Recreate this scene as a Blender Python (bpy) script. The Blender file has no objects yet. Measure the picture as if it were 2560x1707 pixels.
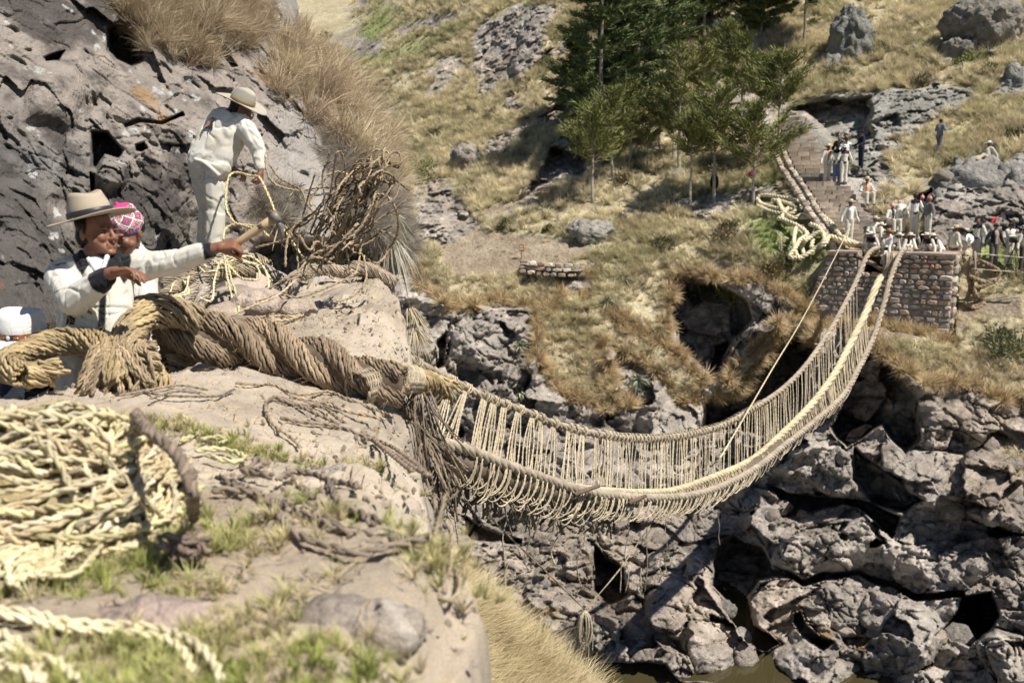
import bpy, bmesh, math, random
import numpy as np
from mathutils import Vector, Matrix
rnd = random.Random(7)
C = bpy.context.scene.collection
S = bpy.context.scene
# ---------------------------------------------------------------- camera, light
PITCH = math.radians(8.5)
F = 2489.0
cam_d = bpy.data.cameras.new('camera'); cam = bpy.data.objects.new('camera', cam_d); C.objects.link(cam)
cam_d.lens = 35; cam_d.sensor_width = 36; cam_d.clip_start = .05; cam_d.clip_end = 1000
cam.rotation_euler = (math.pi/2 - PITCH, 0, 0)
cam_d.dof.use_dof = True; cam_d.dof.focus_distance = 8.5; cam_d.dof.aperture_fstop = 3.3
S.camera = cam
SUN = Vector((.45, -.33, .83)).normalized()          # towards the sun
sun_d = bpy.data.lights.new('sun', 'SUN'); sun = bpy.data.objects.new('sun', sun_d); C.objects.link(sun)
sun_d.energy = 5.0; sun_d.angle = math.radians(.53); sun_d.color = (1, .955, .89)
sun.rotation_euler = SUN.to_track_quat('Z', 'Y').to_euler()
W = bpy.data.worlds.new('World'); S.world = W; W.use_nodes = True
wn = W.node_tree
sky = wn.nodes.new('ShaderNodeTexSky'); sky.sky_type = 'NISHITA'; sky.sun_disc = False
sky.sun_elevation = math.asin(SUN.z); sky.sun_rotation = math.atan2(SUN.x, SUN.y); sky.altitude = 3600
wn.links.new(sky.outputs[0], wn.nodes['Background'].inputs[0]); wn.nodes['Background'].inputs[1].default_value = .07
S.view_settings.view_transform = 'Standard'; S.view_settings.look = 'None'; S.view_settings.gamma = 1
S.view_settings.exposure = .42; S.view_settings.use_curve_mapping = False
S.cycles.max_bounces = 5; S.cycles.diffuse_bounces = 2
# ---------------------------------------------------------------- helpers
cp, sp = math.cos(PITCH), math.sin(PITCH)
def P(px, py, d):
    "the place seen at photo pixel px, py at d metres along the view axis"
    xc = (px - 1280)/F*d; yc = -(py - 853.5)/F*d
    return Vector((xc, yc*sp + d*cp, yc*cp - d*sp))
def Pn(px, py, d):
    xc = (px - 1280)/F*d; yc = -(py - 853.5)/F*d
    return np.stack([xc, yc*sp + d*cp, yc*cp - d*sp], -1)
def pix(p):
    d = p[1]*cp - p[2]*sp; yc = p[1]*sp + p[2]*cp
    return (1280 + p[0]/d*F, 853.5 - yc/d*F, d)
def Pz(px, py, z):
    "where the sight line through a pixel meets the level z"
    v = P(px, py, 1.0); return v*(z/v.z)
def tag(o, label=None, cat=None, group=None, kind=None):
    if label: o['label'] = label
    if cat: o['category'] = cat
    if group: o['group'] = group
    if kind: o['kind'] = kind
    return o
def link(name, me, mat=None, parent=None, smooth=False):
    o = bpy.data.objects.new(name, me); C.objects.link(o)
    if mat is not None:
        me.materials.clear()
        for m in (mat if isinstance(mat, (list, tuple)) else [mat]): me.materials.append(m)
    if smooth: me.shade_smooth()
    if parent: o.parent = parent
    return o
def mesh(name, v, f, mat=None, parent=None, smooth=False, col=None):
    me = bpy.data.meshes.new(name); v = np.asarray(v, dtype=np.float32)
    if isinstance(f, np.ndarray) and f.ndim == 2:
        k = f.shape[1]; n = len(f)
        me.vertices.add(len(v)); me.vertices.foreach_set('co', v.ravel())
        me.loops.add(n*k); me.loops.foreach_set('vertex_index', f.ravel().astype(np.int32))
        me.polygons.add(n); me.polygons.foreach_set('loop_start', np.arange(0, n*k, k, dtype=np.int32))
        me.update(calc_edges=True)
    else:
        me.from_pydata([tuple(map(float, x)) for x in v], [], [tuple(int(i) for i in q) for q in f]); me.update()
    if col is not None:
        a = me.color_attributes.new('Col', 'FLOAT_COLOR', 'POINT')
        c = np.ones((len(v), 4), np.float32); c[:, :3] = col; a.data.foreach_set('color', c.ravel())
    return link(name, me, mat, parent, smooth)
def empty(name, loc=(0, 0, 0), parent=None):
    o = bpy.data.objects.new(name, None); C.objects.link(o); o.location = loc; o.empty_display_size = .1
    if parent: o.parent = parent
    return o
class MB:
    "collects shapes for one mesh"
    def __init__(s): s.v = []; s.f = []; s.c = []
    def add(s, v, f, c=None):
        n = sum(len(x) for x in s.v); v = np.asarray(v, float); s.v.append(v)
        s.f += [tuple(int(i) + n for i in q) for q in f]
        s.c.append(np.tile(np.array(c if c is not None else (1, 1, 1), float), (len(v), 1)) if c is None or np.ndim(c) == 1 else np.asarray(c))
        return s
    def build(s, name, mat, parent=None, smooth=False):
        return mesh(name, np.concatenate(s.v), s.f, mat, parent, smooth, np.concatenate(s.c))
def tube(pts, rad, n=8, caps=True, flute=0, fn=0, ftw=0):
    "a tube along pts; flute/fn/ftw give a twisted yarn relief"
    p = np.asarray([tuple(q) for q in pts], float); m = len(p)
    r = np.full(m, rad, float) if np.isscalar(rad) else np.asarray(rad, float)
    t = np.gradient(p, axis=0); t /= np.linalg.norm(t, axis=1, keepdims=True) + 1e-12
    u = np.zeros_like(p); a = np.array([0, 0, 1.]) if abs(t[0, 2]) < .9 else np.array([1., 0, 0])
    u[0] = np.cross(t[0], a); u[0] /= np.linalg.norm(u[0])
    for i in range(1, m):
        q = u[i-1] - t[i]*np.dot(u[i-1], t[i]); u[i] = q/(np.linalg.norm(q) + 1e-12)
    w = np.cross(t, u); th = np.linspace(0, 2*math.pi, n, endpoint=False)
    L = np.concatenate([[0], np.cumsum(np.linalg.norm(np.diff(p, axis=0), axis=1))])
    R = r[:, None]*np.ones((1, n))
    if flute: R = R*(1 - flute + flute*np.abs(np.cos(fn/2*(th[None] - L[:, None]*ftw))) * 1.25)
    V = p[:, None] + R[..., None]*(u[:, None]*np.cos(th)[None, :, None] + w[:, None]*np.sin(th)[None, :, None])
    f = []
    for i in range(m-1):
        for j in range(n):
            k = (j+1) % n; f.append((i*n+j, i*n+k, (i+1)*n+k, (i+1)*n+j))
    V = V.reshape(-1, 3)
    if caps: f.append(tuple(range(n-1, -1, -1))); f.append(tuple((m-1)*n+j for j in range(n)))
    return V, f
def spline(pts, n):
    "Catmull-Rom through pts, resampled to n points evenly"
    p = np.asarray([tuple(q) for q in pts], float)
    if len(p) == 2: return p[0] + (p[1]-p[0])*np.linspace(0, 1, n)[:, None]
    q = np.vstack([2*p[0]-p[1], p, 2*p[-1]-p[-2]]); out = []
    for i in range(1, len(q)-2):
        t = np.linspace(0, 1, 16, endpoint=False)[:, None]; a, b, c, d = q[i-1], q[i], q[i+1], q[i+2]
        out.append(.5*((2*b) + (-a+c)*t + (2*a-5*b+4*c-d)*t*t + (-a+3*b-3*c+d)*t**3))
    out = np.vstack(out + [q[-2][None]])
    L = np.concatenate([[0], np.cumsum(np.linalg.norm(np.diff(out, axis=0), axis=1))]); s = np.linspace(0, L[-1], n)
    return np.stack([np.interp(s, L, out[:, k]) for k in range(out.shape[1])], 1)
def frames(p):
    t = np.gradient(p, axis=0); t /= np.linalg.norm(t, axis=1, keepdims=True) + 1e-12
    u = np.zeros_like(p); a = np.array([0, 0, 1.]) if abs(t[0, 2]) < .9 else np.array([1., 0, 0])
    u[0] = np.cross(t[0], a); u[0] /= np.linalg.norm(u[0])
    for i in range(1, len(p)):
        q = u[i-1] - t[i]*np.dot(u[i-1], t[i]); u[i] = q/(np.linalg.norm(q) + 1e-12)
    return t, u, np.cross(t, u)
def rope_geo(path, r, strands=3, pitch=None, step=None, sides=6, flute=0, fn=8, wob=0, seed=0, fuzz=0, col=None, taper=0):
    "a laid rope: strands wound round each other along the path; returns v, f, c"
    rr = random.Random(seed); p = np.asarray([tuple(q) for q in path], float)
    L = np.linalg.norm(np.diff(p, axis=0), axis=1).sum(); pitch = pitch or r*7; step = step or pitch/7
    n = max(4, int(L/step)); p = spline(p, n) if len(p) > 2 or n > 2 else p
    if wob:
        for k in range(3): 
            ph = rr.random()*6; p[:, k] += wob*np.interp(np.arange(n), np.arange(0, n+8, 8), [rr.gauss(0, 1) for _ in range(len(np.arange(0, n+8, 8)))])
    t, u, w = frames(p); s = np.linspace(0, L, n); V = []; Fc = []; Cc = []; off = 0
    rs = r*(.5 if strands == 3 else .52); ro = r*.52
    if strands == 1: rs = r; ro = 0
    R = np.ones(n)
    if taper: R = np.minimum(1, .35 + np.minimum(s, L-s)/taper)
    for k in range(strands):
        a = 2*math.pi*k/strands + 2*math.pi*s/pitch
        q = p + (ro*R)[:, None]*(u*np.cos(a)[:, None] + w*np.sin(a)[:, None])
        v, f = tube(q, rs*R, sides, True, flute, fn, -1/(rs*1.6) if flute else 0)
        V.append(v); Fc += [tuple(i+off for i in x) for x in f]; off += len(v)
        c0 = np.array(col if col is not None else (1, 1, 1), float)
        b = 1 + .16*rr.uniform(-1, 1); var = np.interp(np.arange(n), np.linspace(0, n, max(2, n//6)), [rr.uniform(.78, 1.22) for _ in range(max(2, n//6))])
        Cc.append(np.repeat((c0[None]*b*var[:, None]), sides, axis=0))
    if fuzz:
        nf = int(L*fuzz)
        for _ in range(nf):
            i = rr.randrange(1, n-1); a = rr.uniform(0, 6.28); d = u[i]*math.cos(a) + w[i]*math.sin(a)
            l = r*rr.uniform(.8, 2.6); q = p[i] + d*r*.8; e = q + (d*.6 + t[i]*rr.uniform(-1, 1))*l + np.array([0, 0, -l*.2])
            sd = np.cross(e-q, [0.3, .8, .5]); sd /= np.linalg.norm(sd)+1e-9; sd *= r*.07
            V.append(np.array([q-sd, q+sd, e])); Fc.append((off, off+1, off+2)); off += 3
            Cc.append(np.tile(np.array(col if col is not None else (1, 1, 1), float)*rr.uniform(.8, 1.4), (3, 1)))
    return np.vstack(V), Fc, np.vstack(Cc)
# ---------------------------------------------------------------- numpy noise
def _h(ix, iy, iz, s):
    ix, iy, iz = (np.asarray(k).astype(np.int64).astype(np.uint32) for k in (ix, iy, iz))
    n = ix*np.uint32(374761393) + iy*np.uint32(668265263) + iz*np.uint32(2147483647) + np.uint32((s*1274126177) % (2**32))
    n = (n ^ (n >> np.uint32(13)))*np.uint32(1274126177); n = n ^ (n >> np.uint32(16))
    n = (n*np.uint32(2246822519)) ^ (n >> np.uint32(11))
    return n
def _r(ix, iy, iz, s): return _h(ix, iy, iz, s).astype(np.float32)/np.float32(4294967295.)
def vnoise(p, s=0):
    "value noise -1..1"
    p = np.asarray(p, np.float32); i = np.floor(p); f = p - i; f = f*f*f*(f*(f*6-15)+10); i = i.astype(np.int64); o = 0
    for dx in (0, 1):
        for dy in (0, 1):
            for dz in (0, 1):
                w = (f[..., 0] if dx else 1-f[..., 0])*(f[..., 1] if dy else 1-f[..., 1])*(f[..., 2] if dz else 1-f[..., 2])
                o = o + w*_r(i[..., 0]+dx, i[..., 1]+dy, i[..., 2]+dz, s)
    return o*2-1
def fbm(p, oct=4, s=0, gain=.5, ridge=False):
    o = 0; a = 1; t = 0; p = np.asarray(p, np.float32)
    for k in range(oct):
        n = vnoise(p*(2.03**k) + k*17.3, s+k)
        if ridge: n = 1 - 2*np.abs(n)
        o = o + a*n; t += a; a *= gain
    return o/t
def voro(p, s=0):
    "F1, F2 and the random value of the nearest cell"
    p = np.asarray(p, np.float32); i = np.floor(p).astype(np.int64); f1 = np.full(p.shape[:-1], 9., np.float32); f2 = f1.copy(); cid = np.zeros_like(f1)
    for dx in (-1, 0, 1):
        for dy in (-1, 0, 1):
            for dz in (-1, 0, 1):
                cx, cy, cz = i[..., 0]+dx, i[..., 1]+dy, i[..., 2]+dz
                h = _h(cx, cy, cz, s); qx = cx + (h & np.uint32(1023))/np.float32(1023); qy = cy + ((h >> np.uint32(10)) & np.uint32(1023))/np.float32(1023); qz = cz + ((h >> np.uint32(20)) & np.uint32(1023))/np.float32(1023)
                d = np.sqrt((p[..., 0]-qx)**2 + (p[..., 1]-qy)**2 + (p[..., 2]-qz)**2)
                m = d < f1; f2 = np.where(m, f1, np.minimum(f2, d)); cid = np.where(m, (h & np.uint32(65535))/np.float32(65535), cid); f1 = np.where(m, d, f1)
    return f1, f2, cid
def facet(p, s=0):
    "each cell gets a plane of its own: broken-rock relief, about -1..1"
    p = np.asarray(p, np.float32); i = np.floor(p).astype(np.int64); f1 = np.full(p.shape[:-1], 9., np.float32); f2 = f1.copy(); o = np.zeros_like(f1)
    for dx in (-1, 0, 1):
        for dy in (-1, 0, 1):
            for dz in (-1, 0, 1):
                cx, cy, cz = i[..., 0]+dx, i[..., 1]+dy, i[..., 2]+dz
                h = _h(cx, cy, cz, s); k = [((h >> np.uint32(b)) & np.uint32(1023))/np.float32(1023) for b in (0, 10, 20)]; g = _h(cx, cy, cz, s+77); l = [((g >> np.uint32(b)) & np.uint32(1023))/np.float32(511.5)-1 for b in (0, 10, 20)]
                vx, vy, vz = p[..., 0]-cx-k[0], p[..., 1]-cy-k[1], p[..., 2]-cz-k[2]; d = vx*vx + vy*vy + vz*vz; m = d < f1
                f2 = np.where(m, f1, np.minimum(f2, d)); o = np.where(m, 1.3*(vx*l[0] + vy*l[1] + vz*l[2]) + .5*l[0]*l[1], o); f1 = np.where(m, d, f1)
    return o, np.sqrt(f2)-np.sqrt(f1)
def sst(a, b, x): t = np.clip((x-a)/(b-a), 0, 1); return t*t*(3-2*t)
def sdpoly(X, Y, pts):
    "signed distance to a polygon, positive inside"
    pts = np.asarray(pts, float); d = np.full(X.shape, 1e18); ins = np.zeros(X.shape, bool); n = len(pts)
    for i in range(n):
        ax, ay = pts[i]; bx, by = pts[(i+1) % n]; ex, ey = bx-ax, by-ay
        t = np.clip(((X-ax)*ex + (Y-ay)*ey)/(ex*ex+ey*ey+1e-9), 0, 1)
        d = np.minimum(d, (X-ax-t*ex)**2 + (Y-ay-t*ey)**2)
        c = ((ay > Y) != (by > Y)) & (X < (bx-ax)*(Y-ay)/((by-ay) if by != ay else 1e-9) + ax); ins ^= c
    d = np.sqrt(d); return np.where(ins, d, -d)
def tps(ctrl):
    "thin plate spline through (x, y, value) rows"
    c = np.asarray(ctrl, float); x = c[:, :2]/1000; n = len(c)
    def k(r2): return np.where(r2 > 0, r2*np.log(r2 + 1e-12), 0)
    K = k(((x[:, None]-x[None])**2).sum(-1)) + np.eye(n)*1e-4; Q = np.hstack([np.ones((n, 1)), x])
    A = np.block([[K, Q], [Q.T, np.zeros((3, 3))]]); sol = np.linalg.solve(A, np.concatenate([c[:, 2], np.zeros(3)]))
    def f(X, Y):
        X = np.asarray(X, float)/1000; Y = np.asarray(Y, float)/1000; o = sol[n] + sol[n+1]*X + sol[n+2]*Y
        for i in range(n): o = o + sol[i]*k((X-x[i, 0])**2 + (Y-x[i, 1])**2)
        return o
    return f
def grid_faces(ny, nx, keep=None):
    i = np.arange(ny*nx).reshape(ny, nx); q = np.stack([i[:-1, :-1], i[1:, :-1], i[1:, 1:], i[:-1, 1:]], -1).reshape(-1, 4)
    if keep is not None:
        k = keep.reshape(-1); q = q[k[q].all(1)]
    return q
def lerp3(a, b, t): return np.asarray(a)*(1-t[..., None]) + np.asarray(b)*t[..., None]
# ---------------------------------------------------------------- materials
def mat(name, col=None, rough=.9, vc=True, var=.18, vscale=8, bump=.3, bscale=30, bdist=.01, spec=.25, stretch=None, fine=0, fscale=200, sheen=0, trans=0, crag=0):
    m = bpy.data.materials.new(name); m.use_nodes = True; nt = m.node_tree; N = nt.nodes; L = nt.links; b = N['Principled BSDF']
    b.inputs['Roughness'].default_value = rough; b.inputs['Specular IOR Level'].default_value = spec
    if sheen: b.inputs['Sheen Weight'].default_value = sheen
    if trans: b.inputs['Subsurface Weight'].default_value = 0
    tc = N.new('ShaderNodeTexCoord'); vec = tc.outputs['Object']
    if stretch:
        mp = N.new('ShaderNodeMapping'); mp.inputs['Scale'].default_value = stretch; L.new(vec, mp.inputs[0]); vec = mp.outputs[0]
    if vc:
        a = N.new('ShaderNodeAttribute'); a.attribute_name = 'Col'; src = a.outputs['Color']
        if col is not None:
            mm = N.new('ShaderNodeMix'); mm.data_type = 'RGBA'; mm.blend_type = 'MULTIPLY'; mm.inputs[0].default_value = 1
            L.new(src, mm.inputs[6]); mm.inputs[7].default_value = (*col, 1); src = mm.outputs[2]
    else:
        rg = N.new('ShaderNodeRGB'); rg.outputs[0].default_value = (*col, 1); src = rg.outputs[0]
    if var:
        n1 = N.new('ShaderNodeTexNoise'); n1.inputs['Scale'].default_value = vscale; n1.inputs['Detail'].default_value = 6; L.new(vec, n1.inputs[0])
        mr = N.new('ShaderNodeMapRange'); mr.inputs[1].default_value = .3; mr.inputs[2].default_value = .7; mr.inputs[3].default_value = 1-var; mr.inputs[4].default_value = 1+var; L.new(n1.outputs[0], mr.inputs[0])
        fac = mr.outputs[0]
        if fine:
            n3 = N.new('ShaderNodeTexNoise'); n3.inputs['Scale'].default_value = fscale; n3.inputs['Detail'].default_value = 3; L.new(vec, n3.inputs[0])
            m3 = N.new('ShaderNodeMapRange'); m3.inputs[1].default_value = .3; m3.inputs[2].default_value = .7; m3.inputs[3].default_value = 1-fine; m3.inputs[4].default_value = 1+fine; L.new(n3.outputs[0], m3.inputs[0])
            mu = N.new('ShaderNodeMath'); mu.operation = 'MULTIPLY'; L.new(fac, mu.inputs[0]); L.new(m3.outputs[0], mu.inputs[1]); fac = mu.outputs[0]
        vm = N.new('ShaderNodeVectorMath'); vm.operation = 'SCALE'; L.new(src, vm.inputs[0]); L.new(fac, vm.inputs['Scale']); src = vm.outputs[0]
    L.new(src, b.inputs['Base Color'])
    if crag:
        vo = N.new('ShaderNodeTexVoronoi'); vo.inputs['Scale'].default_value = crag; L.new(vec, vo.inputs[0]); b1 = N.new('ShaderNodeBump'); b1.inputs['Strength'].default_value = .8; b1.inputs['Distance'].default_value = .35/crag; b1.invert = True; L.new(vo.outputs[0], b1.inputs['Height'])
    if bump:
        n2 = N.new('ShaderNodeTexNoise'); n2.inputs['Scale'].default_value = bscale; n2.inputs['Detail'].default_value = 8; n2.inputs['Roughness'].default_value = .65; L.new(vec, n2.inputs[0])
        bp = N.new('ShaderNodeBump'); bp.inputs['Strength'].default_value = bump; bp.inputs['Distance'].default_value = bdist; L.new(n2.outputs[0], bp.inputs['Height']); L.new(bp.outputs[0], b.inputs['Normal'])
        if crag: L.new(b1.outputs[0], bp.inputs['Normal'])
    return m
M = {}
M['far_rock'] = mat('far_ground', crag=5.5, var=.22, vscale=2.2, bump=1, bscale=7, bdist=.14, fine=.3, fscale=30, spec=.1)
M['near_rock'] = mat('near_rock', crag=26, var=.2, vscale=4, bump=.9, bscale=14, bdist=.03, fine=.22, fscale=110, spec=.15)
M['slab'] = mat('slab_rock', var=.14, vscale=3, bump=.7, bscale=45, bdist=.008, fine=.16, fscale=160, spec=.1)
M['rope'] = mat('grass_rope', var=.22, vscale=18, bump=.6, bscale=90, bdist=.006, fine=.2, fscale=260, spec=.2, rough=.8)
M['straw'] = mat('straw_rope', var=.2, vscale=20, bump=.5, bscale=150, bdist=.003, fine=.2, fscale=300, spec=.35, rough=.6)
M['wood'] = mat('wood', var=.2, vscale=10, bump=.4, bscale=60, bdist=.003, stretch=(1, 1, .2))
M['stone'] = mat('wall_stone', var=.22, vscale=7, bump=.8, bscale=22, bdist=.02, fine=.15, fscale=60, spec=.12)
M['leaf'] = mat('leaf', var=.25, vscale=3, bump=0, rough=.75, spec=.2)
M['grass'] = mat('grass_blade', var=.3, vscale=.6, bump=0, rough=.8, spec=.12)
M['bark'] = mat('bark', var=.3, vscale=6, bump=.6, bscale=20, bdist=.02)
# ---------------------------------------------------------------- far bank: cliff, terrace and hillside
ctrl = [(200,-400,150),(600,-400,150),(1000,-400,140),(1400,-400,95),(2000,-400,86),(2600,-400,80),(3200,-400,76),
 (300,0,135),(700,0,130),(900,0,118),(1050,0,95),(1200,0,80),(1400,0,72),(1700,0,68),(2000,0,66),(2300,0,63),(2560,0,60),(3200,0,56),
 (700,130,110),(950,130,88),(1200,130,73),(1500,130,64),(1900,130,61),(2300,130,56),(2560,130,53),(3200,130,50),
 (500,300,80),(950,300,71),(1200,300,63),(1450,300,58),(1800,300,55),(1980,300,53.5),(2300,300,48.5),(2560,300,46),(3200,300,43),
 (500,450,64),(950,450,59),(1200,450,54),(1400,450,50.5),(1700,450,48.5),(1950,450,46),(2100,450,44),(2300,450,43.5),(2560,450,42),
 (1050,530,51),(1300,530,48),(1600,530,46),(1900,530,43.6),(2130,560,41),
 (500,600,50),(1000,600,46.5),(1300,600,45),(1600,600,44),(1900,600,41),(2100,615,39.6),(2300,615,39.4),(2560,600,39),(3200,600,37),
 (1000,700,42.5),(1300,700,42),(1500,700,41.7),(1800,700,40),(2000,700,39.6),(2400,700,38.6),(2560,700,37.5),(2100,780,39),(2300,800,37.4),(2400,845,36.4),
 (500,850,40),(1000,850,38.5),(1300,850,39),(1600,850,39.3),(1850,850,38.7),(2100,850,37.6),(2300,880,35.2),(2560,880,34.6),(3200,850,32),
 (500,1100,37),(1000,1100,36.5),(1300,1100,36.8),(1600,1100,37.5),(1850,1100,37),(2100,1100,34.8),(2300,1100,33),(2560,1100,32),(3200,1100,31),
 (500,1300,34),(1000,1300,33.5),(1300,1300,33.5),(1600,1300,34),(1800,1300,34.5),(2100,1300,32.2),(2560,1300,30.5),(3200,1300,29.5),
 (500,1500,30),(1000,1500,29.5),(1400,1500,29.5),(1600,1500,30),(1900,1500,30.6),(2200,1500,30),(2560,1500,28.7),(3200,1500,28),
 (500,1700,27),(1000,1700,27),(1400,1700,27.4),(1700,1700,28),(2100,1700,28),(2560,1700,26.5),(3200,1700,26),
 (500,2000,24),(1300,2000,24),(2000,2000,24.5),(2600,2000,24),(3200,2000,23)]
far_base = tps(ctrl)
# (outline in the photo, metres pushed back (+) or brought forward (-), edge softness in px, roundness)
feats = [
 ([(1673,700),(1760,690),(1864,745),(1885,800),(1830,858),(1790,930),(1758,913),(1690,860)],4.0,14,0),
 ([(1950,830),(1830,985),(1770,1000),(1745,1075),(1900,1090),(2010,1010),(2045,880),(2000,800)],4.5,14,0),
 ([(1790,860),(1850,840),(1800,960),(1765,960)],2.0,10,0),
 ([(2150,850),(2230,900),(2290,985),(2300,1090),(2260,1140),(2200,1070),(2110,1130),(2080,1060),(2120,960)],2.6,12,0),
 ([(1795,1363),(1837,1335),(1903,1371),(1930,1417),(2008,1456),(1930,1440),(1888,1445),(1868,1487),(1884,1564),(1953,1615),(1915,1628),(1876,1622),(1826,1545),(1820,1510),(1772,1460)],3.2,10,0),
 ([(1977,1525),(2000,1518),(2031,1564),(2089,1603),(2058,1625),(2011,1590),(1985,1560)],2.2,8,0),
 ([(1915,1205),(1965,1232),(2089,1240),(2147,1250),(2255,1290),(2224,1340),(2165,1290),(2110,1262),(2031,1285),(1977,1285),(1955,1250)],2.4,9,0),
 ([(2400,1495),(2480,1475),(2500,1545),(2425,1612),(2345,1592),(2387,1537)],3.6,10,0),
 ([(1930,1412),(2010,1448),(2060,1430),(2147,1426),(2230,1458),(2302,1484),(2410,1476),(2412,1494),(2300,1502),(2225,1474),(2147,1440),(2062,1446),(2005,1464)],1.6,5,0),
 ([(2131,1120),(2165,1155),(2250,1210),(2310,1245),(2265,1280),(2185,1265),(2128,1200)],2.2,10,0),
 ([(1475,1353),(1553,1418),(1582,1489),(1526,1515),(1482,1472),(1476,1404)],3.0,10,0),
 ([(1152,1290),(1220,1322),(1308,1343),(1306,1356),(1213,1352),(1175,1346)],1.6,6,0),
 ([(1095,850),(1118,830),(1112,920),(1090,930)],1.8,6,0),
 ([(1140,900),(1200,905),(1205,960),(1180,980),(1145,950)],.8,8,0),
 ([(1210,930),(1250,925),(1260,960),(1225,965)],.7,6,0),
 ([(1285,505),(1340,435),(1385,372),(1480,388),(1455,440),(1400,462),(1340,500)],2.6,9,0),
 ([(1350,296),(1385,255),(1420,262),(1430,306),(1390,312)],1.6,8,0),
 ([(1975,268),(2060,246),(2175,240),(2185,350),(2130,362),(2050,365),(2010,318)],3.2,10,0),
 ([(2190,300),(2240,285),(2250,320),(2200,335)],.9,8,0),
 ([(2290,500),(2330,470),(2340,500),(2325,560),(2310,625),(2285,625)],2.4,9,0),
 ([(2370,165),(2395,120),(2440,150),(2500,125),(2490,150),(2400,185)],1.2,8,0),
 ([(1480,1665),(1540,1655),(1600,1652),(1662,1656),(1705,1712),(1690,1780),(1470,1780),(1440,1712)],4.5,10,0),
 ([(1240,1560),(1300,1600),(1345,1630),(1424,1684),(1470,1712),(1470,1780),(1380,1780),(1230,1620)],4.5,10,0),
 # boulders brought forward with rounded rims
 ([(1888,1445),(1960,1432),(2147,1436),(2300,1496),(2390,1580),(2330,1660),(2200,1707),(2000,1760),(1930,1700),(1890,1560),(1868,1487)],-.9,80,1),
 ([(1903,1230),(1960,1290),(2160,1300),(2260,1350),(2460,1380),(2490,1420),(2400,1480),(2230,1462),(2150,1425),(2000,1448),(1930,1410),(1850,1300)],-.7,70,1),
 ([(2120,1100),(2000,1080),(1900,1180),(2090,1240),(2240,1260),(2560,1330),(2560,1150),(2330,1120)],-.8,40,1),
 ([(2425,1600),(2480,1560),(2560,1590),(2620,1700),(2500,1720)],-1.4,35,1),
 ([(1100,1330),(1200,1350),(1300,1360),(1330,1420),(1200,1480),(1090,1450)],-1.0,40,1),
 ([(1180,1460),(1330,1420),(1480,1500),(1560,1560),(1540,1650),(1420,1640),(1280,1560)],-.8,50,1),
 ([(1270,1330),(1400,1290),(1500,1330),(1480,1400),(1330,1430)],-.8,40,1),
 ([(1520,1600),(1640,1590),(1720,1640),(1740,1707),(1690,1700),(1640,1660),(1560,1660),(1500,1710),(1490,1660)],-.7,14,1),
 ([(1760,1380),(1790,1470),(1850,1600),(1900,1707),(1740,1707),(1700,1600),(1620,1560),(1600,1440),(1680,1360)],-.8,50,1),
 ([(1125,800),(1180,760),(1330,770),(1350,900),(1300,1010),(1180,1000),(1120,920)],-1.0,50,1),
 ([(1300,90),(1330,30),(1390,20),(1380,120),(1300,200),(1270,190)],-1.6,24,1),
 ([(2300,640),(2560,560),(2560,400),(2440,380),(2350,440),(2340,500)],-.3,40,1),
 ([(2095,645),(2385,650),(2392,868),(2300,842),(2200,815),(2010,812),(2045,700)],5.0,8,0),
 ([(1950,290),(2005,290),(2075,370),(2170,500),(2215,610),(2120,610),(2010,440),(1965,380)],.25,6,0),
]
# rock (True) / grass (False) outlines, later ones win
masks = [
 (1,[(900,690),(1000,680),(1020,560),(1060,500),(1130,470),(1200,560),(1150,600),(1060,620),(1040,700),(1130,780),(1230,745),(1330,770),(1400,760),(1390,690),(1480,690),(1480,760),(1560,800),(1660,850),(1680,700),(1760,690),(1900,700),(2060,800),(2180,850),(2300,960),(2560,980),(3300,960),(3300,2100),(200,2100),(200,690)]),
 (0,[(1340,790),(1480,740),(1560,820),(1660,860),(1760,940),(1760,1000),(1700,1010),(1640,930),(1560,880),(1500,850),(1530,980),(1590,1010),(1500,1020),(1430,990),(1400,920),(1340,880)]),
 (0,[(1360,830),(1420,830),(1450,960),(1430,1000),(1380,960),(1340,900)]),
 (0,[(1860,900),(1950,810),(2010,780),(2060,800),(2040,850),(1960,860),(1880,960),(1800,1020),(1790,990)]),
 (0,[(2200,880),(2300,940),(2400,960),(2480,990),(2560,1000),(2700,1000),(2700,860),(2400,840),(2200,850)]),
 (0,[(2520,1130),(2560,1120),(2600,1170),(2540,1190)]),
 (1,[(1180,80),(1250,40),(1290,10),(1400,10),(1370,100),(1310,190),(1230,215),(1180,190)]),
 (1,[(1190,210),(1240,200),(1230,240),(1190,250)]),
 (1,[(1120,380),(1160,365),(1200,380),(1260,350),(1330,290),(1340,320),(1250,390),(1180,420),(1120,410)]),
 (1,[(1280,500),(1340,430),(1390,350),(1480,340),(1470,440),(1380,470)]),
 (1,[(1330,310),(1390,245),(1440,262),(1440,310)]),
 (1,[(1260,240),(1300,250),(1310,285),(1260,285)]),
 (1,[(1970,262),(2060,238),(2200,225),(2340,215),(2440,220),(2430,260),(2340,300),(2290,340),(2160,365),(2020,370)]),
 (1,[(2120,400),(2110,360),(2200,350),(2330,380),(2250,400),(2300,420),(2330,460),(2200,470),(2140,520),(2110,480)]),
 (0,[(2220,400),(2270,370),(2380,390),(2350,430),(2280,460),(2230,440)]),
 (1,[(2280,640),(2300,500),(2340,430),(2440,390),(2520,400),(2560,380),(2700,380),(2700,590),(2560,600)]),
 (1,[(2480,240),(2520,180),(2600,170),(2640,240),(2520,250)]),
 (1,[(2340,170),(2360,60),(2430,0),(2560,10),(2560,80),(2500,130),(2410,140)]),
 (1,[(850,95),(900,90),(960,110),(950,130),(880,130)]),
 (1,[(985,70),(1100,40),(1180,30),(1120,60),(1000,90)]),
]
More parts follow.
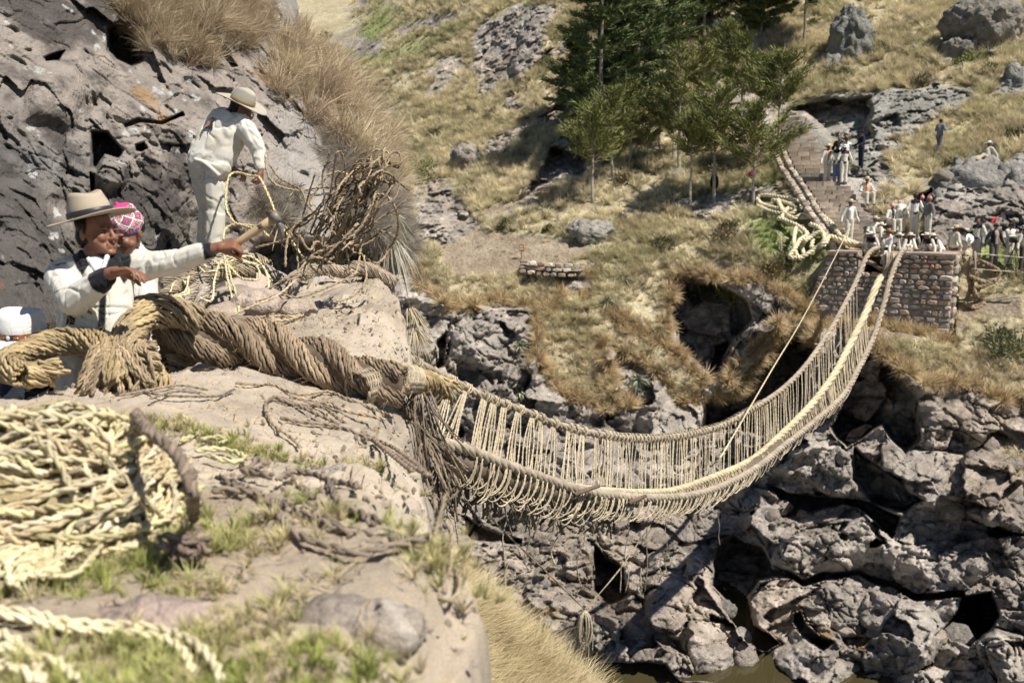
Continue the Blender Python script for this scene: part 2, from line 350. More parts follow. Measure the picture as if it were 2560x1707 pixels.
dirt = [[(1120,590),(1210,560),(1230,580),(1420,600),(1520,580),(1480,640),(1280,690),(1130,700),(1080,600)],
 [(1240,510),(1330,505),(1420,500),(1550,520),(1700,540),(1850,560),(1840,566),(1700,556),(1540,532),(1400,516),(1300,522),(1190,545),(1210,590),(1190,590),(1170,545)],
 [(1400,690),(1480,695),(1480,770),(1410,740)],
 [(2190,800),(2380,840),(2400,770),(2420,740),(2560,740),(2560,790),(2420,800),(2400,870),(2200,850)],
 [(1935,280),(1990,300),(2140,620),(1960,560),(1930,420),(1980,480)]]
green = [[(1860,540),(1960,520),(2100,560),(2080,620),(2050,660),(1900,640)],[(1880,470),(1960,430),(2010,520),(1900,540)],[(2420,600),(2560,610),(2700,610),(2700,680),(2440,680)],
 [(960,90),(1010,30),(960,10),(920,60),(830,140),(920,150)],[(860,140),(1000,120),(1180,60),(1100,110),(1000,150),(900,160)]]
def grid_axis(a, b, fine_a, fine_b, fs, cs):
    return np.unique(np.concatenate([np.arange(a, fine_a, cs), np.arange(fine_a, fine_b, fs), np.arange(fine_b, b+cs, cs)]))
gx = grid_axis(300, 3300, 880, 2580, 2.9, 22); gy = grid_axis(-700, 2050, -20, 1727, 2.9, 22)
X, Y = np.meshgrid(gx, gy)
D = far_base(X, Y)
p0 = Pn(X, Y, D)
wp = 13*fbm(p0*.9, 3, 50); wq = 13*fbm(p0*.9, 3, 60)
Xw, Yw = X+wp, Y+wq
rock = np.zeros(X.shape)
for v, pl in masks:
    m = sst(-7, 7, sdpoly(Xw, Yw, pl)); rock = rock*(1-m) + v*m
dirtm = np.zeros(X.shape); greenm = np.zeros(X.shape)
for pl in dirt: dirtm = np.maximum(dirtm, sst(-6, 8, sdpoly(X+wp*.5, Y+wq*.5, pl)))
for pl in green: greenm = np.maximum(greenm, sst(-25, 30, sdpoly(X+wp*2, Y+wq*2, pl)))
# natural outcrops in the grass
oc = fbm(p0*.22, 3, 77); rock = np.maximum(rock, sst(.30, .42, oc)*sst(700, 500, Y)*.9*(1-dirtm))
stairm = sst(-14, 6, sdpoly(X, Y, [(1900,290),(1950,275),(2010,280),(2085,365),(2180,500),(2225,625),(2060,640),(2040,560),(1960,460),(1930,380)]))
for pl, amp, w, rd in feats:
    sd = sdpoly(Xw, Yw, pl)
    if rd: k = np.sqrt(np.clip(1-(1-np.clip(sd/w, 0, 1))**2, 0, 1))
    else: k = sst(-w*.4, w, sd)
    D = D + amp*k
    if not rd: rock = np.maximum(rock, k)
low = sst(640, 760, Y)                         # the gorge has the big forms
p1 = Pn(X, Y, D)
cliffy = rock*(.35+.65*low)
D = D - 1.3*low*rock*fbm(p1*.16, 3, 5) - .22*cliffy*fbm(p1*.45, 3, 9, ridge=True)
f1, f2, cid = voro(p1*np.array([.42, .42, .6]) + .35*fbm(p1*.8, 2, 3)[..., None], 3)
gate = sst(-.15, .25, fbm(p1*.4, 3, 201)); gate2 = sst(-.1, .3, fbm(p1*.9, 3, 202))
D = D - cliffy*.5*(cid-.5)*sst(0, .25, f2-f1) + cliffy*.16*gate*(1-sst(0, .05+.06*gate2, f2-f1))
g1, g2, gid = voro(p1*1.5 + .3*fbm(p1*2, 2, 4)[..., None], 8)
D = D - rock*.30*np.sqrt(np.clip(1-(g1/.75)**2, 0, 1))*(gid > .35) + rock*.16*gate2*(1-sst(0, .1, g2-g1))
h1, h2, hid = voro(p1*4.2, 12)
D = D - rock*.10*np.clip(1-h1/.7, 0, 1)*(hid > .3)
rgh = .45 + .8*sst(-.25, .4, fbm(p1*.28, 3, 440))
wob = .28*np.stack([fbm(p1*.9, 3, 401), fbm(p1*.9, 3, 402), fbm(p1*.9, 3, 403)], -1)
A1, e1 = facet(p1*np.array([.62, .62, .95]) + wob, 61); A2, e2 = facet(p1*np.array([1.9, 1.9, 2.6]) + wob*1.4, 62); A3, e3 = facet(p1*4.6 + wob*2, 63)
D = D - rock*(.95*(.5+.5*low)*A1 + .14*A2*rgh + .04*A3*rgh) + rock*gate2*(.25*(1-sst(0, .05, e1)) + .12*(1-sst(0, .06, e2)))
D = D - rock*rgh*(.11*fbm(p1*1.3, 5, 21, .62) + .12*fbm(p1*np.array([1,1,5.]), 3, 23, .6))
D = D - (1-rock)*(.7*fbm(p1*.25, 3, 31) + .18*fbm(p1*1.6, 3, 33))*(1-.8*dirtm)
pits = sst(.45, .62, fbm(p1*.9, 3, 44)); D = D + rock*pits*.3
D = D*(1-stairm) + (far_base(X, Y)-.1)*stairm
far_pts = Pn(X, Y, D)
# slope-based extras and colour
c_r = lerp3((.31,.268,.225), (.47,.415,.355), sst(-.5, .6, fbm(p1*.5, 4, 90)))
c_r = c_r*(1+.16*(hid-.5)+.22*(gid-.5)+.20*A2+.12*A3)[..., None]
c_r = lerp3(c_r, c_r*np.array([.62,.60,.60]), sst(.05, .5, fbm(p1*np.array([.35,.35,.2]), 4, 95))*.7)
c_r = lerp3(c_r, np.broadcast_to((.50,.455,.40), c_r.shape), sst(.25, .6, fbm(p1*.33, 4, 99))*.7)
c_r = lerp3(c_r, c_r*np.array([1.05,.98,.89]), sst(0, .5, fbm(p1*.25, 3, 107))*.8)
c_r = lerp3(c_r*1.0, c_r*.68, sst(.12, .4, fbm(p1*1.7, 4, 108, .65))*.6)
c_r = lerp3(c_r, np.broadcast_to((.36,.20,.06), c_r.shape), sst(.5, .62, fbm(p1*.8, 4, 101))*.6*sst(1300, 1500, Y))
c_r = lerp3(c_r, np.broadcast_to((.30,.31,.27), c_r.shape), sst(500, 380, Y)*sst(2000, 2100, X)*.5)
c_g = lerp3((.43,.37,.225), (.58,.50,.335), sst(-.6, .6, fbm(p1*.35, 4, 70)))
c_g = lerp3(c_g, np.broadcast_to((.36,.28,.175), c_g.shape), sst(.05, .6, fbm(p1*.6, 4, 72))*.75)
c_g = lerp3(c_g, np.broadcast_to((.36,.35,.15), c_g.shape), sst(.1, .6, fbm(p1*.2, 4, 74))*.6)
c_g = lerp3(c_g, np.broadcast_to((.20,.27,.07), c_g.shape), greenm*.75)
c_d = lerp3((.29,.225,.155), (.37,.30,.215), sst(-.5, .5, fbm(p1*.7, 4, 80)))
colr = lerp3(lerp3(c_g, c_d, dirtm*.95), c_r, np.clip(rock, 0, 1))
ny, nx = X.shape
hill = mesh('hillside', far_pts.reshape(-1, 3), grid_faces(ny, nx)[:, ::-1], M['far_rock'], None, True, colr.reshape(-1, 3))
tag(hill, 'rocky gorge wall rising to a dry grass hillside', kind='structure')
_far = (gx, gy, D)
def dep(px, py):
    i = np.clip(np.searchsorted(gx, px), 1, len(gx)-1); j = np.clip(np.searchsorted(gy, py), 1, len(gy)-1)
    tx = (px-gx[i-1])/(gx[i]-gx[i-1]); ty = (py-gy[j-1])/(gy[j]-gy[j-1])
    return float((D[j-1, i-1]*(1-tx)+D[j-1, i]*tx)*(1-ty)+(D[j, i-1]*(1-tx)+D[j, i]*tx)*ty)
def G(px, py, lift=0.): v = P(px, py, dep(px, py)); v.z += lift; return v
# water
WZ = -13.35
wm = bpy.data.materials.new('river_water'); wm.use_nodes = True
b = wm.node_tree.nodes['Principled BSDF']; b.inputs['Base Color'].default_value = (.055, .045, .02, 1); b.inputs['Roughness'].default_value = .08; b.inputs['Specular IOR Level'].default_value = .5
nz = wm.node_tree.nodes.new('ShaderNodeTexNoise'); nz.inputs['Scale'].default_value = 1.5; bp = wm.node_tree.nodes.new('ShaderNodeBump'); bp.inputs['Strength'].default_value = .25; bp.inputs['Distance'].default_value = .05
wm.node_tree.links.new(nz.outputs[0], bp.inputs['Height']); wm.node_tree.links.new(bp.outputs[0], b.inputs['Normal'])
water = mesh('river', [(-40, 6, WZ), (60, 6, WZ), (60, 40, WZ), (-40, 40, WZ)], [(0, 1, 2, 3)], wm); tag(water, 'dark river water at the gorge bottom', kind='structure')
# ---------------------------------------------------------------- near cliff behind the men
cl = tps([(-500,-400,9),(-500,300,7.6),(-500,800,6.6),(0,-400,10.5),(0,0,9.4),(0,300,8.4),(0,650,7.2),(0,900,6.6),(300,-400,12.2),(300,0,10.8),(300,300,9.8),(300,650,8.8),(300,900,8.2),
 (550,-400,14),(550,0,12.6),(550,300,11),(550,600,10.6),(550,800,10.4),(800,-300,16),(800,0,14.8),(800,200,13.4),(800,450,12),(800,620,11.4),(800,800,11),(1000,300,14),(1000,500,12.9),(1000,650,12.2),(1000,800,12)])
sil = [(-700,-600),(640,-600),(690,-200),(742,0),(752,95),(800,150),(860,185),(905,240),(950,320),(985,420),(1000,480),(1020,540),(1040,600),(1015,650),(990,690),(980,760),(900,900),(-700,900)]
cfe = [([(268,70),(300,55),(350,75),(372,110),(360,150),(330,165),(290,150),(268,125)],1.1,14,0),
 ([(228,325),(270,330),(310,375),(300,395),(262,385),(245,430),(232,420)],.7,10,0),
 ([(340,362),(362,356),(370,372),(355,382),(341,378)],.5,6,0),
 ([(228,430),(240,440),(238,500),(228,500)],.35,5,0),
 ([(110,140),(165,125),(150,150),(115,152)],.35,5,0),
 ([(310,310),(345,295),(400,305),(455,280),(460,290),(405,315),(350,308),(312,322)],.3,5,0),
 ([(535,45),(552,90),(560,120),(590,165),(575,170),(545,125),(530,90)],.6,8,0),
 ([(505,60),(540,30),(548,60),(530,90),(510,90)],-.4,10,0),
 ([(650,600),(720,600),(850,600),(930,610),(960,680),(900,720),(640,720),(600,680)],1.0,20,0),
 ([(690,-50),(750,-50),(760,110),(700,60),(640,-50)],-.3,20,0),
 ([(60,190),(200,130),(250,230),(180,330),(60,300)],-.25,40,0),
 ([(240,390),(330,400),(320,470),(260,480),(235,440)],-.3,25,0)]
cgx = grid_axis(-600, 1080, -20, 1060, 2.7, 20); cgy = grid_axis(-600, 900, -20, 760, 2.7, 20)
cX, cY = np.meshgrid(cgx, cgy); cD = cl(cX, cY); q0 = Pn(cX, cY, cD)
w1 = 9*fbm(q0*1.6, 4, 150); w2 = 9*fbm(q0*1.6, 4, 160)
sdS = sdpoly(cX+w1, cY+w2, sil)
for pl, amp, w, rd in cfe: cD = cD + amp*sst(-w*.4, w, sdpoly(cX+w1*.6, cY+w2*.6, pl))
cD = cD + 2.6*(1-np.sqrt(np.clip(1-(1-np.clip(sdS/110, 0, 1))**2, 0, 1)))
q = Pn(cX, cY, cD)
soft = sst(-.1, .5, fbm(q*.35, 2, 170))*.0
cD = cD - .36*fbm(q*.55, 3, 110) - .05*fbm(q*1.3, 4, 111, .55, True)
f1, f2, cid = voro(q*np.array([.9, .9, 1.2]) + .3*fbm(q*1.7, 2, 13)[..., None], 33)
ng = sst(.0, .3, fbm(q*.9, 3, 203)); cD = cD - .16*(cid-.5)*sst(0, .35, f2-f1) + .03*(1-sst(0, .045, f2-f1))*ng
g1, g2, gid = voro(q*3.3 + .3*fbm(q*4, 2, 14)[..., None], 38)
cD = cD - .06*np.clip(1-g1/.6, 0, 1)*(gid > .6) + .10*np.clip(1-g1/.45, 0, 1)*(gid < .16)
wb_ = .22*np.stack([fbm(q*1.5, 3, 411), fbm(q*1.5, 3, 412), fbm(q*1.5, 3, 413)], -1)
B1, eb1 = facet(q*np.array([1.3, 1.3, 1.7]) + wb_, 71); B2, eb2 = facet(q*4.2 + wb_*2, 72); B3, eb3 = facet(q*10 + wb_*3, 73)
rg_ = .35 + .9*sst(-.2, .4, fbm(q*.6, 3, 441))
cD = cD - .11*B1 - .045*B2*rg_ - .015*B3*rg_ + .03*(1-sst(0, .05, eb1))*ng - .045*rg_*fbm(q*3.2, 5, 41, .65) + .07*sst(.35, .55, fbm(q*4.5, 3, 46))
cpt = Pn(cX, cY, cD)
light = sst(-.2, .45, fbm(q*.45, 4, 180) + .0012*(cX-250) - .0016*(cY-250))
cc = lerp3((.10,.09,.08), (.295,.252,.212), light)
cc = lerp3(cc, np.broadcast_to((.185,.18,.172), cc.shape), sst(0, .5, fbm(q*.8, 4, 185))*sst(420, 150, cX)*.7)
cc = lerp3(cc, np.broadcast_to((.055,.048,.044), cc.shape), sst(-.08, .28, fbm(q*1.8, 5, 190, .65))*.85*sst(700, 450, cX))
cc = lerp3(cc, np.broadcast_to((.46,.45,.42), cc.shape), sst(.42, .5, fbm(q*5, 4, 195, .6))*.8)
cc = lerp3(cc, np.broadcast_to((.30,.16,.05), cc.shape), sst(.4, .55, fbm(q*1.3, 4, 197))*.6)
cc = lerp3(cc, np.broadcast_to((.33,.31,.28), cc.shape), sst(640, 720, cX)*.5)
ny, nx = cX.shape
cliff = mesh('rock_outcrop', cpt.reshape(-1, 3), grid_faces(ny, nx, sdS > -3)[:, ::-1], M['near_rock'], None, True, cc.reshape(-1, 3))
tag(cliff, 'dark pitted rock face rising behind the men on the near bank', kind='structure')
def cdep(px, py):
    i = int(np.clip(np.searchsorted(cgx, px), 1, len(cgx)-1)); j = int(np.clip(np.searchsorted(cgy, py), 1, len(cgy)-1)); return float(cD[j, i])
def GC(px, py, off=0.): return P(px, py, cdep(px, py)-off)
# ---------------------------------------------------------------- near slab (height field over the plan)
SZ = -.90
out_img = [(-900,1500),(-700,1050),(-300,985),(40,985),(250,940),(420,930),(520,905),(560,880),(600,830),(640,760),(700,712),(820,700),(985,703),(1010,760),(1030,840),(1030,880),(1012,900),(1010,960),(1040,1020),(1068,1110),(1085,1200),(1110,1270),(1150,1400),(1150,1530),(1180,1707),(1230,2300),(-900,2600)]
out = [Pz(x, y, SZ) for x, y in out_img]; outxy = [(v.x, v.y) for v in out]
def slab_z(x, y):
    pt = np.stack([x, y, np.zeros_like(x)], -1)
    z = SZ + .05*fbm(pt*.8, 3, 210) + .016*fbm(pt*5, 4, 211) + .005*fbm(pt*22, 3, 212)
    z = z - .24*sst(-1.7, -.45, x)*sst(7.6, 6.2, y)*sst(2.6, 4.2, y)
    return z
sx = np.concatenate([np.arange(-6, -2.6, .05), np.arange(-2.6, .6, .011), np.arange(.6, 1.4, .03)]); sy = np.concatenate([np.arange(.2, 1.4, .03), np.geomspace(1.4, 10.4, 420)])
sX, sY = np.meshgrid(sx, sy); pt3 = np.stack([sX, sY, 0*sX], -1)
ne_ = .13*sst(7, 4, sY) + .03
sdd = sdpoly(sX + ne_*fbm(pt3*2.2, 4, 220, .55), sY + ne_*fbm(pt3*2.2, 4, 221, .55), outxy)
sf, sfe = facet(pt3*3.1 + .4*fbm(pt3*2, 3, 222)[..., None], 81); sf2, _e = facet(pt3*11, 82)
z = slab_z(sX, sY); z = z + (.028*sf + .008*sf2)*(.35 + sst(.5, .1, sdd) + sst(6.6, 7.4, sY)) - .02*(1-sst(0, .05, sfe))*sst(-.1, .3, fbm(pt3*1.1, 3, 226)); z = z - .16*(1-sst(0, .22, sdd))**2 - 3.2*(1-sst(-.22, .0, sdd))
crk, crk2, cci = voro(pt3*np.array([.55, .55, 1]) + .5*fbm(pt3*1.1, 3, 223)[..., None], 61)
z = z - .03*(1-sst(0, .02, crk2-crk))*(sdd > .1)*(sY < 2.6)
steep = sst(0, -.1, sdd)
sc = lerp3((.33,.275,.212), (.44,.37,.29), sst(-.5, .5, fbm(pt3*1.2, 4, 230)))
sc = lerp3(sc, np.broadcast_to((.30,.235,.185), sc.shape), sst(.1, .6, fbm(pt3*2.5, 5, 232))*.5)
sc = lerp3(sc, np.broadcast_to((.55,.43,.24), sc.shape), sst(.2, .55, fbm(pt3*30, 3, 234))*.5)
sc = lerp3(sc, np.broadcast_to((.33,.33,.33), sc.shape), sst(.35, .55, fbm(pt3*1.6, 3, 236))*.6)
soil = sst(3.2, 2.4, sY + .35*fbm(pt3*1.5, 3, 238)); sc = lerp3(sc, np.broadcast_to((.34,.275,.20), sc.shape), soil*.6)
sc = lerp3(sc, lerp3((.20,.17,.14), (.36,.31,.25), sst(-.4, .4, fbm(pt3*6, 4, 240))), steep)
ny, nx = sX.shape
s3 = np.stack([sX, sY, z], -1); ds_ = (sst(-.02, -.12, sdd)*sst(-.45, -.2, sdd)*.9)[..., None]
s3 = s3 + ds_*np.stack([.22*fbm(s3*1.6, 4, 270) + .09*facet(s3*2.4, 85)[0], .22*fbm(s3*1.6, 4, 271), 0*z], -1)
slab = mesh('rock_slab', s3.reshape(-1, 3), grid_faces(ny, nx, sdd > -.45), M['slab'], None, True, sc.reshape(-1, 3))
tag(slab, 'tan sloping rock slab on the near bank', kind='structure')
def sz(x, y): return float(slab_z(np.array(float(x)), np.array(float(y))))
def GS(px, py, lift=0.):
    "point on the slab seen at a pixel"
    v = Pz(px, py, SZ)
    for _ in range(3): v = Pz(px, py, sz(v.x, v.y))
    v.z += lift; return v
# lower ledge where the men stand, and the dry slope below the slab edge
lx, ly = np.meshgrid(np.linspace(-7, -.2, 130), np.linspace(4.4, 14, 120)); l3 = np.stack([lx, ly, 0*lx], -1)
lz = -1.85 + .85*sst(6.6, 8.4, ly + .3*lx+.6) + .16*fbm(l3*.9, 4, 250) + .05*fbm(l3*4, 3, 251) + .13*facet(l3*1.9 + .3*fbm(l3*2, 2, 255)[..., None], 83)[0] + .03*facet(l3*6, 84)[0]
lkeep = (lx < -.138*ly - .12) & ((ly > 6.6) | (lx < -1.2 - .5*(6.6-ly)))
ledge = mesh('ledge', np.stack([lx, ly, lz], -1).reshape(-1, 3), grid_faces(120, 130, lkeep), M['slab'], None, True, lerp3((.30,.25,.20), (.46,.38,.31), sst(-.4, .4, fbm(l3*2, 4, 252))).reshape(-1, 3))
tag(ledge, 'stony ground where the men stand', kind='structure')
bpx = tps([(1040,1400,7.5),(1150,1480,9),(1300,1600,10),(1460,1720,10.5),(1040,1720,7),(1250,1720,9),(1040,2100,6),(1500,2100,9)])
ex = np.arange(980, 1560, 7.); ey = np.arange(1380, 2200, 7.); EX, EY = np.meshgrid(ex, ey)
bank_poly = [(1000,1420),(1130,1470),(1200,1520),(1290,1590),(1400,1680),(1480,1740),(1540,1900),(1560,2300),(900,2300)]
eD = bpx(EX, EY); ep = Pn(EX, EY, eD); eD = eD - .2*fbm(ep*1.2, 3, 260); esd = sdpoly(EX+10*fbm(ep*2, 2, 261), EY, bank_poly); eD = eD + 1.5*(1-np.sqrt(np.clip(1-(1-np.clip(esd/50, 0, 1))**2, 0, 1)))
bank_pts = Pn(EX, EY, eD)
bank = mesh('grassy_bank', bank_pts.reshape(-1, 3), grid_faces(*EX.shape, esd > -2)[:, ::-1], M['near_rock'], None, True, np.tile((.36, .29, .17), (EX.size, 1)))
tag(bank, 'steep dry bank below the slab edge', kind='structure')
# ---------------------------------------------------------------- grass
def inst_mat(name, rough=.8):
    m = bpy.data.materials.new(name); m.use_nodes = True; nt = m.node_tree; b = nt.nodes['Principled BSDF']; b.inputs['Roughness'].default_value = rough; b.inputs['Specular IOR Level'].default_value = .15
    a = nt.nodes.new('ShaderNodeAttribute'); a.attribute_type = 'INSTANCER'; a.attribute_name = 'tint'
    c = nt.nodes.new('ShaderNodeAttribute'); c.attribute_name = 'Col'
    x = nt.nodes.new('ShaderNodeMix'); x.data_type = 'RGBA'; x.blend_type = 'MULTIPLY'; x.inputs[0].default_value = 1
    nt.links.new(a.outputs['Color'], x.inputs[6]); nt.links.new(c.outputs['Color'], x.inputs[7]); nt.links.new(x.outputs[2], b.inputs['Base Color'])
    t = nt.nodes.new('ShaderNodeBsdfTranslucent'); nt.links.new(x.outputs[2], t.inputs[0]); ms = nt.nodes.new('ShaderNodeMixShader'); ms.inputs[0].default_value = .3
    out = nt.nodes['Material Output']; nt.links.new(b.outputs[0], ms.inputs[1]); nt.links.new(t.outputs[0], ms.inputs[2]); nt.links.new(ms.outputs[0], out.inputs[0])
    return m
IM = inst_mat('instanced_blades')
def tuft_mesh(name, n, h, spread, w, bend, seed, droop=0., segs=3):
    r = random.Random(seed); mb = MB()
    for _ in range(n):
        a = r.uniform(0, 6.283); b0 = r.uniform(0, spread*.25); hh = h*r.uniform(.5, 1.1); o = np.array([math.cos(a)*b0, math.sin(a)*b0, -.04*h])
        d = np.array([math.cos(a), math.sin(a), 0]); lean = r.uniform(.1, 1)*spread; s = np.array([-d[1], d[0], 0])*w*r.uniform(.6, 1.3)
        V = []; sh = r.uniform(.75, 1.2)
        for k in range(segs):
            t = k/segs; q = o + d*(lean*t + bend*t*t*h) + np.array([0, 0, hh*(t - droop*t*t)]); V += [q - s*(1-t*.6), q + s*(1-t*.6)]
        V.append(o + d*(lean + bend*h) + np.array([0, 0, hh*(1-droop)]))
        f = [(2*k, 2*k+1, 2*k+3, 2*k+2) for k in range(segs-1)] + [(2*segs-2, 2*segs-1, 2*segs)]
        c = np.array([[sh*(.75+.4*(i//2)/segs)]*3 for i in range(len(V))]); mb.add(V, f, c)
    me = bpy.data.meshes.new(name); v = np.concatenate(mb.v); me.from_pydata([tuple(map(float, q)) for q in v], [], mb.f); me.update()
    a = me.color_attributes.new('Col', 'FLOAT_COLOR', 'POINT'); cc = np.ones((len(v), 4), np.float32); cc[:, :3] = np.concatenate(mb.c); a.data.foreach_set('color', cc.ravel())
    me.materials.append(IM); return bpy.data.objects.new(name, me)
def scatter(name, srcs, pts, rots, scls, tints, label):
    "one object of countless tufts"
    pts = np.asarray(pts, np.float32); n = len(pts); me = bpy.data.meshes.new(name); me.vertices.add(n); me.vertices.foreach_set('co', pts.ravel())
    a = me.attributes.new('rot', 'FLOAT_VECTOR', 'POINT'); a.data.foreach_set('vector', np.asarray(rots, np.float32).ravel())
    a = me.attributes.new('scl', 'FLOAT', 'POINT'); a.data.foreach_set('value', np.asarray(scls, np.float32))
    a = me.attributes.new('which', 'INT', 'POINT'); a.data.foreach_set('value', np.random.RandomState(3).randint(0, len(srcs), n).astype(np.int32))
    a = me.attributes.new('tint', 'FLOAT_COLOR', 'POINT'); c = np.ones((n, 4), np.float32); c[:, :3] = tints; a.data.foreach_set('color', c.ravel())
    o = bpy.data.objects.new(name, me); C.objects.link(o)
    g = bpy.data.node_groups.new(name + '_nodes', 'GeometryNodeTree'); g.interface.new_socket('Geometry', in_out='INPUT', socket_type='NodeSocketGeometry'); g.interface.new_socket('Geometry', in_out='OUTPUT', socket_type='NodeSocketGeometry')
    N, L = g.nodes, g.links; gi = N.new('NodeGroupInput'); go = N.new('NodeGroupOutput')
    ip = N.new('GeometryNodeInstanceOnPoints'); L.new(gi.outputs[0], ip.inputs['Points'])
    gj = N.new('GeometryNodeGeometryToInstance')
    for s in reversed(srcs):
        oi = N.new('GeometryNodeObjectInfo'); oi.inputs['Object'].default_value = s; L.new(oi.outputs['Geometry'], gj.inputs[0])
    L.new(gj.outputs[0], ip.inputs['Instance']); ip.inputs['Pick Instance'].default_value = True
    for nm, ty, sock in (('rot', 'FLOAT_VECTOR', 'Rotation'), ('scl', 'FLOAT', 'Scale'), ('which', 'INT', 'Instance Index')):
        na = N.new('GeometryNodeInputNamedAttribute'); na.data_type = ty; na.inputs[0].default_value = nm
        if nm == 'rot':
            er = N.new('FunctionNodeEulerToRotation'); L.new(na.outputs[0], er.inputs[0]); L.new(er.outputs[0], ip.inputs[sock])
        else: L.new(na.outputs[0], ip.inputs[sock])
    L.new(ip.outputs[0], go.inputs[0])
    md = o.modifiers.new('scatter', 'NODES'); md.node_group = g
    tag(o, label, kind='stuff'); return o
RS = np.random.RandomState(11)
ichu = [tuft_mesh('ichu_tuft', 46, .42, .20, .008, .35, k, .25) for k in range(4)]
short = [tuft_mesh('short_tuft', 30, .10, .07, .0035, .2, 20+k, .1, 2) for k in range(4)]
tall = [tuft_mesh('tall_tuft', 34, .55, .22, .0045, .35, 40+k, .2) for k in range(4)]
# far bank: weight by ground area, on grass only
dX = np.zeros_like(far_pts); dX[:, 1:-1] = (far_pts[:, 2:]-far_pts[:, :-2])/2; dY = np.zeros_like(far_pts); dY[1:-1] = (far_pts[2:]-far_pts[:-2])/2
area = np.linalg.norm(np.cross(dX, dY), axis=-1); area[np.abs(dX).max(-1) > 4] *= .5
wgt = np.minimum(area, .3*area.mean()+area*.2)*np.clip(1-rock*1.15, 0, 1)*(1-.93*dirtm)*((Y > -60) & (Y < 1300) & (X > 880) & (X < 2640))
wgt = wgt*(.25 + 1.1*sst(-.35, .35, fbm(p1*.35, 3, 300)))*(.3 + sst(-.25, .25, fbm(p1*1.3, 2, 301)))*np.where(D > 85, .5, 1)
stairs_out = sdpoly(X, Y, [(1945,280),(2010,290),(2080,380),(2170,500),(2230,640),(2060,640),(2020,520),(1960,400)]) < 0
wgt = wgt*stairs_out
def pick(w, n, ptsarr):
    w = w.ravel()/w.sum(); i = RS.choice(w.size, n, p=w); return i, ptsarr.reshape(-1, 3)[i] + RS.normal(0, .05, (n, 3))*np.array([1, 1, .2])
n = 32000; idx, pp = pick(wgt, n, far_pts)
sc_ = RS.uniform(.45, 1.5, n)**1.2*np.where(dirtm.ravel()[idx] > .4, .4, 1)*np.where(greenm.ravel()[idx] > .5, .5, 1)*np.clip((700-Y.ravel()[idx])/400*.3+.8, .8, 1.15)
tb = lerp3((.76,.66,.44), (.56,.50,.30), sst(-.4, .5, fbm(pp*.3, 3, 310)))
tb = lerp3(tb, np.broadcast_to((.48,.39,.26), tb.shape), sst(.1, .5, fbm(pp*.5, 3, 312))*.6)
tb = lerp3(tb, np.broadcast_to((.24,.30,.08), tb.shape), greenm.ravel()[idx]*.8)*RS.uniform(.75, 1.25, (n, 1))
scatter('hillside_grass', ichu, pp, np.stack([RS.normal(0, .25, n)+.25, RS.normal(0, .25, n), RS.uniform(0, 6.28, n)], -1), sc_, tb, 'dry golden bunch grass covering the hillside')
# a fringe of hanging grass at the rims of the gorge
rim = (np.abs(rock-.5) < .42)*((Y > 640) & (Y < 1080) & (X > 950) & (X < 2620))*1.0*area
n = 9000; idx, pp = pick(rim, n, far_pts); th = RS.uniform(.5, 1.6, n)
scatter('rim_grass', ichu, pp, np.stack([RS.normal(.9, .35, n), RS.normal(0, .3, n), RS.normal(0, .8, n)], -1), th, lerp3((.64,.50,.28), (.44,.31,.17), RS.uniform(0, 1, n))*RS.uniform(.8, 1.2, (n, 1)), 'dry grass hanging over the gorge rim')
# near outcrop: tall dry grass on its shoulder
ca = np.zeros_like(cD); t1 = np.zeros_like(cpt); t1[:, 1:-1] = (cpt[:, 2:]-cpt[:, :-2])/2; t2 = np.zeros_like(cpt); t2[1:-1] = (cpt[2:]-cpt[:-2])/2; ca = np.linalg.norm(np.cross(t1, t2), axis=-1)
gp = [[(640,130),(740,90),(860,170),(930,270),(1000,430),(1010,520),(940,480),(870,400),(800,330),(730,260),(680,230)]]
gp2 = [[(280,-20),(640,-30),(660,60),(600,130),(560,110),(520,60),(500,170),(440,150),(380,120),(300,40)], [(380,60),(520,100),(520,160),(420,150)]]
gp3 = [[(800,330),(880,400),(980,480),(1010,560),(1020,640),(930,620),(880,560),(850,480)], [(640,470),(740,480),(760,560),(650,560)]]
def msk(pl, soft=12): 
    m = np.zeros(cX.shape)
    for q_ in pl: m = np.maximum(m, sst(-soft, soft, sdpoly(cX+w1, cY+w2, q_)))
    return m*(sdS > 2)
n = 2300; idx, pp = pick(msk(gp)*ca*(.12 + sst(-.1, .3, fbm(q*3.2, 2, 325))), n, cpt)
scatter('shoulder_grass', tall, pp, np.stack([RS.normal(.3, .5, n), RS.normal(.45, .5, n), RS.uniform(0, 6.28, n)], -1), RS.uniform(.25, 1.15, n)*RS.choice([.6, 1.], n), lerp3((.72,.60,.40), (.44,.33,.22), sst(-.4, .4, fbm(pp*1.5, 3, 320)))*RS.uniform(.75, 1.2, (n, 1)), 'long dry grass on the shoulder of the rock outcrop')
n = 1700; idx, pp = pick(msk(gp2)*ca, n, cpt)
scatter('ledge_grass', tall, pp, np.stack([RS.normal(.5, .4, n), RS.normal(0, .35, n), RS.uniform(0, 6.28, n)], -1), RS.uniform(.3, .9, n), lerp3((.66,.55,.37), (.36,.26,.17), RS.uniform(0, 1, n)), 'pale dry grass growing from the top of the dark rock face')
n = 2000; idx, pp = pick(msk(gp3, 25)*ca, n, cpt)
scatter('dead_grass', tall, pp, np.stack([RS.normal(1.6, .5, n), RS.normal(.1, .4, n), RS.normal(0, .8, n)], -1), RS.uniform(.15, .6, n), lerp3((.50,.45,.38), (.33,.27,.20), RS.uniform(0, 1, n)), 'grey dead grass hanging down the rock outcrop')
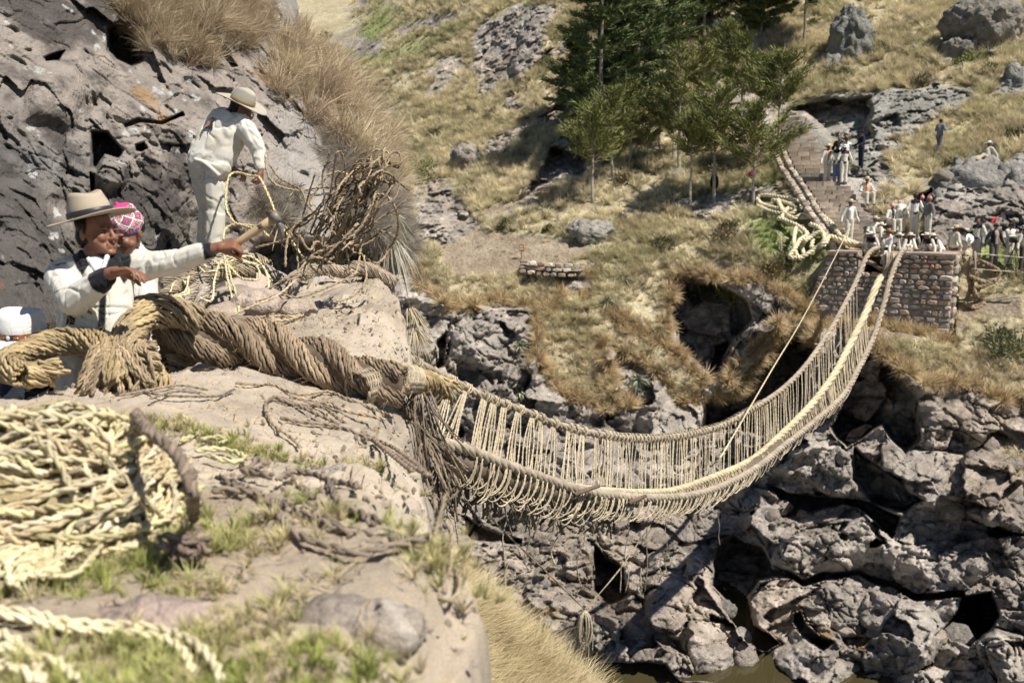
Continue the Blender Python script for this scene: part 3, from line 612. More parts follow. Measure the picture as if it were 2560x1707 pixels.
# dry bank below the slab
n = 5000; w_ = (esd > 3)*1.0; idx, pp = pick(w_, n, bank_pts)
scatter('bank_grass', tall, pp, np.stack([RS.normal(0, .2, n), RS.normal(.3, .25, n), RS.normal(0, .5, n)], -1), RS.uniform(.45, 1.0, n), lerp3((.66,.56,.36), (.50,.40,.22), RS.uniform(0, 1, n)), 'tall straw-coloured grass on the bank below the slab')
# short turf on the foreground slab
m_ = sst(.04, .3, fbm(pt3*2.6, 3, 340) + .55*sst(3.4, 2.2, sY + .3*sX)-.25)*(sdd > .03)*(sY > 1.4)*(sY < 3.9)*(sX < 1.2)
stone_spots = [((250,1540),(.30,.13)),((850,1520),(.2,.14)),((1000,1520),(.16,.2)),((100,1590),(.2,.1))]
for (a_, b_), (rx_, ry_) in stone_spots:
    v = GS(a_, b_); m_ = m_*sst(.8, 1.2, ((sX-v.x)/rx_)**2 + ((sY-v.y)/ry_)**2)
a_ = np.gradient(sx)[None]*np.gradient(sy)[:, None]
n = 4800; spt = np.stack([sX, sY, z], -1); idx, pp = pick(m_*a_, n, spt)
scatter('turf', short, pp, np.stack([RS.normal(0, .3, n), RS.normal(0, .3, n), RS.uniform(0, 6.28, n)], -1), RS.uniform(.22, .62, n), lerp3(lerp3((.60,.52,.28), (.42,.46,.13), sst(-.3, .4, fbm(pp*3, 3, 350))), (.62,.52,.32), (RS.uniform(0, 1, n) > .75)*1.)*RS.uniform(.8, 1.2, (n, 1)), 'short green and yellow turf on the slab')
pebs = []
for k in range(3):
    bm_ = bmesh.new(); bmesh.ops.create_icosphere(bm_, subdivisions=1, radius=.02); me_ = bpy.data.meshes.new('pebble'); bm_.to_mesh(me_); bm_.free()
    for v_ in me_.vertices: v_.co = v_.co*random.Random(v_.index+k*50).uniform(.7, 1.2); v_.co.z *= .6
    a__ = me_.color_attributes.new('Col', 'FLOAT_COLOR', 'POINT'); a__.data.foreach_set('color', np.ones(len(me_.vertices)*4, np.float32)); me_.materials.append(IM); pebs.append(bpy.data.objects.new('pebble', me_))
n = 2600; m_ = (sdd > .0)*(sY > 1.6)*(sst(-.2, .5, fbm(pt3*1.3, 3, 360))+.25*sst(.4, .0, sdd)); idx, pp = pick(m_*a_, n, spt)
scatter('pebbles', pebs, pp, RS.uniform(0, 6, (n, 3)), RS.uniform(.12, 1.0, n)**2.6*.95, lerp3((.50,.41,.33), (.34,.28,.23), RS.uniform(0, 1, n)), 'small stones and grit on the slab')
n = 2600; m_ = (sdd > .1)*(sY > 2)*(sY < 9); idx, pp = pick(m_*a_, n, spt)
scatter('straw_litter', [tuft_mesh('straw_bit', 3, .05, .09, .0016, .3, 70+k, .9, 2) for k in range(3)], pp+np.array([0, 0, .004]), np.stack([RS.normal(0, .1, n), RS.normal(0, .1, n), RS.uniform(0, 6.28, n)], -1), RS.uniform(.4, 1.3, n), lerp3((.60,.48,.28), (.35,.25,.15), RS.uniform(0, 1, n)), 'scattered bits of straw on the slab')
# ---------------------------------------------------------------- the rope bridge
BD = np.array([.48, .877]); BN = np.array([.877, -.48]); B0 = np.array([-1.1, 11.0])
def BP(px, py, off):
    v = P(px, py, 1.0); k = v.x/v.y; o = B0 + BN*off
    t = (k*o[1] - o[0])/(BD[0] - k*BD[1]); t = t if t < 18 else 18 + (t-18)*12.2/17.1
    y = o[1] + BD[1]*t
    return v*(y/v.y)
RC = (.37, .305, .225); RCD = (.25, .195, .14); RCL = (.50, .415, .285); CREAM = (.62, .54, .34)
hand_px = [(990,880),(1013,892),(1055,914),(1128,952),(1170,973),(1235,1002),(1298,1024),(1383,1058),(1468,1080),(1553,1094),(1638,1097),(1723,1086),(1808,1063),(1876,1025),(1953,975),(2014,914),(2068,837),(2106,772),(2137,711),(2163,650),(2179,627),(2200,618)]
cream_px = [(1280,1178),(1390,1208),(1497,1224),(1595,1230),(1680,1226),(1765,1199),(1876,1151),(1953,1086),(2030,1009),(2087,933),(2125,860),(2163,784),(2183,734),(2202,692)]
front_px = [(1040,1090),(1068,1105),(1120,1112),(1170,1126),(1255,1160),(1340,1190),(1425,1220),(1510,1237),(1616,1245),(1723,1239),(1808,1214),(1893,1168),(1953,1120),(2030,1059),(2106,990),(2144,925),(2183,845),(2206,772),(2229,688),(2252,634),(2262,624)]
hand3 = np.array([tuple(BP(x, y, -.6)) for x, y in hand_px]); cream3 = np.array([tuple(BP(x, y, 0.)) for x, y in cream_px]); front3 = np.array([tuple(BP(x, y, .5)) for x, y in front_px])
hand3 = np.vstack([[tuple(P(880, 935, 7.4)), tuple(P(950, 905, 9.8))], hand3]); front3 = np.vstack([[tuple(P(900, 1100, 6.2)), tuple(P(975, 1100, 8.6))], front3])
bridge = empty('rope_bridge', (4, 20, -4)); tag(bridge, 'woven grass rope bridge sagging across the gorge', 'rope bridge')
inv = bridge.matrix_basis.inverted() if False else None
def bpart(name, v, f, c, m='rope', label=None):
    v = np.asarray(v) - np.array([4, 20, -4]); o = mesh(name, v, f, M[m], bridge, True, c)
    if label: o['label'] = label
    return o
def vrope(path, r0, r1, strands=3, pitch=.5, step=.09, sides=7, col=RC, seed=0, flute=.35, fn=7):
    v, f, c = [], [], []; p = spline(path, int(np.linalg.norm(np.diff(path, axis=0), axis=1).sum()/step)); n = len(p); R = np.linspace(r0, r1, n); t, u, w = frames(p)
    L = np.concatenate([[0], np.cumsum(np.linalg.norm(np.diff(p, axis=0), axis=1))]); off = 0; rr = random.Random(seed)
    for k in range(strands):
        a = 2*math.pi*k/strands + 2*math.pi*L/(pitch*R/r0)
        q = p + (R*.5)[:, None]*(u*np.cos(a)[:, None] + w*np.sin(a)[:, None]); tv, tf = tube(q, R*.56, sides, True, flute, fn, 6)
        v.append(tv); f += [tuple(i+off for i in x) for x in tf]; off += len(tv)
        va = 1 + .2*vnoise(np.stack([L*2, 0*L, 0*L+k*9], -1)); c.append(np.repeat(np.array(col)[None]*va[:, None], sides, axis=0))
    return np.vstack(v), f, np.vstack(c)
bpart('hand_rope', *vrope(hand3, .058, .095, 3, .42, .07, 7, RC, 1), label='upper hand rope along the back side')
bpart('hand_rope', *vrope(front3, .075, .10, 3, .45, .07, 7, RC, 2), label='lower grey rope edging the deck')
bpart('floor_cable', *vrope(cream3, .05, .135, 4, .34, .06, 7, (.53,.455,.29), 3), 'straw', label='new pale straw cable lying on the deck')
def samp(px_list, off, x):
    a = np.array(px_list, float); y = np.interp(x, a[:, 0], a[:, 1]); return np.array(tuple(BP(x, y, off))), y
rr = random.Random(5)
# side lacing in bunches
xs = [1040, 1128, 1165, 1212, 1235, 1262, 1297, 1332, 1352, 1385, 1422, 1437, 1458, 1492] 
x = 1510.
while x < 2150: xs.append(x); x += rr.uniform(6, 11)*(1 if x < 1850 else .85)
nl = 0
for i, x in enumerate(xs):
    k = (rr.randint(5, 7) if x < 1300 else rr.randint(3, 5) if x < 1520 else 1 if rr.random() < .4 else 2)
    top, ty = samp(hand_px, -.6, x); wide = (42 if x < 1200 else 24 if x < 1520 else 7)
    for j in range(k):
        if nl >= 290: break
        sl = -46 if x < 1200 else np.interp(x, [1200, 1330, 1500, 1700, 2150], [-26, -14, -6, -2, 4])
        bx = x + sl + (j/(max(1, k-1)) - .5)*wide + rr.uniform(-3, 3); xt = x + (j - k/2)*2.2
        a, _ = samp(hand_px, -.6, xt)
        if bx < 1345: b_, by = samp(front_px, .42, max(1050, bx))
        else: b_, by = samp(cream_px, -.06, min(bx, 2202))
        mid = (a+b_)/2 + np.array([rr.gauss(0, .02), rr.gauss(0, .02), -.02])
        v, f, c = rope_geo([a + np.array([0, 0, -.03]), mid, b_], rr.uniform(.0125, .0175), 2, .12, .045, 4, seed=nl, col=np.array(RCL)*rr.uniform(.75, 1.12))
        bpart('lacing', v, f, c); nl += 1
    # the tie round the hand rope
    if x < 1900:
        m0 = top; d = (samp(hand_px, -.6, x+6)[0]-samp(hand_px, -.6, x-6)[0]); d /= np.linalg.norm(d); u_ = np.cross(d, [0, 0, 1]); u_ /= np.linalg.norm(u_); w_ = np.cross(u_, d)
        tw = 2.5 if x < 1520 else 1.5; ww = .16 if x < 1300 else .10 if x < 1520 else .05; R_ = .072 + (x-1000)/1150*.03
        pth = [m0 + d*(ww*(t_-.5)) + R_*(u_*math.cos(6.283*tw*t_) + w_*math.sin(6.283*tw*t_)) for t_ in np.linspace(0, 1, int(9*tw)+3)]
        v, f, c = rope_geo(pth, .015, 2, .1, .05, 4, seed=i, col=np.array(RCL)*rr.uniform(.85, 1.1)); bpart('tie', v, f, c)
# deck ribs between the floor cable and the front rope
x = 1330.; nr = 0
while x < 2200 and nr < 280:
    a, _ = samp(cream_px, .0, x); b_, _ = samp(front_px, .5, x + rr.uniform(4, 14)); a = a + np.array([0, 0, -.05]); b_ = b_ + np.array([0, 0, -.02]); mid = (a+b_)/2 + np.array([0, 0, -.05 + rr.gauss(0, .02)])
    v, f, c = rope_geo([a, mid, b_], rr.uniform(.014, .024), 2, .14, .06, 4, seed=nr, col=np.array(RCL)*rr.uniform(.55, 1.15)); bpart('deck_rib', v, f, c); nr += 1; x += rr.uniform(2.4, 4)*(1 if x < 1900 else .8)
# the matted floor underneath
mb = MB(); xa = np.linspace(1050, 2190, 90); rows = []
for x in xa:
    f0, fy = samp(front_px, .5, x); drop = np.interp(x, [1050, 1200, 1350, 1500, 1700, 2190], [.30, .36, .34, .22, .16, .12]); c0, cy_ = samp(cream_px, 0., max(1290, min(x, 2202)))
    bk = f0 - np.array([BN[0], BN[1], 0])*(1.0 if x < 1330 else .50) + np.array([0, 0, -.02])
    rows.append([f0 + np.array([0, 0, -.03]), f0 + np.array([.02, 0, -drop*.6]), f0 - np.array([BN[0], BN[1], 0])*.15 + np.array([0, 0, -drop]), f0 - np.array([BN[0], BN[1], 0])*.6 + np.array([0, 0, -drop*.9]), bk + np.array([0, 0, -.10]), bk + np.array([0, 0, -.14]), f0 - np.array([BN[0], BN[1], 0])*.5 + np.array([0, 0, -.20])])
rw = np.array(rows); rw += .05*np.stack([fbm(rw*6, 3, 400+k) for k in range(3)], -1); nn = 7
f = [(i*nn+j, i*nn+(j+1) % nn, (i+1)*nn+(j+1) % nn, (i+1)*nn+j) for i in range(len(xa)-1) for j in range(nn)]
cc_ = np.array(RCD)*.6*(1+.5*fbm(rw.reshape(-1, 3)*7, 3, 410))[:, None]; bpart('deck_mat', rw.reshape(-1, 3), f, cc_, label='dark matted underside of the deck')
# drooping loops below the front rope
x = 1190.; nf = 0
while x < 2205 and nf < 260:
    dense = 1 if x > 1480 else .7
    for j in range(2 if x < 1900 else 1):
        x1 = x + rr.uniform(-4, 4); x2 = x1 - (rr.uniform(55, 95) if x < 1500 else rr.uniform(30, 60) if x < 1900 else rr.uniform(14, 30))
        a, _ = samp(front_px, .53, x1); b_, _ = samp(front_px, .45, max(1060, x2)); dr = rr.uniform(.28, .42)*(1.25 if x < 1500 else 1.0 if x < 1850 else .85)*np.interp(x, [1190, 1350, 2200], [1.2, 1.1, .8])
        m1 = a*.75 + b_*.25 + np.array([0, -.05, -dr*.75]); m2 = a*.4 + b_*.6 + np.array([0, -.03, -dr])
        path = [a + np.array([0, -.04, -.02]), a*.95 + b_*.05 + np.array([0, -.08, -dr*.3]), m1, m2] + ([b_*.85+a*.15 + np.array([0, 0, -dr*.6])] if rr.random() < .6 else [])
        v, f, c = rope_geo(path, rr.uniform(.011, .016), 2, .12, .05, 4, seed=nf, col=np.array(RCL)*rr.uniform(.7, 1.15)); bpart('fringe_loop', v, f, c); nf += 1
    x += rr.uniform(7, 13)/dense*(.85 if x > 1850 else 1)
# loose brown fibre under the near end
for k in range(120):
    x = rr.uniform(1055, 1540); f0, _ = samp(front_px, rr.uniform(-.2, .5), max(1060, x)); l = rr.uniform(.25, .62)*np.interp(x, [1050, 1300, 1640], [1.1, 1.2, .55]); st = f0 + np.array([0, 0, -rr.uniform(.15, .3)])
    v, f, c = rope_geo([st, st + np.array([rr.gauss(0, .05), 0, -l*.5]), st + np.array([rr.gauss(0, .09), 0, -l])], rr.uniform(.014, .036), 2, .14, .06, 4, seed=k, col=np.array(RCD)*rr.uniform(.4, 1.25), fuzz=30); bpart('frayed_end', v, f, c)
# long strings hanging free
for k, (x, y0, y1) in enumerate([(1122,1240,1400),(1139,1235,1470),(1264,1290,1500),(1260,1400,1530),(1322,1292,1430),(1384,1262,1415),(1371,1420,1410),(1452,1302,1470),(1567,1290,1480),(1554,1400,1480),(1612,1310,1478),(1603,1420,1485),(1662,1295,1440),(1650,1420,1455),(1795,1272,1362)]):
    if y1 <= y0: continue
    a = np.array(tuple(BP(x, y0, .3))); b_ = np.array(tuple(BP(x + rr.uniform(-6, 6), y1, .3))); n_ = 5
    path = [a + (b_-a)*t_ + np.array([rr.gauss(0, .03), 0, 0]) for t_ in np.linspace(0, 1, n_)]
    v, f, c = rope_geo(path, .016 if k % 2 else .012, 2, .11, .045, 4, seed=k, col=np.array(RCL)*rr.uniform(.6, 1.1), fuzz=8); bpart('hanging_string', v, f, c)
# two sticks caught in the deck
for (x1, y1, x2, y2) in ((1437,1236,1498,1214),(1573,1258,1614,1239)):
    o = mesh('stick', *tube([BP(x1, y1, .62), BP((x1+x2)/2, (y1+y2)/2-1, .66), BP(x2, y2, .70)], [.035, .032, .026], 7), M['bark'], None, True, None)
    a = o.data.color_attributes.new('Col', 'FLOAT_COLOR', 'POINT'); a.data.foreach_set('color', np.tile(np.array([.17, .12, .085, 1], np.float32), len(o.data.vertices)))
    tag(o, 'dark weathered stick poking out of the bridge deck, ' + ('the longer of the two' if x1 < 1500 else 'the shorter of the two'), 'stick', 'sticks in the bridge deck')
def single(name, geo, m, label, cat, group=None):
    v, f, c = geo; ctr = np.asarray(v).mean(0); o = mesh(name, np.asarray(v)-ctr, f, M[m], None, True, c); o.location = ctr; tag(o, label, cat, group); return o
# the bundle hung on a V of rope
apex = BP(1462, 1523, .2); ap = np.array(tuple(apex))
v, f, c = [], [], []; mb = MB()
for pts_ in ([(1210,1275),(1262,1330),(1330,1395),(1400,1462),(1462,1523)], [(1553,1418),(1510,1470),(1462,1523)], [(1640,1290),(1600,1350),(1553,1418)]):
    mb.add(*rope_geo([tuple(BP(x, y, .2)) for x, y in pts_], .016, 2, .11, .05, 4, seed=1, col=(.33, .27, .17), fuzz=10))
o = mb.build('sling_rope', M['rope'], None, True); tag(o, 'thin rope slung in a V below the bridge', 'rope')
mb = MB()
for k in range(22):
    s_ = rr.uniform(.3, 1); ph = rr.uniform(0, 6.28); pts_ = []
    for t_ in np.linspace(0, 1, 9):
        a_ = 6.283*t_; pts_.append(ap + np.array([math.sin(a_)*.14*s_*math.cos(ph), math.sin(a_)*.12*s_*math.sin(ph), -.02 - (.48*s_+.1)*(1-math.cos(a_))/2*1.15]))
    mb.add(*rope_geo(pts_, .013, 2, .1, .05, 4, seed=k, col=np.array(RCL)*rr.uniform(.8, 1.15)))
for dx, l in ((-.2, .95), (-.16, .8), (.06, .9), (.12, .7)): mb.add(*rope_geo([ap, ap + np.array([dx, 0, -l*.5]), ap + np.array([dx*1.05, 0, -l])], .011, 2, .1, .05, 4, seed=3, col=RCL, fuzz=10))
for k in range(5): mb.add(*rope_geo([ap + np.array([math.cos(t_)*.05, math.sin(t_)*.05, -.08-.012*k]) for t_ in np.linspace(0, 6.3, 10)], .012, 2, .1, .05, 4, col=RCL))
tag(mb.build('rope_bundle', M['straw'], None, True), 'small coiled bundle of pale rope hanging under the bridge', 'rope bundle')
# the long line stretched to the man on the abutment
lp = [(2126,560,39.2),(2100,618,38.4),(2010,790,33),(1935,915,28.5),(1868,1030,24.5),(1828,1098,22.5),(1800,1145,21.4)]
single('guide_rope', rope_geo([tuple(P(*q_)) for q_ in lp], .024, 3, .25, .12, 4, col=(.58, .49, .32), fuzz=4), 'straw', 'long thin straw rope stretched from the abutment down to the bridge', 'rope')
# ---------------------------------------------------------------- stone abutment, stairs, terrace wall, fences, signs
rs_ = random.Random(21)
def stone_geo(w, h, d, r, rough=.12):
    "a rough stone: w along x, h along z, face towards -y"
    n = r.choice([4, 5, 6, 6, 7]); pts = []
    for i in range(n):
        a = 6.283*(i+.5)/n + r.uniform(-.15, .15); e = 4.5
        ca, sa = math.cos(a), math.sin(a); k = (abs(ca)**e + abs(sa)**e)**(-1/e); pts.append((ca*k*w/2*r.uniform(1-rough, 1), sa*k*h/2*r.uniform(1-rough, 1)))
    v = [(x, d*.3, z) for x, z in pts] + [(x*.97, -d*.45, z*.97) for x, z in pts] + [(x*.72 + r.uniform(-.02, .02)*w, -d*r.uniform(.75, 1.05), z*.72) for x, z in pts]
    f = [(i, (i+1) % n, n+(i+1) % n, n+i) for i in range(n)] + [(n+i, n+(i+1) % n, 2*n+(i+1) % n, 2*n+i) for i in range(n)] + [tuple(2*n+i for i in range(n))]
    return v, f
SC = [(.40,.32,.25), (.45,.385,.31), (.36,.23,.16), (.30,.235,.18), (.34,.29,.235), (.25,.19,.145), (.38,.325,.265), (.28,.245,.21), (.33,.24,.17), (.22,.185,.16)]
def put_stone(parent, org, ax, az, ay, w, h, d, name='stone', cols=SC, r=rs_, rough=.12):
    v, f = stone_geo(w, h, d, r, rough); c = np.array(r.choice(cols))*r.uniform(1.05, 1.6)
    R_ = np.array([ax, ay, az]); V = np.asarray(v) @ R_
    o = mesh(name, V, f, M['stone'], parent, False, np.tile(c, (len(V), 1))); o.location = tuple(np.asarray(org) - np.asarray(parent.location)); return o
AX = np.array([.877, -.48, 0]); AY = np.array([.48, .877, 0]); AZ = np.array([0, 0, 1.])     # right along the wall, into the wall, up
A0 = np.array([13.7, 38.0, 0]); ztop = P(2235, 634, 37.9).z
abut = empty('stone_abutment', (A0[0], A0[1], ztop)); tag(abut, 'dry stone abutment of rubble blocks holding the far end of the bridge', 'abutment')
def aw(s, y, z): return A0 + AX*s + AY*y + AZ*(ztop+z)
def bot(s): return np.interp(s, [-2.7, -1.6, 0, 1.2, 2.9], [-2.35, -2.40, -2.45, -2.6, -3.25])
def left(z): return -1.62 + .36*z*1.0                           # battered left edge
core = [];
def prof(s0t, s1t, s0b, s1b, zt, zb0, zb1): 
    fr = [aw(s0t, .1, zt), aw(s1t, .1, zt), aw(s1b, .0, zb1), aw(s0b, .0, zb0)]; bk = [aw(s0t, 3.4, zt), aw(s1t, 3.4, zt), aw(s1b, 3.4, zb1-.3), aw(s0b, 3.4, zb0-.3)]
    return fr + bk, [(0,3,2,1), (0,1,5,4), (1,2,6,5), (2,3,7,6), (3,0,4,7), (4,5,6,7)]
mb = MB(); cb = (.38, .31, .245)
mb.add(*prof(-1.6, -.5, -2.5, -.5, 0, -2.5, -2.7), cb); mb.add(*prof(.5, 2.88, .5, 2.88, 0, -2.7, -3.4), cb); mb.add(*prof(-.5, .5, -.5, .5, -.85, -2.7, -2.7), cb)
mb.v = [x - np.array(abut.location) for x in mb.v]; mb.build('wall_core', M['stone'], abut)
z_ = 0.; ns = 0
while z_ > -3.3:
    h = rs_.uniform(.13, .30); s = left(z_)+.0; zc = z_ - h/2
    while s < 2.88:
        w = rs_.uniform(.16, .50)
        if s + w > 2.70: w = 2.9 - s
        sc_s = s + w/2; ok = zc - h*.3 > bot(sc_s) and not (-.5 < sc_s < .5 and zc > -.8)
        if ok and ns < 250:
            put_stone(abut, aw(sc_s, .03, zc + rs_.uniform(-.02, .02)), AX, AZ, AY, w*.99, h*rs_.uniform(.85, 1.02), rs_.uniform(.05, .11)); ns += 1
        s += w
    z_ -= h*.96
# right flank in grey tufa, covered with dry roots
z_ = 0.
while z_ > -2.6:
    h = rs_.uniform(.3, .45); y = .1
    while y < 1.6:
        w = rs_.uniform(.3, .6)
        put_stone(abut, aw(2.9, y + w/2, z_-h/2), AY, AZ, -AX, w*.98, h*.98, .12, cols=[(.27,.225,.175), (.31,.265,.21)]); y += w
    z_ -= h
def slabpart(name, pts, th, col, parent, m='stone'):
    n = len(pts); p = [np.asarray(q_) - np.array(parent.location) for q_ in pts]; v = p + [q_ - AZ*th for q_ in p]
    mesh(name, v, [tuple(range(n))[::-1], tuple(range(n, 2*n))] + [(i, (i+1) % n, n+(i+1) % n, n+i) for i in range(n)], M[m], parent, False, np.tile(col, (2*n, 1)))
slabpart('coping', [aw(-1.66, -.06, .05), aw(-.5, -.06, .07), aw(-.5, 3.3, .06), aw(-1.66, 3.3, .06)], .09, (.40, .30, .23), abut)
slabpart('coping', [aw(.5, -.06, .05), aw(1.7, -.05, .08), aw(2.95, -.06, .05), aw(2.95, 3.3, .06), aw(.5, 3.3, .06)], .09, (.38, .29, .23), abut)
# a wooden anchor beam lying across the notch
mesh('anchor_beam', np.asarray(tube([aw(-.75, .15, -.05), aw(.1, .1, -.42), aw(.42, .0, -.62)], .085, 8)[0]) - np.array(abut.location), tube([aw(-.75, .15, -.05), aw(.1, .1, -.42), aw(.42, .0, -.62)], .085, 8)[1], M['bark'], abut, True, np.tile((.22, .16, .10), (24, 1)))
# a sheaf of frayed straw over the front edge
mb = MB()
for k in range(34):
    s_ = rs_.uniform(.55, .95); a_ = aw(s_, -.10, .05); mb.add(*rope_geo([a_, a_ + np.array([0, -.06, -.3]), a_ + np.array([rs_.uniform(-.12, .1)-.1, -.05, -rs_.uniform(.6, .95)])], .017, 1, .2, .15, 3, col=np.array(RCL)*rs_.uniform(.7, 1.1)))
tag(mb.build('straw_sheaf', M['straw'], None, True), 'sheaf of frayed straw hanging over the abutment edge', 'straw sheaf')
# ---- stairs
stairs = empty('staircase', tuple(P(2160, 610, 40.6))); tag(stairs, 'rough stone staircase climbing the slope behind the abutment', 'staircase')
Lp = np.array([(2118,612),(2098,578),(2060,530),(2025,470),(1990,420),(1972,380),(1958,335),(1950,286)], float); Rp = np.array([(2214,604),(2188,570),(2158,520),(2130,470),(2094,430),(2058,372),(2016,318),(1990,282)], float)
tt = np.linspace(0, 1, 8); NS = 31; 
_ty = np.linspace(0, 1, 24); _cx = [np.interp(-(608-324*q_), -Lp[:, 1], (Lp[:, 0]+Rp[:, 0])/2) for q_ in _ty]; _pf = np.polyfit(_ty, [float(far_base(np.array(x_), np.array(608-324*q_)))-.55 for x_, q_ in zip(_cx, _ty)], 3)
SD = lambda t: float(np.polyval(_pf, t))
nst = 0
for k in range(NS):
    t = k/(NS-1); yk = 608 - (608-284)*t
    lx_ = np.interp(-yk, -Lp[:, 1], Lp[:, 0]); rx_ = np.interp(-yk, -Rp[:, 1], Rp[:, 0])
    d = SD(t); a = np.array(tuple(P(lx_, yk, d))); b_ = np.array(tuple(P(rx_, yk-1, d-.35))); w = np.linalg.norm(b_-a); ax = (b_-a)/w; ax[2] = 0; ax /= np.linalg.norm(ax); ay = np.array([-ax[1], ax[0], 0])
    s = 0; nn_ = 4 if w > 1.6 else 3; cuts = sorted(rs_.uniform(.1, .9)*w for _ in range(nn_-1)); cuts = [0] + [w*(i+rs_.uniform(-.36, .36))/nn_ for i in range(1, nn_)] + [w]
    for i in range(nn_):
        w_ = cuts[i+1]-cuts[i]; c_ = a + ax*(cuts[i]+w_/2) + np.array([0, 0, -.09 + rs_.uniform(-.03, .03)])
        x0, x1 = -w_/2*.965, w_/2*.965; dp = .62; hz = .13; j = lambda q_: rs_.uniform(-q_, q_)
        v = [(x0, j(.03), hz), (x1, j(.03), hz), (x1, dp, hz), (x0, dp, hz), (x0, -.02+j(.02), -hz), (x1, -.02+j(.02), -hz), (x1, dp, -hz), (x0, dp, -hz), ]
        V = np.array(v) @ np.array([ax, ay, AZ]); cl_ = np.array(rs_.choice([(.36,.29,.22), (.31,.25,.19), (.40,.33,.255), (.28,.24,.20)]))*rs_.uniform(.75, 1.25)
        o = mesh('step_stone', V, [(0,1,2,3), (4,5,1,0), (5,6,2,1), (6,7,3,2), (7,4,0,3), (7,6,5,4)], M['stone'], stairs, False, np.tile(cl_, (8, 1))); o.location = tuple(c_ - np.array(stairs.location)); nst += 1
# low stone kerbs down the left of the stairs
kerb = empty('stone_kerb', tuple(P(2040, 500, 43.5))); tag(kerb, 'low stone kerb running down the left side of the staircase', 'kerb')
for off_, nn_ in ((-12, 46), (-34, 40)):
    for k in range(nn_):
        t = k/(nn_-1); yk = 620 - (620-(372 if off_ > -20 else 380))*t; lx_ = np.interp(-yk, -Lp[:, 1], Lp[:, 0]) + off_; p_ = np.array(tuple(P(lx_, yk, SD((608-yk)/324)-.05)))
        put_stone(kerb, p_ + np.array([0, 0, -.05]), np.array([-.35, .93, 0]), AZ, np.array([.93, .35, 0]), rs_.uniform(.26, .4), rs_.uniform(.2, .3), .16, cols=[(.33,.27,.21), (.40,.34,.27), (.25,.2,.16)])
# ---- low terrace wall
tw = empty('terrace_wall', tuple(P(1390, 680, 42))); tag(tw, 'low curved dry stone wall round a small dirt platform', 'stone wall')
for row in range(3):
    x = 1296.
    while x < 1480:
        w = rs_.uniform(14, 26); t = (x+w/2-1296)/184; yb = 668 + 14*math.sin(min(1, t*1.5)*1.57) - 4*t - (1-row)*0 - row*12 + 8; d_ = 42.2 - 1.3*math.sin(t*math.pi)
        put_stone(tw, np.array(tuple(P(x+w/2, yb, d_))), np.array([1, 0, 0.]), AZ, np.array([0, 1., 0]), w/F*d_*.98, .2*rs_.uniform(.9, 1.1), .14, rough=.18); x += w
plat = [tuple(P(*q_)) for q_ in [(1300,662,42.2),(1330,671,41.6),(1385,673,41),(1440,672,41),(1478,662,42),(1470,650,44),(1400,644,45),(1320,646,44.5)]]
pv = np.array(plat); pv[:, 2] = pv[:, 2].max()-.10; pl_ = mesh('platform', list(pv) + [q_ - AZ*.2 for q_ in pv], [tuple(range(8))] + [(i+8, (i+1) % 8+8, (i+1) % 8, i) for i in range(8)], M['far_rock'], None, False, np.tile((.40, .33, .245), (16, 1))); tag(pl_, 'packed earth platform', kind='structure')
# ---- posts and ropes
def post(px, py0, py1, d, r=.05, col=(.33, .27, .21)):
    a = P(px, py1, d); b_ = P(px, py0, d); v, f = tube([a - Vector((0, 0, .2)), (a+b_)/2 + Vector((.01, 0, 0)), b_], [r, r*.95, r*.85], 7); return np.asarray(v), f, np.tile(col, (len(v), 1))
def fence(name, posts, lines, label, cat='rope fence'):
    o0 = np.array(tuple(P(*posts[0][:1], posts[0][2], posts[0][3]))); e = empty(name, tuple(o0)); tag(e, label, cat)
    for q_ in posts:
        v, f, c = post(*q_); mesh('post', v-o0, f, M['wood'], e, True, c)
    for ln in lines:
        v, f, c = rope_geo([tuple(P(*q_)) for q_ in ln], .022, 2, .2, .15, 4, col=(.6, .52, .35)); mesh('line', v-o0, f, M['straw'], e, True, c)
fence('rope_fence', [(1840,520,560,44.8),(1916,534,577,43),(1952,590,636,40.2)], [[(1840,522,44.8),(1880,532,44),(1916,536,43)],[(1840,540,44.8),(1880,550,44),(1898,555,43.6)],[(1916,536,43),(1938,575,41.5),(1952,593,40.2)],[(1916,546,43),(1935,585,41.5),(1952,612,40.2)],[(1952,592,40.2),(2010,606,40.3),(2070,613,40),(2100,612,39.7)],[(1952,612,40.2),(2010,625,40),(2078,632,39.5)]], 'wooden posts strung with straw rope beside the green bank')
fence('rope_barrier', [(2437,628,692,37.3),(2562,640,700,36.6)], [[(2395,628,37.6),(2437,634,37.3),(2500,639,37),(2600,648,36.5)],[(2430,672,37.3),(2500,677,37),(2600,684,36.5)]], 'rope barrier between posts in front of the standing crowd')
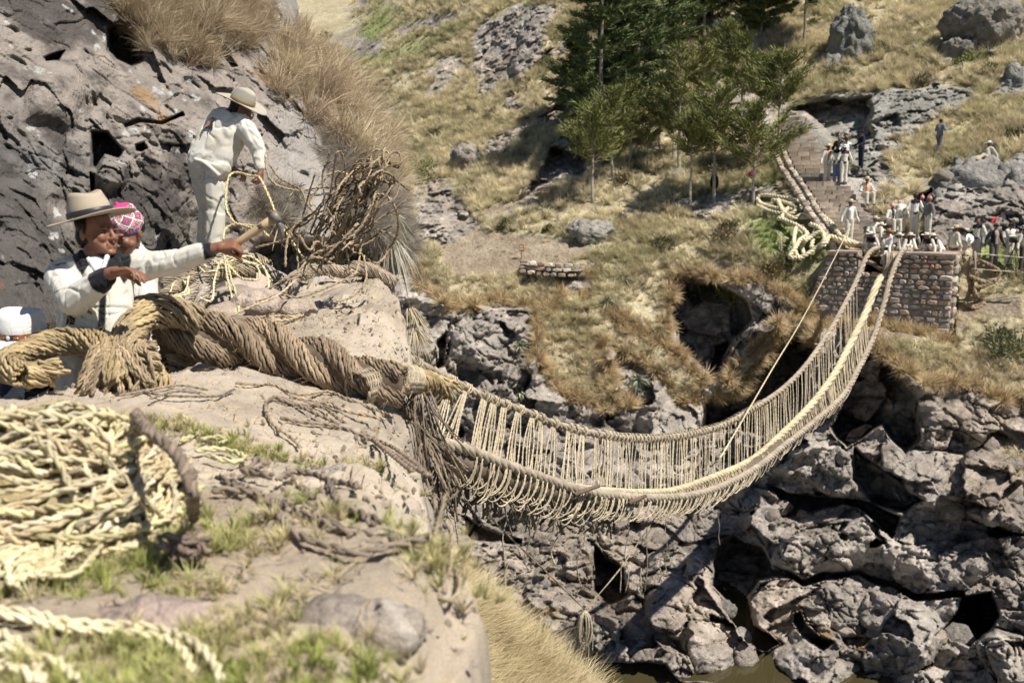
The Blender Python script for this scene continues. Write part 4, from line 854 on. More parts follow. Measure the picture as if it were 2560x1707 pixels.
def sign(px, pyt, pyb, d, w, h, label):
    o0 = np.array(tuple(P(px, pyb, d))); e = empty('trail_sign', tuple(o0)); tag(e, label, 'sign', 'small wooden trail signs')
    H_ = (pyb-pyt)/F*d; v, f = tube([(0, 0, -.2), (0, 0, H_)], .035, 6); mesh('post', v, f, M['wood'], e, True, np.tile((.30, .22, .14), (len(v), 1)))
    z0 = H_-h; bv = [(x, y, z) for y in (-.06, -.035) for x, z in ((-w/2, z0), (w/2, z0), (w/2, H_), (-w/2, H_))]
    mesh('board', bv, [(0,1,2,3), (7,6,5,4), (0,4,5,1), (1,5,6,2), (2,6,7,3), (3,7,4,0)], M['wood'], e, False, np.tile((.33, .13, .05), (8, 1)))
    mb = MB(); rq = random.Random(int(px))
    for row in range(2):
        x = -w*.38
        while x < w*.34:
            lw = w*rq.uniform(.06, .12); zt_ = z0 + h*(.80 - .36*row); mb.add([(x, -.064, zt_-h*.22), (x+lw*.75, -.064, zt_-h*.22), (x+lw*.75, -.064, zt_), (x, -.064, zt_)], [(0, 1, 2, 3)], (.75, .62, .45)); x += lw
    mb.build('lettering', M['wood'], e)
sign(1364, 470, 505, 48.2, .46, .30, 'small reddish brown trail sign before the dark shadowed rock'); sign(1304, 611, 662, 43.4, .22, .30, 'narrow brown sign on a thin post above the low terrace wall')
# ---------------------------------------------------------------- trees, bushes, rosettes, boulders
def tree(px, pyb, pyt, pyc, wpx, dark, label, seed, dens=1., lean=0., dd=0.):
    r = random.Random(seed); base = G(px, pyb); d = pix(base)[2] + dd; base = P(px, pyb, d); H = (pyb-pyt)/F*d; Cz = (pyb-pyc)/F*d; Wd = wpx/F*d
    e = empty('pine_tree', tuple(base)); tag(e, label, 'pine tree', 'pines on the slope')
    n = 9; tp = [(lean*(i/8)*H*.1 + r.gauss(0, .02), r.gauss(0, .02), -.3 + (H+.3)*i/8) for i in range(n)]; r0 = .035 + H*.0115
    v, f = tube(tp, [r0*(1-.85*i/8) for i in range(n)], 7); mesh('trunk', v, f, M['bark'], e, True, np.tile((.36, .31, .25) if dark < .5 else (.26, .21, .17), (len(v), 1)))
    mb = MB(); V = []; Cc = []; bb = MB(); z_ = Cz*.93
    while z_ < H*.99:
        t = (z_-Cz)/(H-Cz+.01); nb = r.randint(4, 6) if dark < .5 else r.randint(6, 8)
        L0 = (1.12 if dark < .5 else 1.15)*Wd*((1-t)**.75)*(.75 if t < .08 else 1)*r.uniform(.85, 1.1) + .12
        for k in range(nb):
            a = r.uniform(0, 6.283); L = L0*r.uniform(.35, 1.35); up = r.uniform(.25, .8) if dark < .5 else r.uniform(-.1, .45)
            dv = np.array([math.cos(a), math.sin(a), up]); st = np.array([lean*z_*.1, 0, z_])
            if dark < .5 and L > .4: bv, bf = tube([st, st + dv*L*.5, st + dv*L*.9], [.018, .012, .006], 3, False); bb.add(bv, bf, (.25, .20, .15))
            ns_ = int((40 if dark < .5 else 85)*dens*max(.35, L))
            for _ in range(ns_):
                q_ = r.uniform(.2, 1.)**.8; p_ = st + dv*L*q_ + np.array([r.gauss(0, .09), r.gauss(0, .09), r.gauss(0, .06) + L*q_*q_*.10])
                dn = dv + np.array([r.gauss(0, .55), r.gauss(0, .55), r.gauss(.25, .45)]); dn /= np.linalg.norm(dn); sd = np.cross(dn, [r.gauss(0, 1), r.gauss(0, 1), r.gauss(0, 1)]); sd /= np.linalg.norm(sd)+1e-6
                ln = r.uniform(.18, .42); wd = r.uniform(.014, .032) if dark < .5 else r.uniform(.022, .05)
                V += [p_ - sd*wd, p_ + sd*wd, p_ + dn*ln]; g = r.uniform(.6, 1.35); b0 = (.165, .175, .055) if dark < .5 else (.12, .145, .055)
                cw = np.array(b0)*g; 
                if r.random() < .05: cw = np.array((.25, .19, .08))
                Cc += [cw, cw, cw*1.2]
        z_ += max(.12, (H-Cz)/(15 if dark < .5 else 20))*r.uniform(.7, 1.2)
    V = np.array(V); n3 = len(V)//3; mesh('crown', V, np.arange(n3*3).reshape(-1, 3), M['leaf'], e, False, np.array(Cc))
    if bb.v: bb.build('branches', M['bark'], e)
TR = [(1480,507,262,404,66,.2,'slender young pine standing apart at the left of the grove, bare lower trunk'),(1530,452,228,362,56,.2,'slim pine just right of the outermost young one'),(1725,528,300,385,42,.2,'thin bare-stemmed pine in front of the shadowed bank'),
 (1784,507,226,384,74,.3,'bushy young pine with a black jacket tied to its trunk'),(1882,512,270,415,80,.25,'young pine with a red bag hung on its trunk'),(1696,436,120,322,62,.2,'tall airy pine in the middle of the grove'),
 (1682,408,250,330,36,.2,'small thin pine touching the tall airy one'),(1648,376,215,312,48,.25,'small pine between two bare trunks in the grove'),(1618,428,330,350,22,.2,'spindly sapling with hardly any crown'),(1593,340,-170,205,92,.8,'tall pine with a thick pale trunk bare to half its height'),
 (1500,408,-160,292,120,1,'largest dark dense pine at the left edge of the grove'),(1552,358,-150,240,70,.8,'tall pale-stemmed pine beside the largest dark one'),(1575,418,205,330,32,.2,'thin pole-like pine in front of the thick pale trunk'),(1440,300,60,255,60,1,'dark bushy pine low against the largest one'),
 (1943,418,140,270,66,.2,'airy pine with a bare white trunk beside the stairs'),(1852,304,92,240,66,.25,'pine with flat spreading boughs above the path'),(1820,282,62,190,44,.3,'thin blue-green pine in front of the walker in lime'),(1752,314,110,225,50,.4,'pine behind the tall airy one'),
 (1759,108,-190,20,60,.9,'tall trunk rising out of the picture beside the walkers'),(1736,100,-180,10,55,.9,'dark-stemmed pine at the top of the grove'),(1854,82,-150,10,62,.7,'pine above the walker with the red backpack'),(1904,93,-60,60,62,1,'dark low-branched pine at the upper end of the path'),
 (2010,124,-130,-8,70,1,'lone pine with a long straight bare trunk on the open slope'),(1660,150,-160,110,80,.9,'dark pine at the top of the grove behind the thick trunk'),(1700,60,-200,20,70,1,'dark pine crown filling the top edge'),(1780,60,-160,10,60,1,'dark pine above the bare trunks'),
 (1620,60,-200,10,80,1,'dark pine among the crowns along the top edge'),(1800,200,60,150,40,.3,'small feathery pine by the path'),(1900,300,150,240,50,.3,'small feathery pine above the dark overhang')]
for i, t_ in enumerate(TR): t_ = (*t_[:4], t_[4]*(1.2 if t_[5] < .5 and t_[1] > 330 else .85 if t_[5] < .6 else 1.0), *t_[5:]); tree(*t_[:6], t_[6], 100+i, dens=1.25 if t_[5] > .5 else 1.35)
def rosette(name, p, nrm, R, n, seed, label, droop=.5, col=(.16, .20, .12), dry=.3, cat='puya plant', w=.02):
    r = random.Random(seed); V = []; Fc = []; Cc = []
    nrm = Vector(nrm).normalized(); rot = nrm.to_track_quat('Z', 'Y').to_matrix()
    for k in range(n):
        a = r.uniform(0, 6.28); el = r.uniform(.1, 1.3); L = R*r.uniform(.7, 1.15); d = Vector((math.cos(a)*math.cos(el), math.sin(a)*math.cos(el), math.sin(el))); d = rot @ d; s = d.cross(Vector((r.gauss(0, 1), r.gauss(0, 1), r.gauss(0, 1)))).normalized()*w*R/.3
        b0 = len(V); c = np.array(col)*r.uniform(.7, 1.4) if r.random() > dry else np.array((.40, .34, .22))*r.uniform(.7, 1.2)
        for q_ in (0, .35, .7): pt = d*L*q_ - Vector((0, 0, droop*L*q_*q_)); V += [pt - s*(1-q_*.6), pt + s*(1-q_*.6)]; Cc += [c, c]
        V.append(d*L - Vector((0, 0, droop*L))); Cc.append(c*1.1); Fc += [(b0, b0+1, b0+3, b0+2), (b0+2, b0+3, b0+5, b0+4), (b0+4, b0+5, b0+6)]
    o = mesh(name, [tuple(v) for v in V], Fc, M['leaf'], None, False, np.array(Cc)); o.location = p; tag(o, label, cat, 'spiky rosette plants'); return o
for i, (x, y, R, lab) in enumerate([(1448,600,.5,'grey-green rosette on the bare slope above the boulder'),(1300,985,.45,'small rosette on the cliff above the hand rope'),(1595,955,.65,'drooping rosette on the cliff beside the dry gully'),(1410,985,.4,'pale rosette on the cliff between two bare patches'),(1300,870,.5,'rosette at the foot of the dry gully grass'),(1520,760,.6,'rosette among the pale grass above the cliff'),(1560,700,.55,'rosette on the terrace edge right of the bare rock'),(1650,830,.5,'rosette at the lip of the dark hollow'),(1480,610,.35,'small grey rosette right of the boulder'),(1990,830,.5,'rosette in green grass under the abutment')]):
    rosette('puya_plant', G(x, y, .05), (0, -.7, .7), R, 46, 300+i, lab)
for i, (x, y, R, n_, lab, dr) in enumerate([(883,322,.36,60,'blue-green spiky rosette in the long grass on the outcrop shoulder',.25),(970,545,.42,110,'large drooping green rosette hanging from the outcrop end',1.0),(975,600,.40,90,'lower drooping rosette with dead leaves under the green one',1.3),(700,555,.30,70,'pale grey rosette on the rock right of the bending man',.3),(820,650,.34,70,'grey rosette low behind the flying rope',.5),(740,480,.25,50,'small ashy tuft on the rock beside the rope line',.4)]):
    rosette('puya_plant', GC(x, y, .05), (.25, -.8, .4), R, n_, 330+i, lab, dr, (.17, .21, .13) if i in (0, 1) else (.36, .34, .28), .35, w=.011)
def bush(px, py, R, col, seed, label, near=False, cat='bush'):
    r = random.Random(seed); p = G(px, py, R*.3); V = []; Cc = []
    for _ in range(int(900*min(R, 1.2)) + 200):
        d = Vector((r.gauss(0, 1), r.gauss(0, 1), r.gauss(0, 1))).normalized(); q_ = d*R*(r.random()**.45)*(1+.25*math.sin(5*d.x+seed)*math.cos(4*d.z)); q_.z *= .8
        dn = (d + Vector((r.gauss(0, .5), r.gauss(0, .5), r.gauss(.5, .4)))).normalized(); sd = dn.cross(Vector((r.gauss(0, 1), r.gauss(0, 1), r.gauss(0, 1)))).normalized()*r.uniform(.02, .05)
        c = np.array(col)*r.uniform(.55, 1.4); V += [q_-sd, q_+sd, q_+dn*r.uniform(.08, .2)]; Cc += [c]*3
    o = mesh('bush', [tuple(v) for v in V], np.arange(len(V)).reshape(-1, 3), M['leaf'], None, False, np.array(Cc)); o.location = p; tag(o, label, cat, 'bushes on the far bank')
for i, b_ in enumerate([(1828,735,.75,(.17,.16,.05),'olive bush hanging at the mouth of the dark hollow'),(1750,745,.7,(.11,.12,.04),'dark green bush inside the hollow rim'),(2432,170,.85,(.20,.22,.07),'light green bush below the big overhang'),(815,100,.9,(.10,.11,.05),'round dark bush beyond the outcrop on the far slope'),(1045,455,1.2,(.13,.16,.05),'green bush just past the end of the outcrop'),(2075,745,.6,(.20,.24,.08),'green clump under the abutment left foot'),(2530,900,.9,(.17,.18,.09),'grey-green bush on the dry bank at the frame edge'),(2110,190,.5,(.16,.17,.08),'small bush right of the rock spire'),(1700,700,.6,(.16,.15,.06),'dull bush left of the hollow'),(2500,860,.6,(.18,.17,.09),'low bush beside the grey-green one'),(1660,620,.5,(.15,.14,.07),'small dark bush on the terrace'),(1930,690,.6,(.22,.17,.08),'brown bush on the slope below the green bank'),(1960,660,.45,(.17,.16,.07),'low bush just under the green bank'),(2310,610,.01,(.1,.1,.05),'x')][:13]): 
    if b_[2] > .1: bush(b_[0], b_[1], b_[2], b_[3], 500+i, b_[4])
def boulder(px, py, d, size, seed, label, col=(.33,.315,.29), rot=0, sub=5, cob=.2, cat='boulder', name='boulder', sag=0, cellf=1.0, mt='far_rock', grp='boulders on the far bank'):
    bm = bmesh.new(); bmesh.ops.create_icosphere(bm, subdivisions=sub, radius=1); v = np.array([tuple(q_.co) for q_ in bm.verts]); f = [tuple(q_.index for q_ in fc.verts) for fc in bm.faces]; bm.free()
    rg = np.random.RandomState(seed); o_ = rg.uniform(0, 50, 3); s_ = np.array(size); w_ = v*s_; n_ = v/s_; n_ /= np.linalg.norm(n_, axis=1, keepdims=True)
    m_ = s_.mean(); q_ = w_ + o_; a1, a2, a3 = voro(q_*1.5*cellf/ m_**.3, seed); b1, b2, b3 = voro(q_*3.6*cellf, seed+1)
    disp = .30*m_*fbm(q_*.9/m_, 3, seed) + cob*1.3*(np.clip(1-a1/.7, 0, 1)-.4) + cob*.8*(np.clip(1-b1/.6, 0, 1)-.3)*(b3 > .3) + .10*fbm(q_*3, 4, seed+3, .6) - cob*.9*sst(.3, .5, fbm(q_*1.3, 3, seed+7))
    a4, e4 = facet(q_*2.2*cellf + .3*fbm(q_*2, 2, 9)[:, None], seed); a5, e5 = facet(q_*6, seed+2); disp = disp*.7 + (.16*a4 + .06*a5)*min(1, m_*1.4); w_ = w_ + n_*disp[:, None]; c_ = np.array(col)*.88*np.array([1.04, 1, .95])*(1 + .22*(b3-.5) + .2*(a3-.5))[:, None]*(1+.25*fbm(q_*.8, 4, seed+5))[:, None]
    o = mesh(name, w_, f, M[mt], None, True, c_); o.location = P(px, py, d); o.rotation_euler = (0, 0, rot); tag(o, label, cat, grp); return o
boulder(1478, 585, 44.6, (1.25,1.0,.62), 1, 'grey boulder perched over a hollow beside the dirt path', (.36,.345,.31)); boulder(1425, 600, 44.8, (.62,.6,.5), 2, 'smaller lump at the left end of the perched grey boulder', (.34,.32,.29), sub=4)
boulder(2125, 120, 58, (1.1,1.4,2.6), 3, 'tall leaning rock spire on the upper slope', (.25,.255,.225), .2); boulder(2080, 190, 57.5, (.8,1,1.3), 4, 'lower shoulder of the leaning rock spire', (.27,.275,.25), 0, 4)
boulder(2460, 60, 55, (2.2,2,1.5), 5, 'massive pale overhanging rock at the upper right', (.28,.26,.23)); boulder(2400, 120, 54.5, (.9,.9,.7), 6, 'rock block under the left end of the massive overhang', (.28,.26,.23), 0, 4)
boulder(2430, 510, 43.4, (1.9,1.6,1.95), 7, 'big lumpy grey rock behind the crowd with a man sitting on top', (.35,.34,.32), 0, 5, .2); boulder(2350, 545, 42.6, (.85,.9,1.25), 8, 'rounded flank of the big lumpy rock above the dark cleft', (.34,.33,.31), 0, 4, .18); boulder(2530, 480, 42.4, (.9,1,1.3), 9, 'grey rock at the frame edge under the backpacks', (.34,.33,.31), 0, 4, .18)
boulder(2520, 420, 45.5, (.9,1,.7), 10, 'lumpy rock behind the blue backpack', (.33,.32,.30), 0, 4); boulder(2180, 500, 43.8, (.8,.6,.5), 11, 'low rock beside the seated man in the red scarf', (.35,.33,.30), 0, 4); boulder(2150, 470, 44.5, (1.1,.8,.5), 12, 'flat rock shelf beside the stairs', (.34,.325,.29), 0, 4, .08)
boulder(2540, 210, 50, (.9,1,.9), 13, 'knobbly rock outcrop at the frame edge on the upper slope', (.32,.32,.30), 0, 4); boulder(1258, 596, 46, (.22,.2,.18), 14, 'small dark stone lying on the path', (.22,.19,.17), 0, 3, .03); boulder(1285, 265, 65, (.6,.5,.4), 15, 'small grey rock alone on the grass slope', (.32,.3,.27), 0, 3, .05)
boulder(1165, 395, 56.5, (.9,.8,.8), 16, 'round rock at the left end of the stony band', (.35,.32,.28), 0, 4, .06)
rq = random.Random(9)
for k in range(34):
    t = rq.random(); x = 1180 + 160*t + rq.gauss(0, 8); y = 400 - 90*t + rq.gauss(0, 12); g = G(x, y); s = rq.uniform(.12, .34)
    boulder(x, y, pix(g)[2]-.05, (s*1.3, s, s*.8), 40+k, 'loose stone in the stony band across the grass slope', (.33,.29,.25), rq.uniform(0, 3), 2, .02, 'stone', 'stone')['group'] = 'stones in the stony band'
# rounded cobbles and blocks held in the lower cliff
for k, (x, y, s) in enumerate([(2378,1275,.38),(2410,1262,.33),(2300,1322,.45),(2505,1272,.3),(2540,1250,.2),(2190,1168,.22),(2225,1165,.18),(1815,1525,.3),(2385,1600,.55),(2340,1590,.3),(2530,1160,.25),(1375,1325,.3),(1400,1340,.22),(2480,1300,.25),(2230,1480,.2),(2170,1412,.2),(2040,1390,.22),(1960,1270,.3),(2010,1290,.25),(1930,1290,.22),(2440,1150,.35),(2480,1120,.3),(1990,1560,.3),(1840,1590,.35),(1860,1640,.4),(1290,1460,.22),(1360,1458,.2),(2560,1380,.4)]):
    g = G(x, y); boulder(x, y, pix(g)[2]+s*.45, (s*1.25, s, s*.85), 80+k, 'rounded cobble half bedded in the lower cliff', rq.choice([(.33,.29,.25), (.27,.255,.235), (.36,.32,.275)]), rq.uniform(0, 3), 3, .02, 'stone', 'cobble')['group'] = 'cobbles in the lower cliff'
rq = random.Random(77); ns_ = 0
while ns_ < 34:
    x = rq.uniform(1000, 2540); y = rq.uniform(20, 700)
    i_ = int(np.clip(np.searchsorted(gx, x), 1, len(gx)-1)); j_ = int(np.clip(np.searchsorted(gy, y), 1, len(gy)-1))
    if rock[j_, i_] > .3 or dirtm[j_, i_] > .3 or stairm[j_, i_] > 0 or (1880 < x < 2420 and y > 340) or (y > 540 and x > 2380): continue
    ns_ += 1; bush(x, y, rq.uniform(.22, .55), rq.choice([(.20,.16,.09), (.15,.14,.06), (.24,.18,.11), (.13,.13,.05)]), 700+ns_, 'low brownish shrub scattered on the grassy slope', cat='shrub')
for o_ in list(C.objects):
    if o_.get('category') == 'shrub': o_['group'] = 'low shrubs dotted over the slope'; o_.name = 'shrub'
for k in range(30):
    x = rq.uniform(1000, 2540); y = rq.uniform(20, 660)
    if 1900 < x < 2330 and y > 260: continue
    g = G(x, y); s = rq.uniform(.10, .34)*(1.5 if rq.random() < .15 else 1); boulder(x, y, pix(g)[2]-.02, (s*1.3, s, s*.75), 220+k, 'grey stone lying in the grass of the far slope', (.31,.28,.24), rq.uniform(0, 3), 3, .02, 'stone', 'stone', grp='stones in the slope grass')
rosette('dry_tuft', P(1022, 775, 8.9), (.9, -.3, .1), .24, 110, 390, 'dry brown brush hanging off the right side of the back slab', 1.3, (.40, .31, .20), .8, 'dry plant', .006)
rosette('dry_tuft', P(1035, 825, 8.6), (.9, -.3, 0), .2, 90, 391, 'lower dry brush hanging off the slab side above the bridge anchor', 1.4, (.38, .29, .19), .8, 'dry plant', .006)
# stones on the near slab and ledge
for k, (x, y, dz, sx_, sy_, sz_, lab, c) in enumerate([(890,1520,-.052,.14,.10,.062,'flat grey stone half sunk in the turf near the slab edge',(.40,.35,.30)),(990,1520,-.05,.08,.08,.06,'squarish grey stone beside the slab corner',(.42,.38,.33)),(270,1550,-.03,.24,.12,.04,'worn pinkish stone almost flush with the turf',(.40,.32,.28))]):
    g = GS(x, y, dz); boulder(x, y, 1, (sx_, sy_, sz_), 150+k, lab, c, 0, 4, .012, 'stone', 'flat_stone', mt='near_rock', grp='flat stones on the slab').location = g
for k, (x, y, d, s_, lab, c) in enumerate([(645,765,7.6,(.19,.16,.09),'angular pale stone under the rope coil',(.44,.37,.31)),(560,792,7.4,(.17,.14,.09),'broken rock below the pale cord',(.40,.33,.27)),(700,725,8.4,(.15,.14,.09),'block behind the coil beside the old rope',(.38,.32,.27)),(610,812,6.9,(.2,.15,.06),'flat rock just behind the thick cable',(.42,.35,.29)),(510,812,6.9,(.14,.13,.07),'small rock behind the cable left of the hanging cord',(.38,.31,.25)),(735,775,7.6,(.16,.14,.06),'low rock at the left end of the back slab',(.45,.38,.31)),(440,815,6.6,(.14,.13,.08),'stone behind the white jacket sleeve',(.36,.30,.25))]):
    boulder(x, y, d, s_, 170+k, lab, c, k*.7, 4, .012, 'stone', 'rock', mt='near_rock', grp='rocks under the coil', cellf=2.2)
# ---------------------------------------------------------------- near ropes
rp = random.Random(31)
def bundle(path, R, n, r, turn, col, seed=0, step=.03, sides=4, flat=1., inner=True, fray=0, R2=None, lumpy=0.):
    "many yarns laid round a core path"
    L = np.linalg.norm(np.diff(np.asarray(path), axis=0), axis=1).sum(); m = int(L/step)+4; p = spline(path, m); t, u, w = frames(p); s = np.linspace(0, L, m); rg = random.Random(seed)
    Rr = np.linspace(R, R if R2 is None else R2, m); mb = MB()
    if lumpy: Rr = Rr*(1 + lumpy*vnoise(np.stack([s*5, 0*s, 0*s+seed], -1)))
    for k in range(n + (n//2 if inner else 0)):
        inn = k >= n; a0 = 6.283*(k/n if not inn else rg.random()) + rg.gauss(0, .05); rad = Rr*(1 if not inn else .62)*rg.uniform(.94, 1.06)
        a = a0 + 6.283*s/turn + .12*vnoise(np.stack([s*4, 0*s+k*3.1, 0*s], -1))
        wb = .10*R*vnoise(np.stack([s*9, 0*s, 0*s+k*7.7], -1)); q_ = p + (rad+wb)[:, None]*(u*np.cos(a)[:, None] + w*np.sin(a)[:, None]*flat)
        if fray: q_[-int(fray/step):] += np.cumsum(np.full((int(fray/step), 3), 0) + np.array([rg.gauss(0, .006), rg.gauss(0, .006), -abs(rg.gauss(0, .005))]), axis=0)
        # each yarn is two plies
        b = np.array(col)*rg.uniform(.72, 1.2); var = 1 + .16*vnoise(np.stack([s*12, 0*s+k, 0*s], -1))
        t2, u2, w2 = frames(q_)
        for ply in range(2):
            aa = math.pi*ply + s*6.283/(r*7.5); v, f = tube(q_ + r*.45*(u2*np.cos(aa)[:, None] + w2*np.sin(aa)[:, None]), r*.62, sides, True); mb.add(v, f, np.repeat(b[None]*var[:, None], sides, axis=0))
    return mb
def fluff(mb, path, R, n, col, seed, l=.06):
    rg = random.Random(seed); p = spline(path, 60); V = []
    for _ in range(n):
        i = rg.randrange(60); d = np.array([rg.gauss(0, 1) for _ in range(3)]); d /= np.linalg.norm(d); a = p[i] + d*R; b_ = a + (d*.5 + np.array([rg.gauss(0, .6), rg.gauss(0, .6), rg.gauss(0, .6)]))*l*rg.uniform(.4, 1.2)
        sd = np.cross(b_-a, [.2, .9, .3]); sd = sd/(np.linalg.norm(sd)+1e-9)*.0011; mb.add([a-sd, a+sd, b_], [(0, 1, 2)], np.array(col)*rg.uniform(.8, 1.6))
BR = (.275, .205, .137); GD = (.42, .315, .17); GB = (.33, .25, .155)
def P3(l): return [tuple(P(*q_)) for q_ in l]
def done(mb, name, label, cat, m='rope', group=None):
    v = np.concatenate(mb.v); c0 = v.mean(0); mb.v = [x - c0 for x in mb.v]; o = mb.build(name, M[m], None, True); o.location = c0; tag(o, label, cat, group); return o
# the thick main cable: three strands twisted together
axis = np.array([tuple(GS(x_, y_, h_)) for x_, y_, h_ in [(400,915,.10),(450,912,.11),(540,908,.115),(640,918,.11),(740,943,.10),(830,968,.095),(930,1003,.09),(1010,1012,.09)]])
cab = empty('main_cable', tuple(axis[3])); tag(cab, 'thick three-strand brown grass cable lying across the slab', 'cable')
pa = spline(axis, 90); ta, ua, wa = frames(pa); sa_ = np.linspace(0, 1, 90)
for k in range(3):
    a = 6.283*k/3 + 1.2 + sa_*6.283*1.35; rad = .098*(1-.30*sa_)
    q_ = pa + rad[:, None]*(ua*np.cos(a)[:, None] + wa*np.sin(a)[:, None]) + np.array([0, 0, .02])
    mb = bundle(q_, .062, 15, .0125, .55, BR if k else (.33, .245, .16), 10+k, .022, 4, R2=.045, lumpy=.06); fluff(mb, q_, .07, 260, (.42, .32, .2), k)
    mb.v = [x - axis[3] for x in mb.v]; mb.build('strand', M['rope'], cab, True)
# dark core so that nothing shows through
v, f = tube(q_*0 + pa + np.array([0, 0, .02]), .085, 10); mesh('core', v - axis[3], f, M['rope'], cab, True, np.tile((.12, .09, .06), (len(v), 1)))
# golden whipping where the cable leaves the slab
dw = pix(axis[6])[2]; w0 = np.array(P3([(880,978,dw-.15),(940,958,dw),(1000,948,dw+.2),(1060,955,dw+.5),(1118,968,dw+.8)]))
mb = MB(); pw = spline(w0, 120); tw_, uw, ww_ = frames(pw)
for k in range(30):
    c_ = pw[4+k*2]; i = 4+k*2; R_ = .088*(1-.1*k/30); mb.add(*rope_geo([c_ + R_*(uw[i]*math.cos(q__) + ww_[i]*math.sin(q__)) + tw_[i]*q__*.003 for q__ in np.linspace(0, 6.6, 16)], .012, 2, .09, .03, 4, seed=k, col=np.array((.44, .36, .25))*rp.uniform(.75, 1.2)))
mb.v = [x - axis[3] for x in mb.v]; mb.build('whipping', M['rope'], cab, True)
mb = bundle(w0[1:], .066, 18, .014, .5, GD, 44, .025, 4, R2=.05, lumpy=.1, fray=.2); fluff(mb, w0[2:], .09, 200, GD, 5, .09); mb.v = [x - axis[3] for x in mb.v]; mb.build('cable_end', M['rope'], cab, True)['label'] = 'golden frayed end of the cable'
# brown frays hanging from the end down the slab edge
mb = MB()
for k in range(70):
    x = rp.uniform(930, 1075); y = 985 + rp.uniform(-10, 25); d = dw + .45 + rp.uniform(-.2, .4); a = np.array(tuple(P(x, y, d))); l = rp.uniform(.2, .62); dx = rp.uniform(.0, .25)
    mb.add(*rope_geo([a, a + np.array([dx*.4, rp.gauss(0, .04), -l*.5]), a + np.array([dx, rp.gauss(0, .06), -l])], rp.uniform(.007, .016), 2, .1, .04, 4, seed=k, col=np.array(RCD)*rp.uniform(.5, 1.35), fuzz=30))
for k in range(16):
    pts_ = [(985+rp.uniform(-20, 20),1000+rp.uniform(-10, 20),dw+.4),(1030+rp.uniform(-15, 15),1075+rp.uniform(-20, 20),7.4),(1090+rp.uniform(-15, 15),1120+rp.uniform(-15, 20),8.4),(1150+rp.uniform(-20, 20),1180+rp.uniform(-15, 15),9.8)]
    mb.add(*rope_geo(P3(pts_), rp.uniform(.012, .022), 2, .14, .05, 4, seed=k, col=np.array(RCD)*rp.uniform(.7, 1.5), fuzz=20))
done(mb, 'frayed_rope', 'tattered brown rope ends hanging where the bridge leaves the slab', 'rope')
# the loosened strand, coiled at its free end
mb = bundle(P3([(398,900,4.62),(355,905,4.6),(330,870,4.72),(318,820,4.85),(345,792,4.95),(400,778,5.02),(455,788,5.1),(500,800,5.15)]), .072, 17, .0125, .7, GB, 51, .022, lumpy=.08)
mb.v and None
for g_ in (bundle(P3([(60,938,4.35),(20,922,4.4),(24,900,4.5),(62,880,4.6),(125,858,4.68),(205,852,4.7),(262,868,4.62),(285,905,4.55),(300,960,4.5)]), .052, 16, .013, .8, GD, 52, .022, lumpy=.08),
           bundle(P3([(60,938,4.35),(100,935,4.4),(140,918,4.45)]), .048, 14, .013, .8, GD, 53, .022, fray=.1),
           bundle(P3([(372,770,4.95),(330,850,4.75),(372,915,4.6),(380,975,4.55)]), .05, 14, .0125, .7, GD, 54, .022, fray=.15)):
    mb.v += g_.v; n0 = sum(len(x) for x in mb.v[:-len(g_.v)]); mb.f += [tuple(i+n0 for i in q__) for q__ in g_.f]; mb.c += g_.c
for k in range(64):          # fanned yarns spreading over the slab
    x = rp.uniform(175, 392); a = (rp.uniform(235, 345), rp.uniform(845, 870), 4.7); b_ = (x, rp.uniform(955, 990), 4.5 + rp.uniform(-.08, .05)); m_ = ((a[0]*.4+b_[0]*.6) + rp.gauss(0, 6), 905 + rp.gauss(0, 8), 4.5)
    mb.add(*rope_geo(P3([a, ((a[0]+m_[0])/2, 868+rp.gauss(0, 4), 4.56), m_, b_]), rp.uniform(.010, .0135), 2, .085, .022, 4, seed=k, col=np.array(GB)*rp.uniform(.75, 1.35), fuzz=14))
fluff(mb, P3([(30,870,4.5),(140,830,4.7),(280,870,4.6)]), .07, 200, GD, 9)
done(mb, 'unlaid_strand', 'loosened golden brown rope strand curled in loops in front of the hatted man', 'rope')
# coil of grey rope on the rocks with pale cord thrown over it
col = empty('rope_coil', tuple(P(560, 700, 8.2))); tag(col, 'grey rope coil heaped on stones behind the outstretched arm', 'rope coil'); c0 = np.array(col.location)
for k, (pl, R_, cc) in enumerate([([(452,805,7.6),(470,755,7.9),(500,705,8.1),(545,665,8.3),(590,650,8.5)], .05, (.40, .34, .27)), ([(405,715,8.0),(450,690,8.1),(500,665,8.3),(560,645,8.5),(620,640,8.7)], .045, (.37, .31, .24)), ([(400,745,7.8),(440,720,7.9),(490,690,8.1)], .045, (.36, .29, .2)), ([(560,690,8.1),(610,672,8.2),(650,668,8.3),(690,690,8.3),(710,705,8.3)], .04, (.38, .32, .26)), ([(540,690,8.05),(590,655,8.3),(640,650,8.4),(670,665,8.35)], .05, (.42, .34, .22)), ([(530,700,8.0),(580,680,8.05),(640,682,8.1)], .04, (.40, .32, .2)), ([(470,800,7.5),(500,760,7.7),(515,720,7.9)], .04, (.42, .36, .29))]):
    mb = bundle(P3(pl), R_, 13, .0095, .4, cc, 60+k, .03); mb.v = [x - c0 for x in mb.v]; mb.build('coil_turn', M['rope'], col, True)
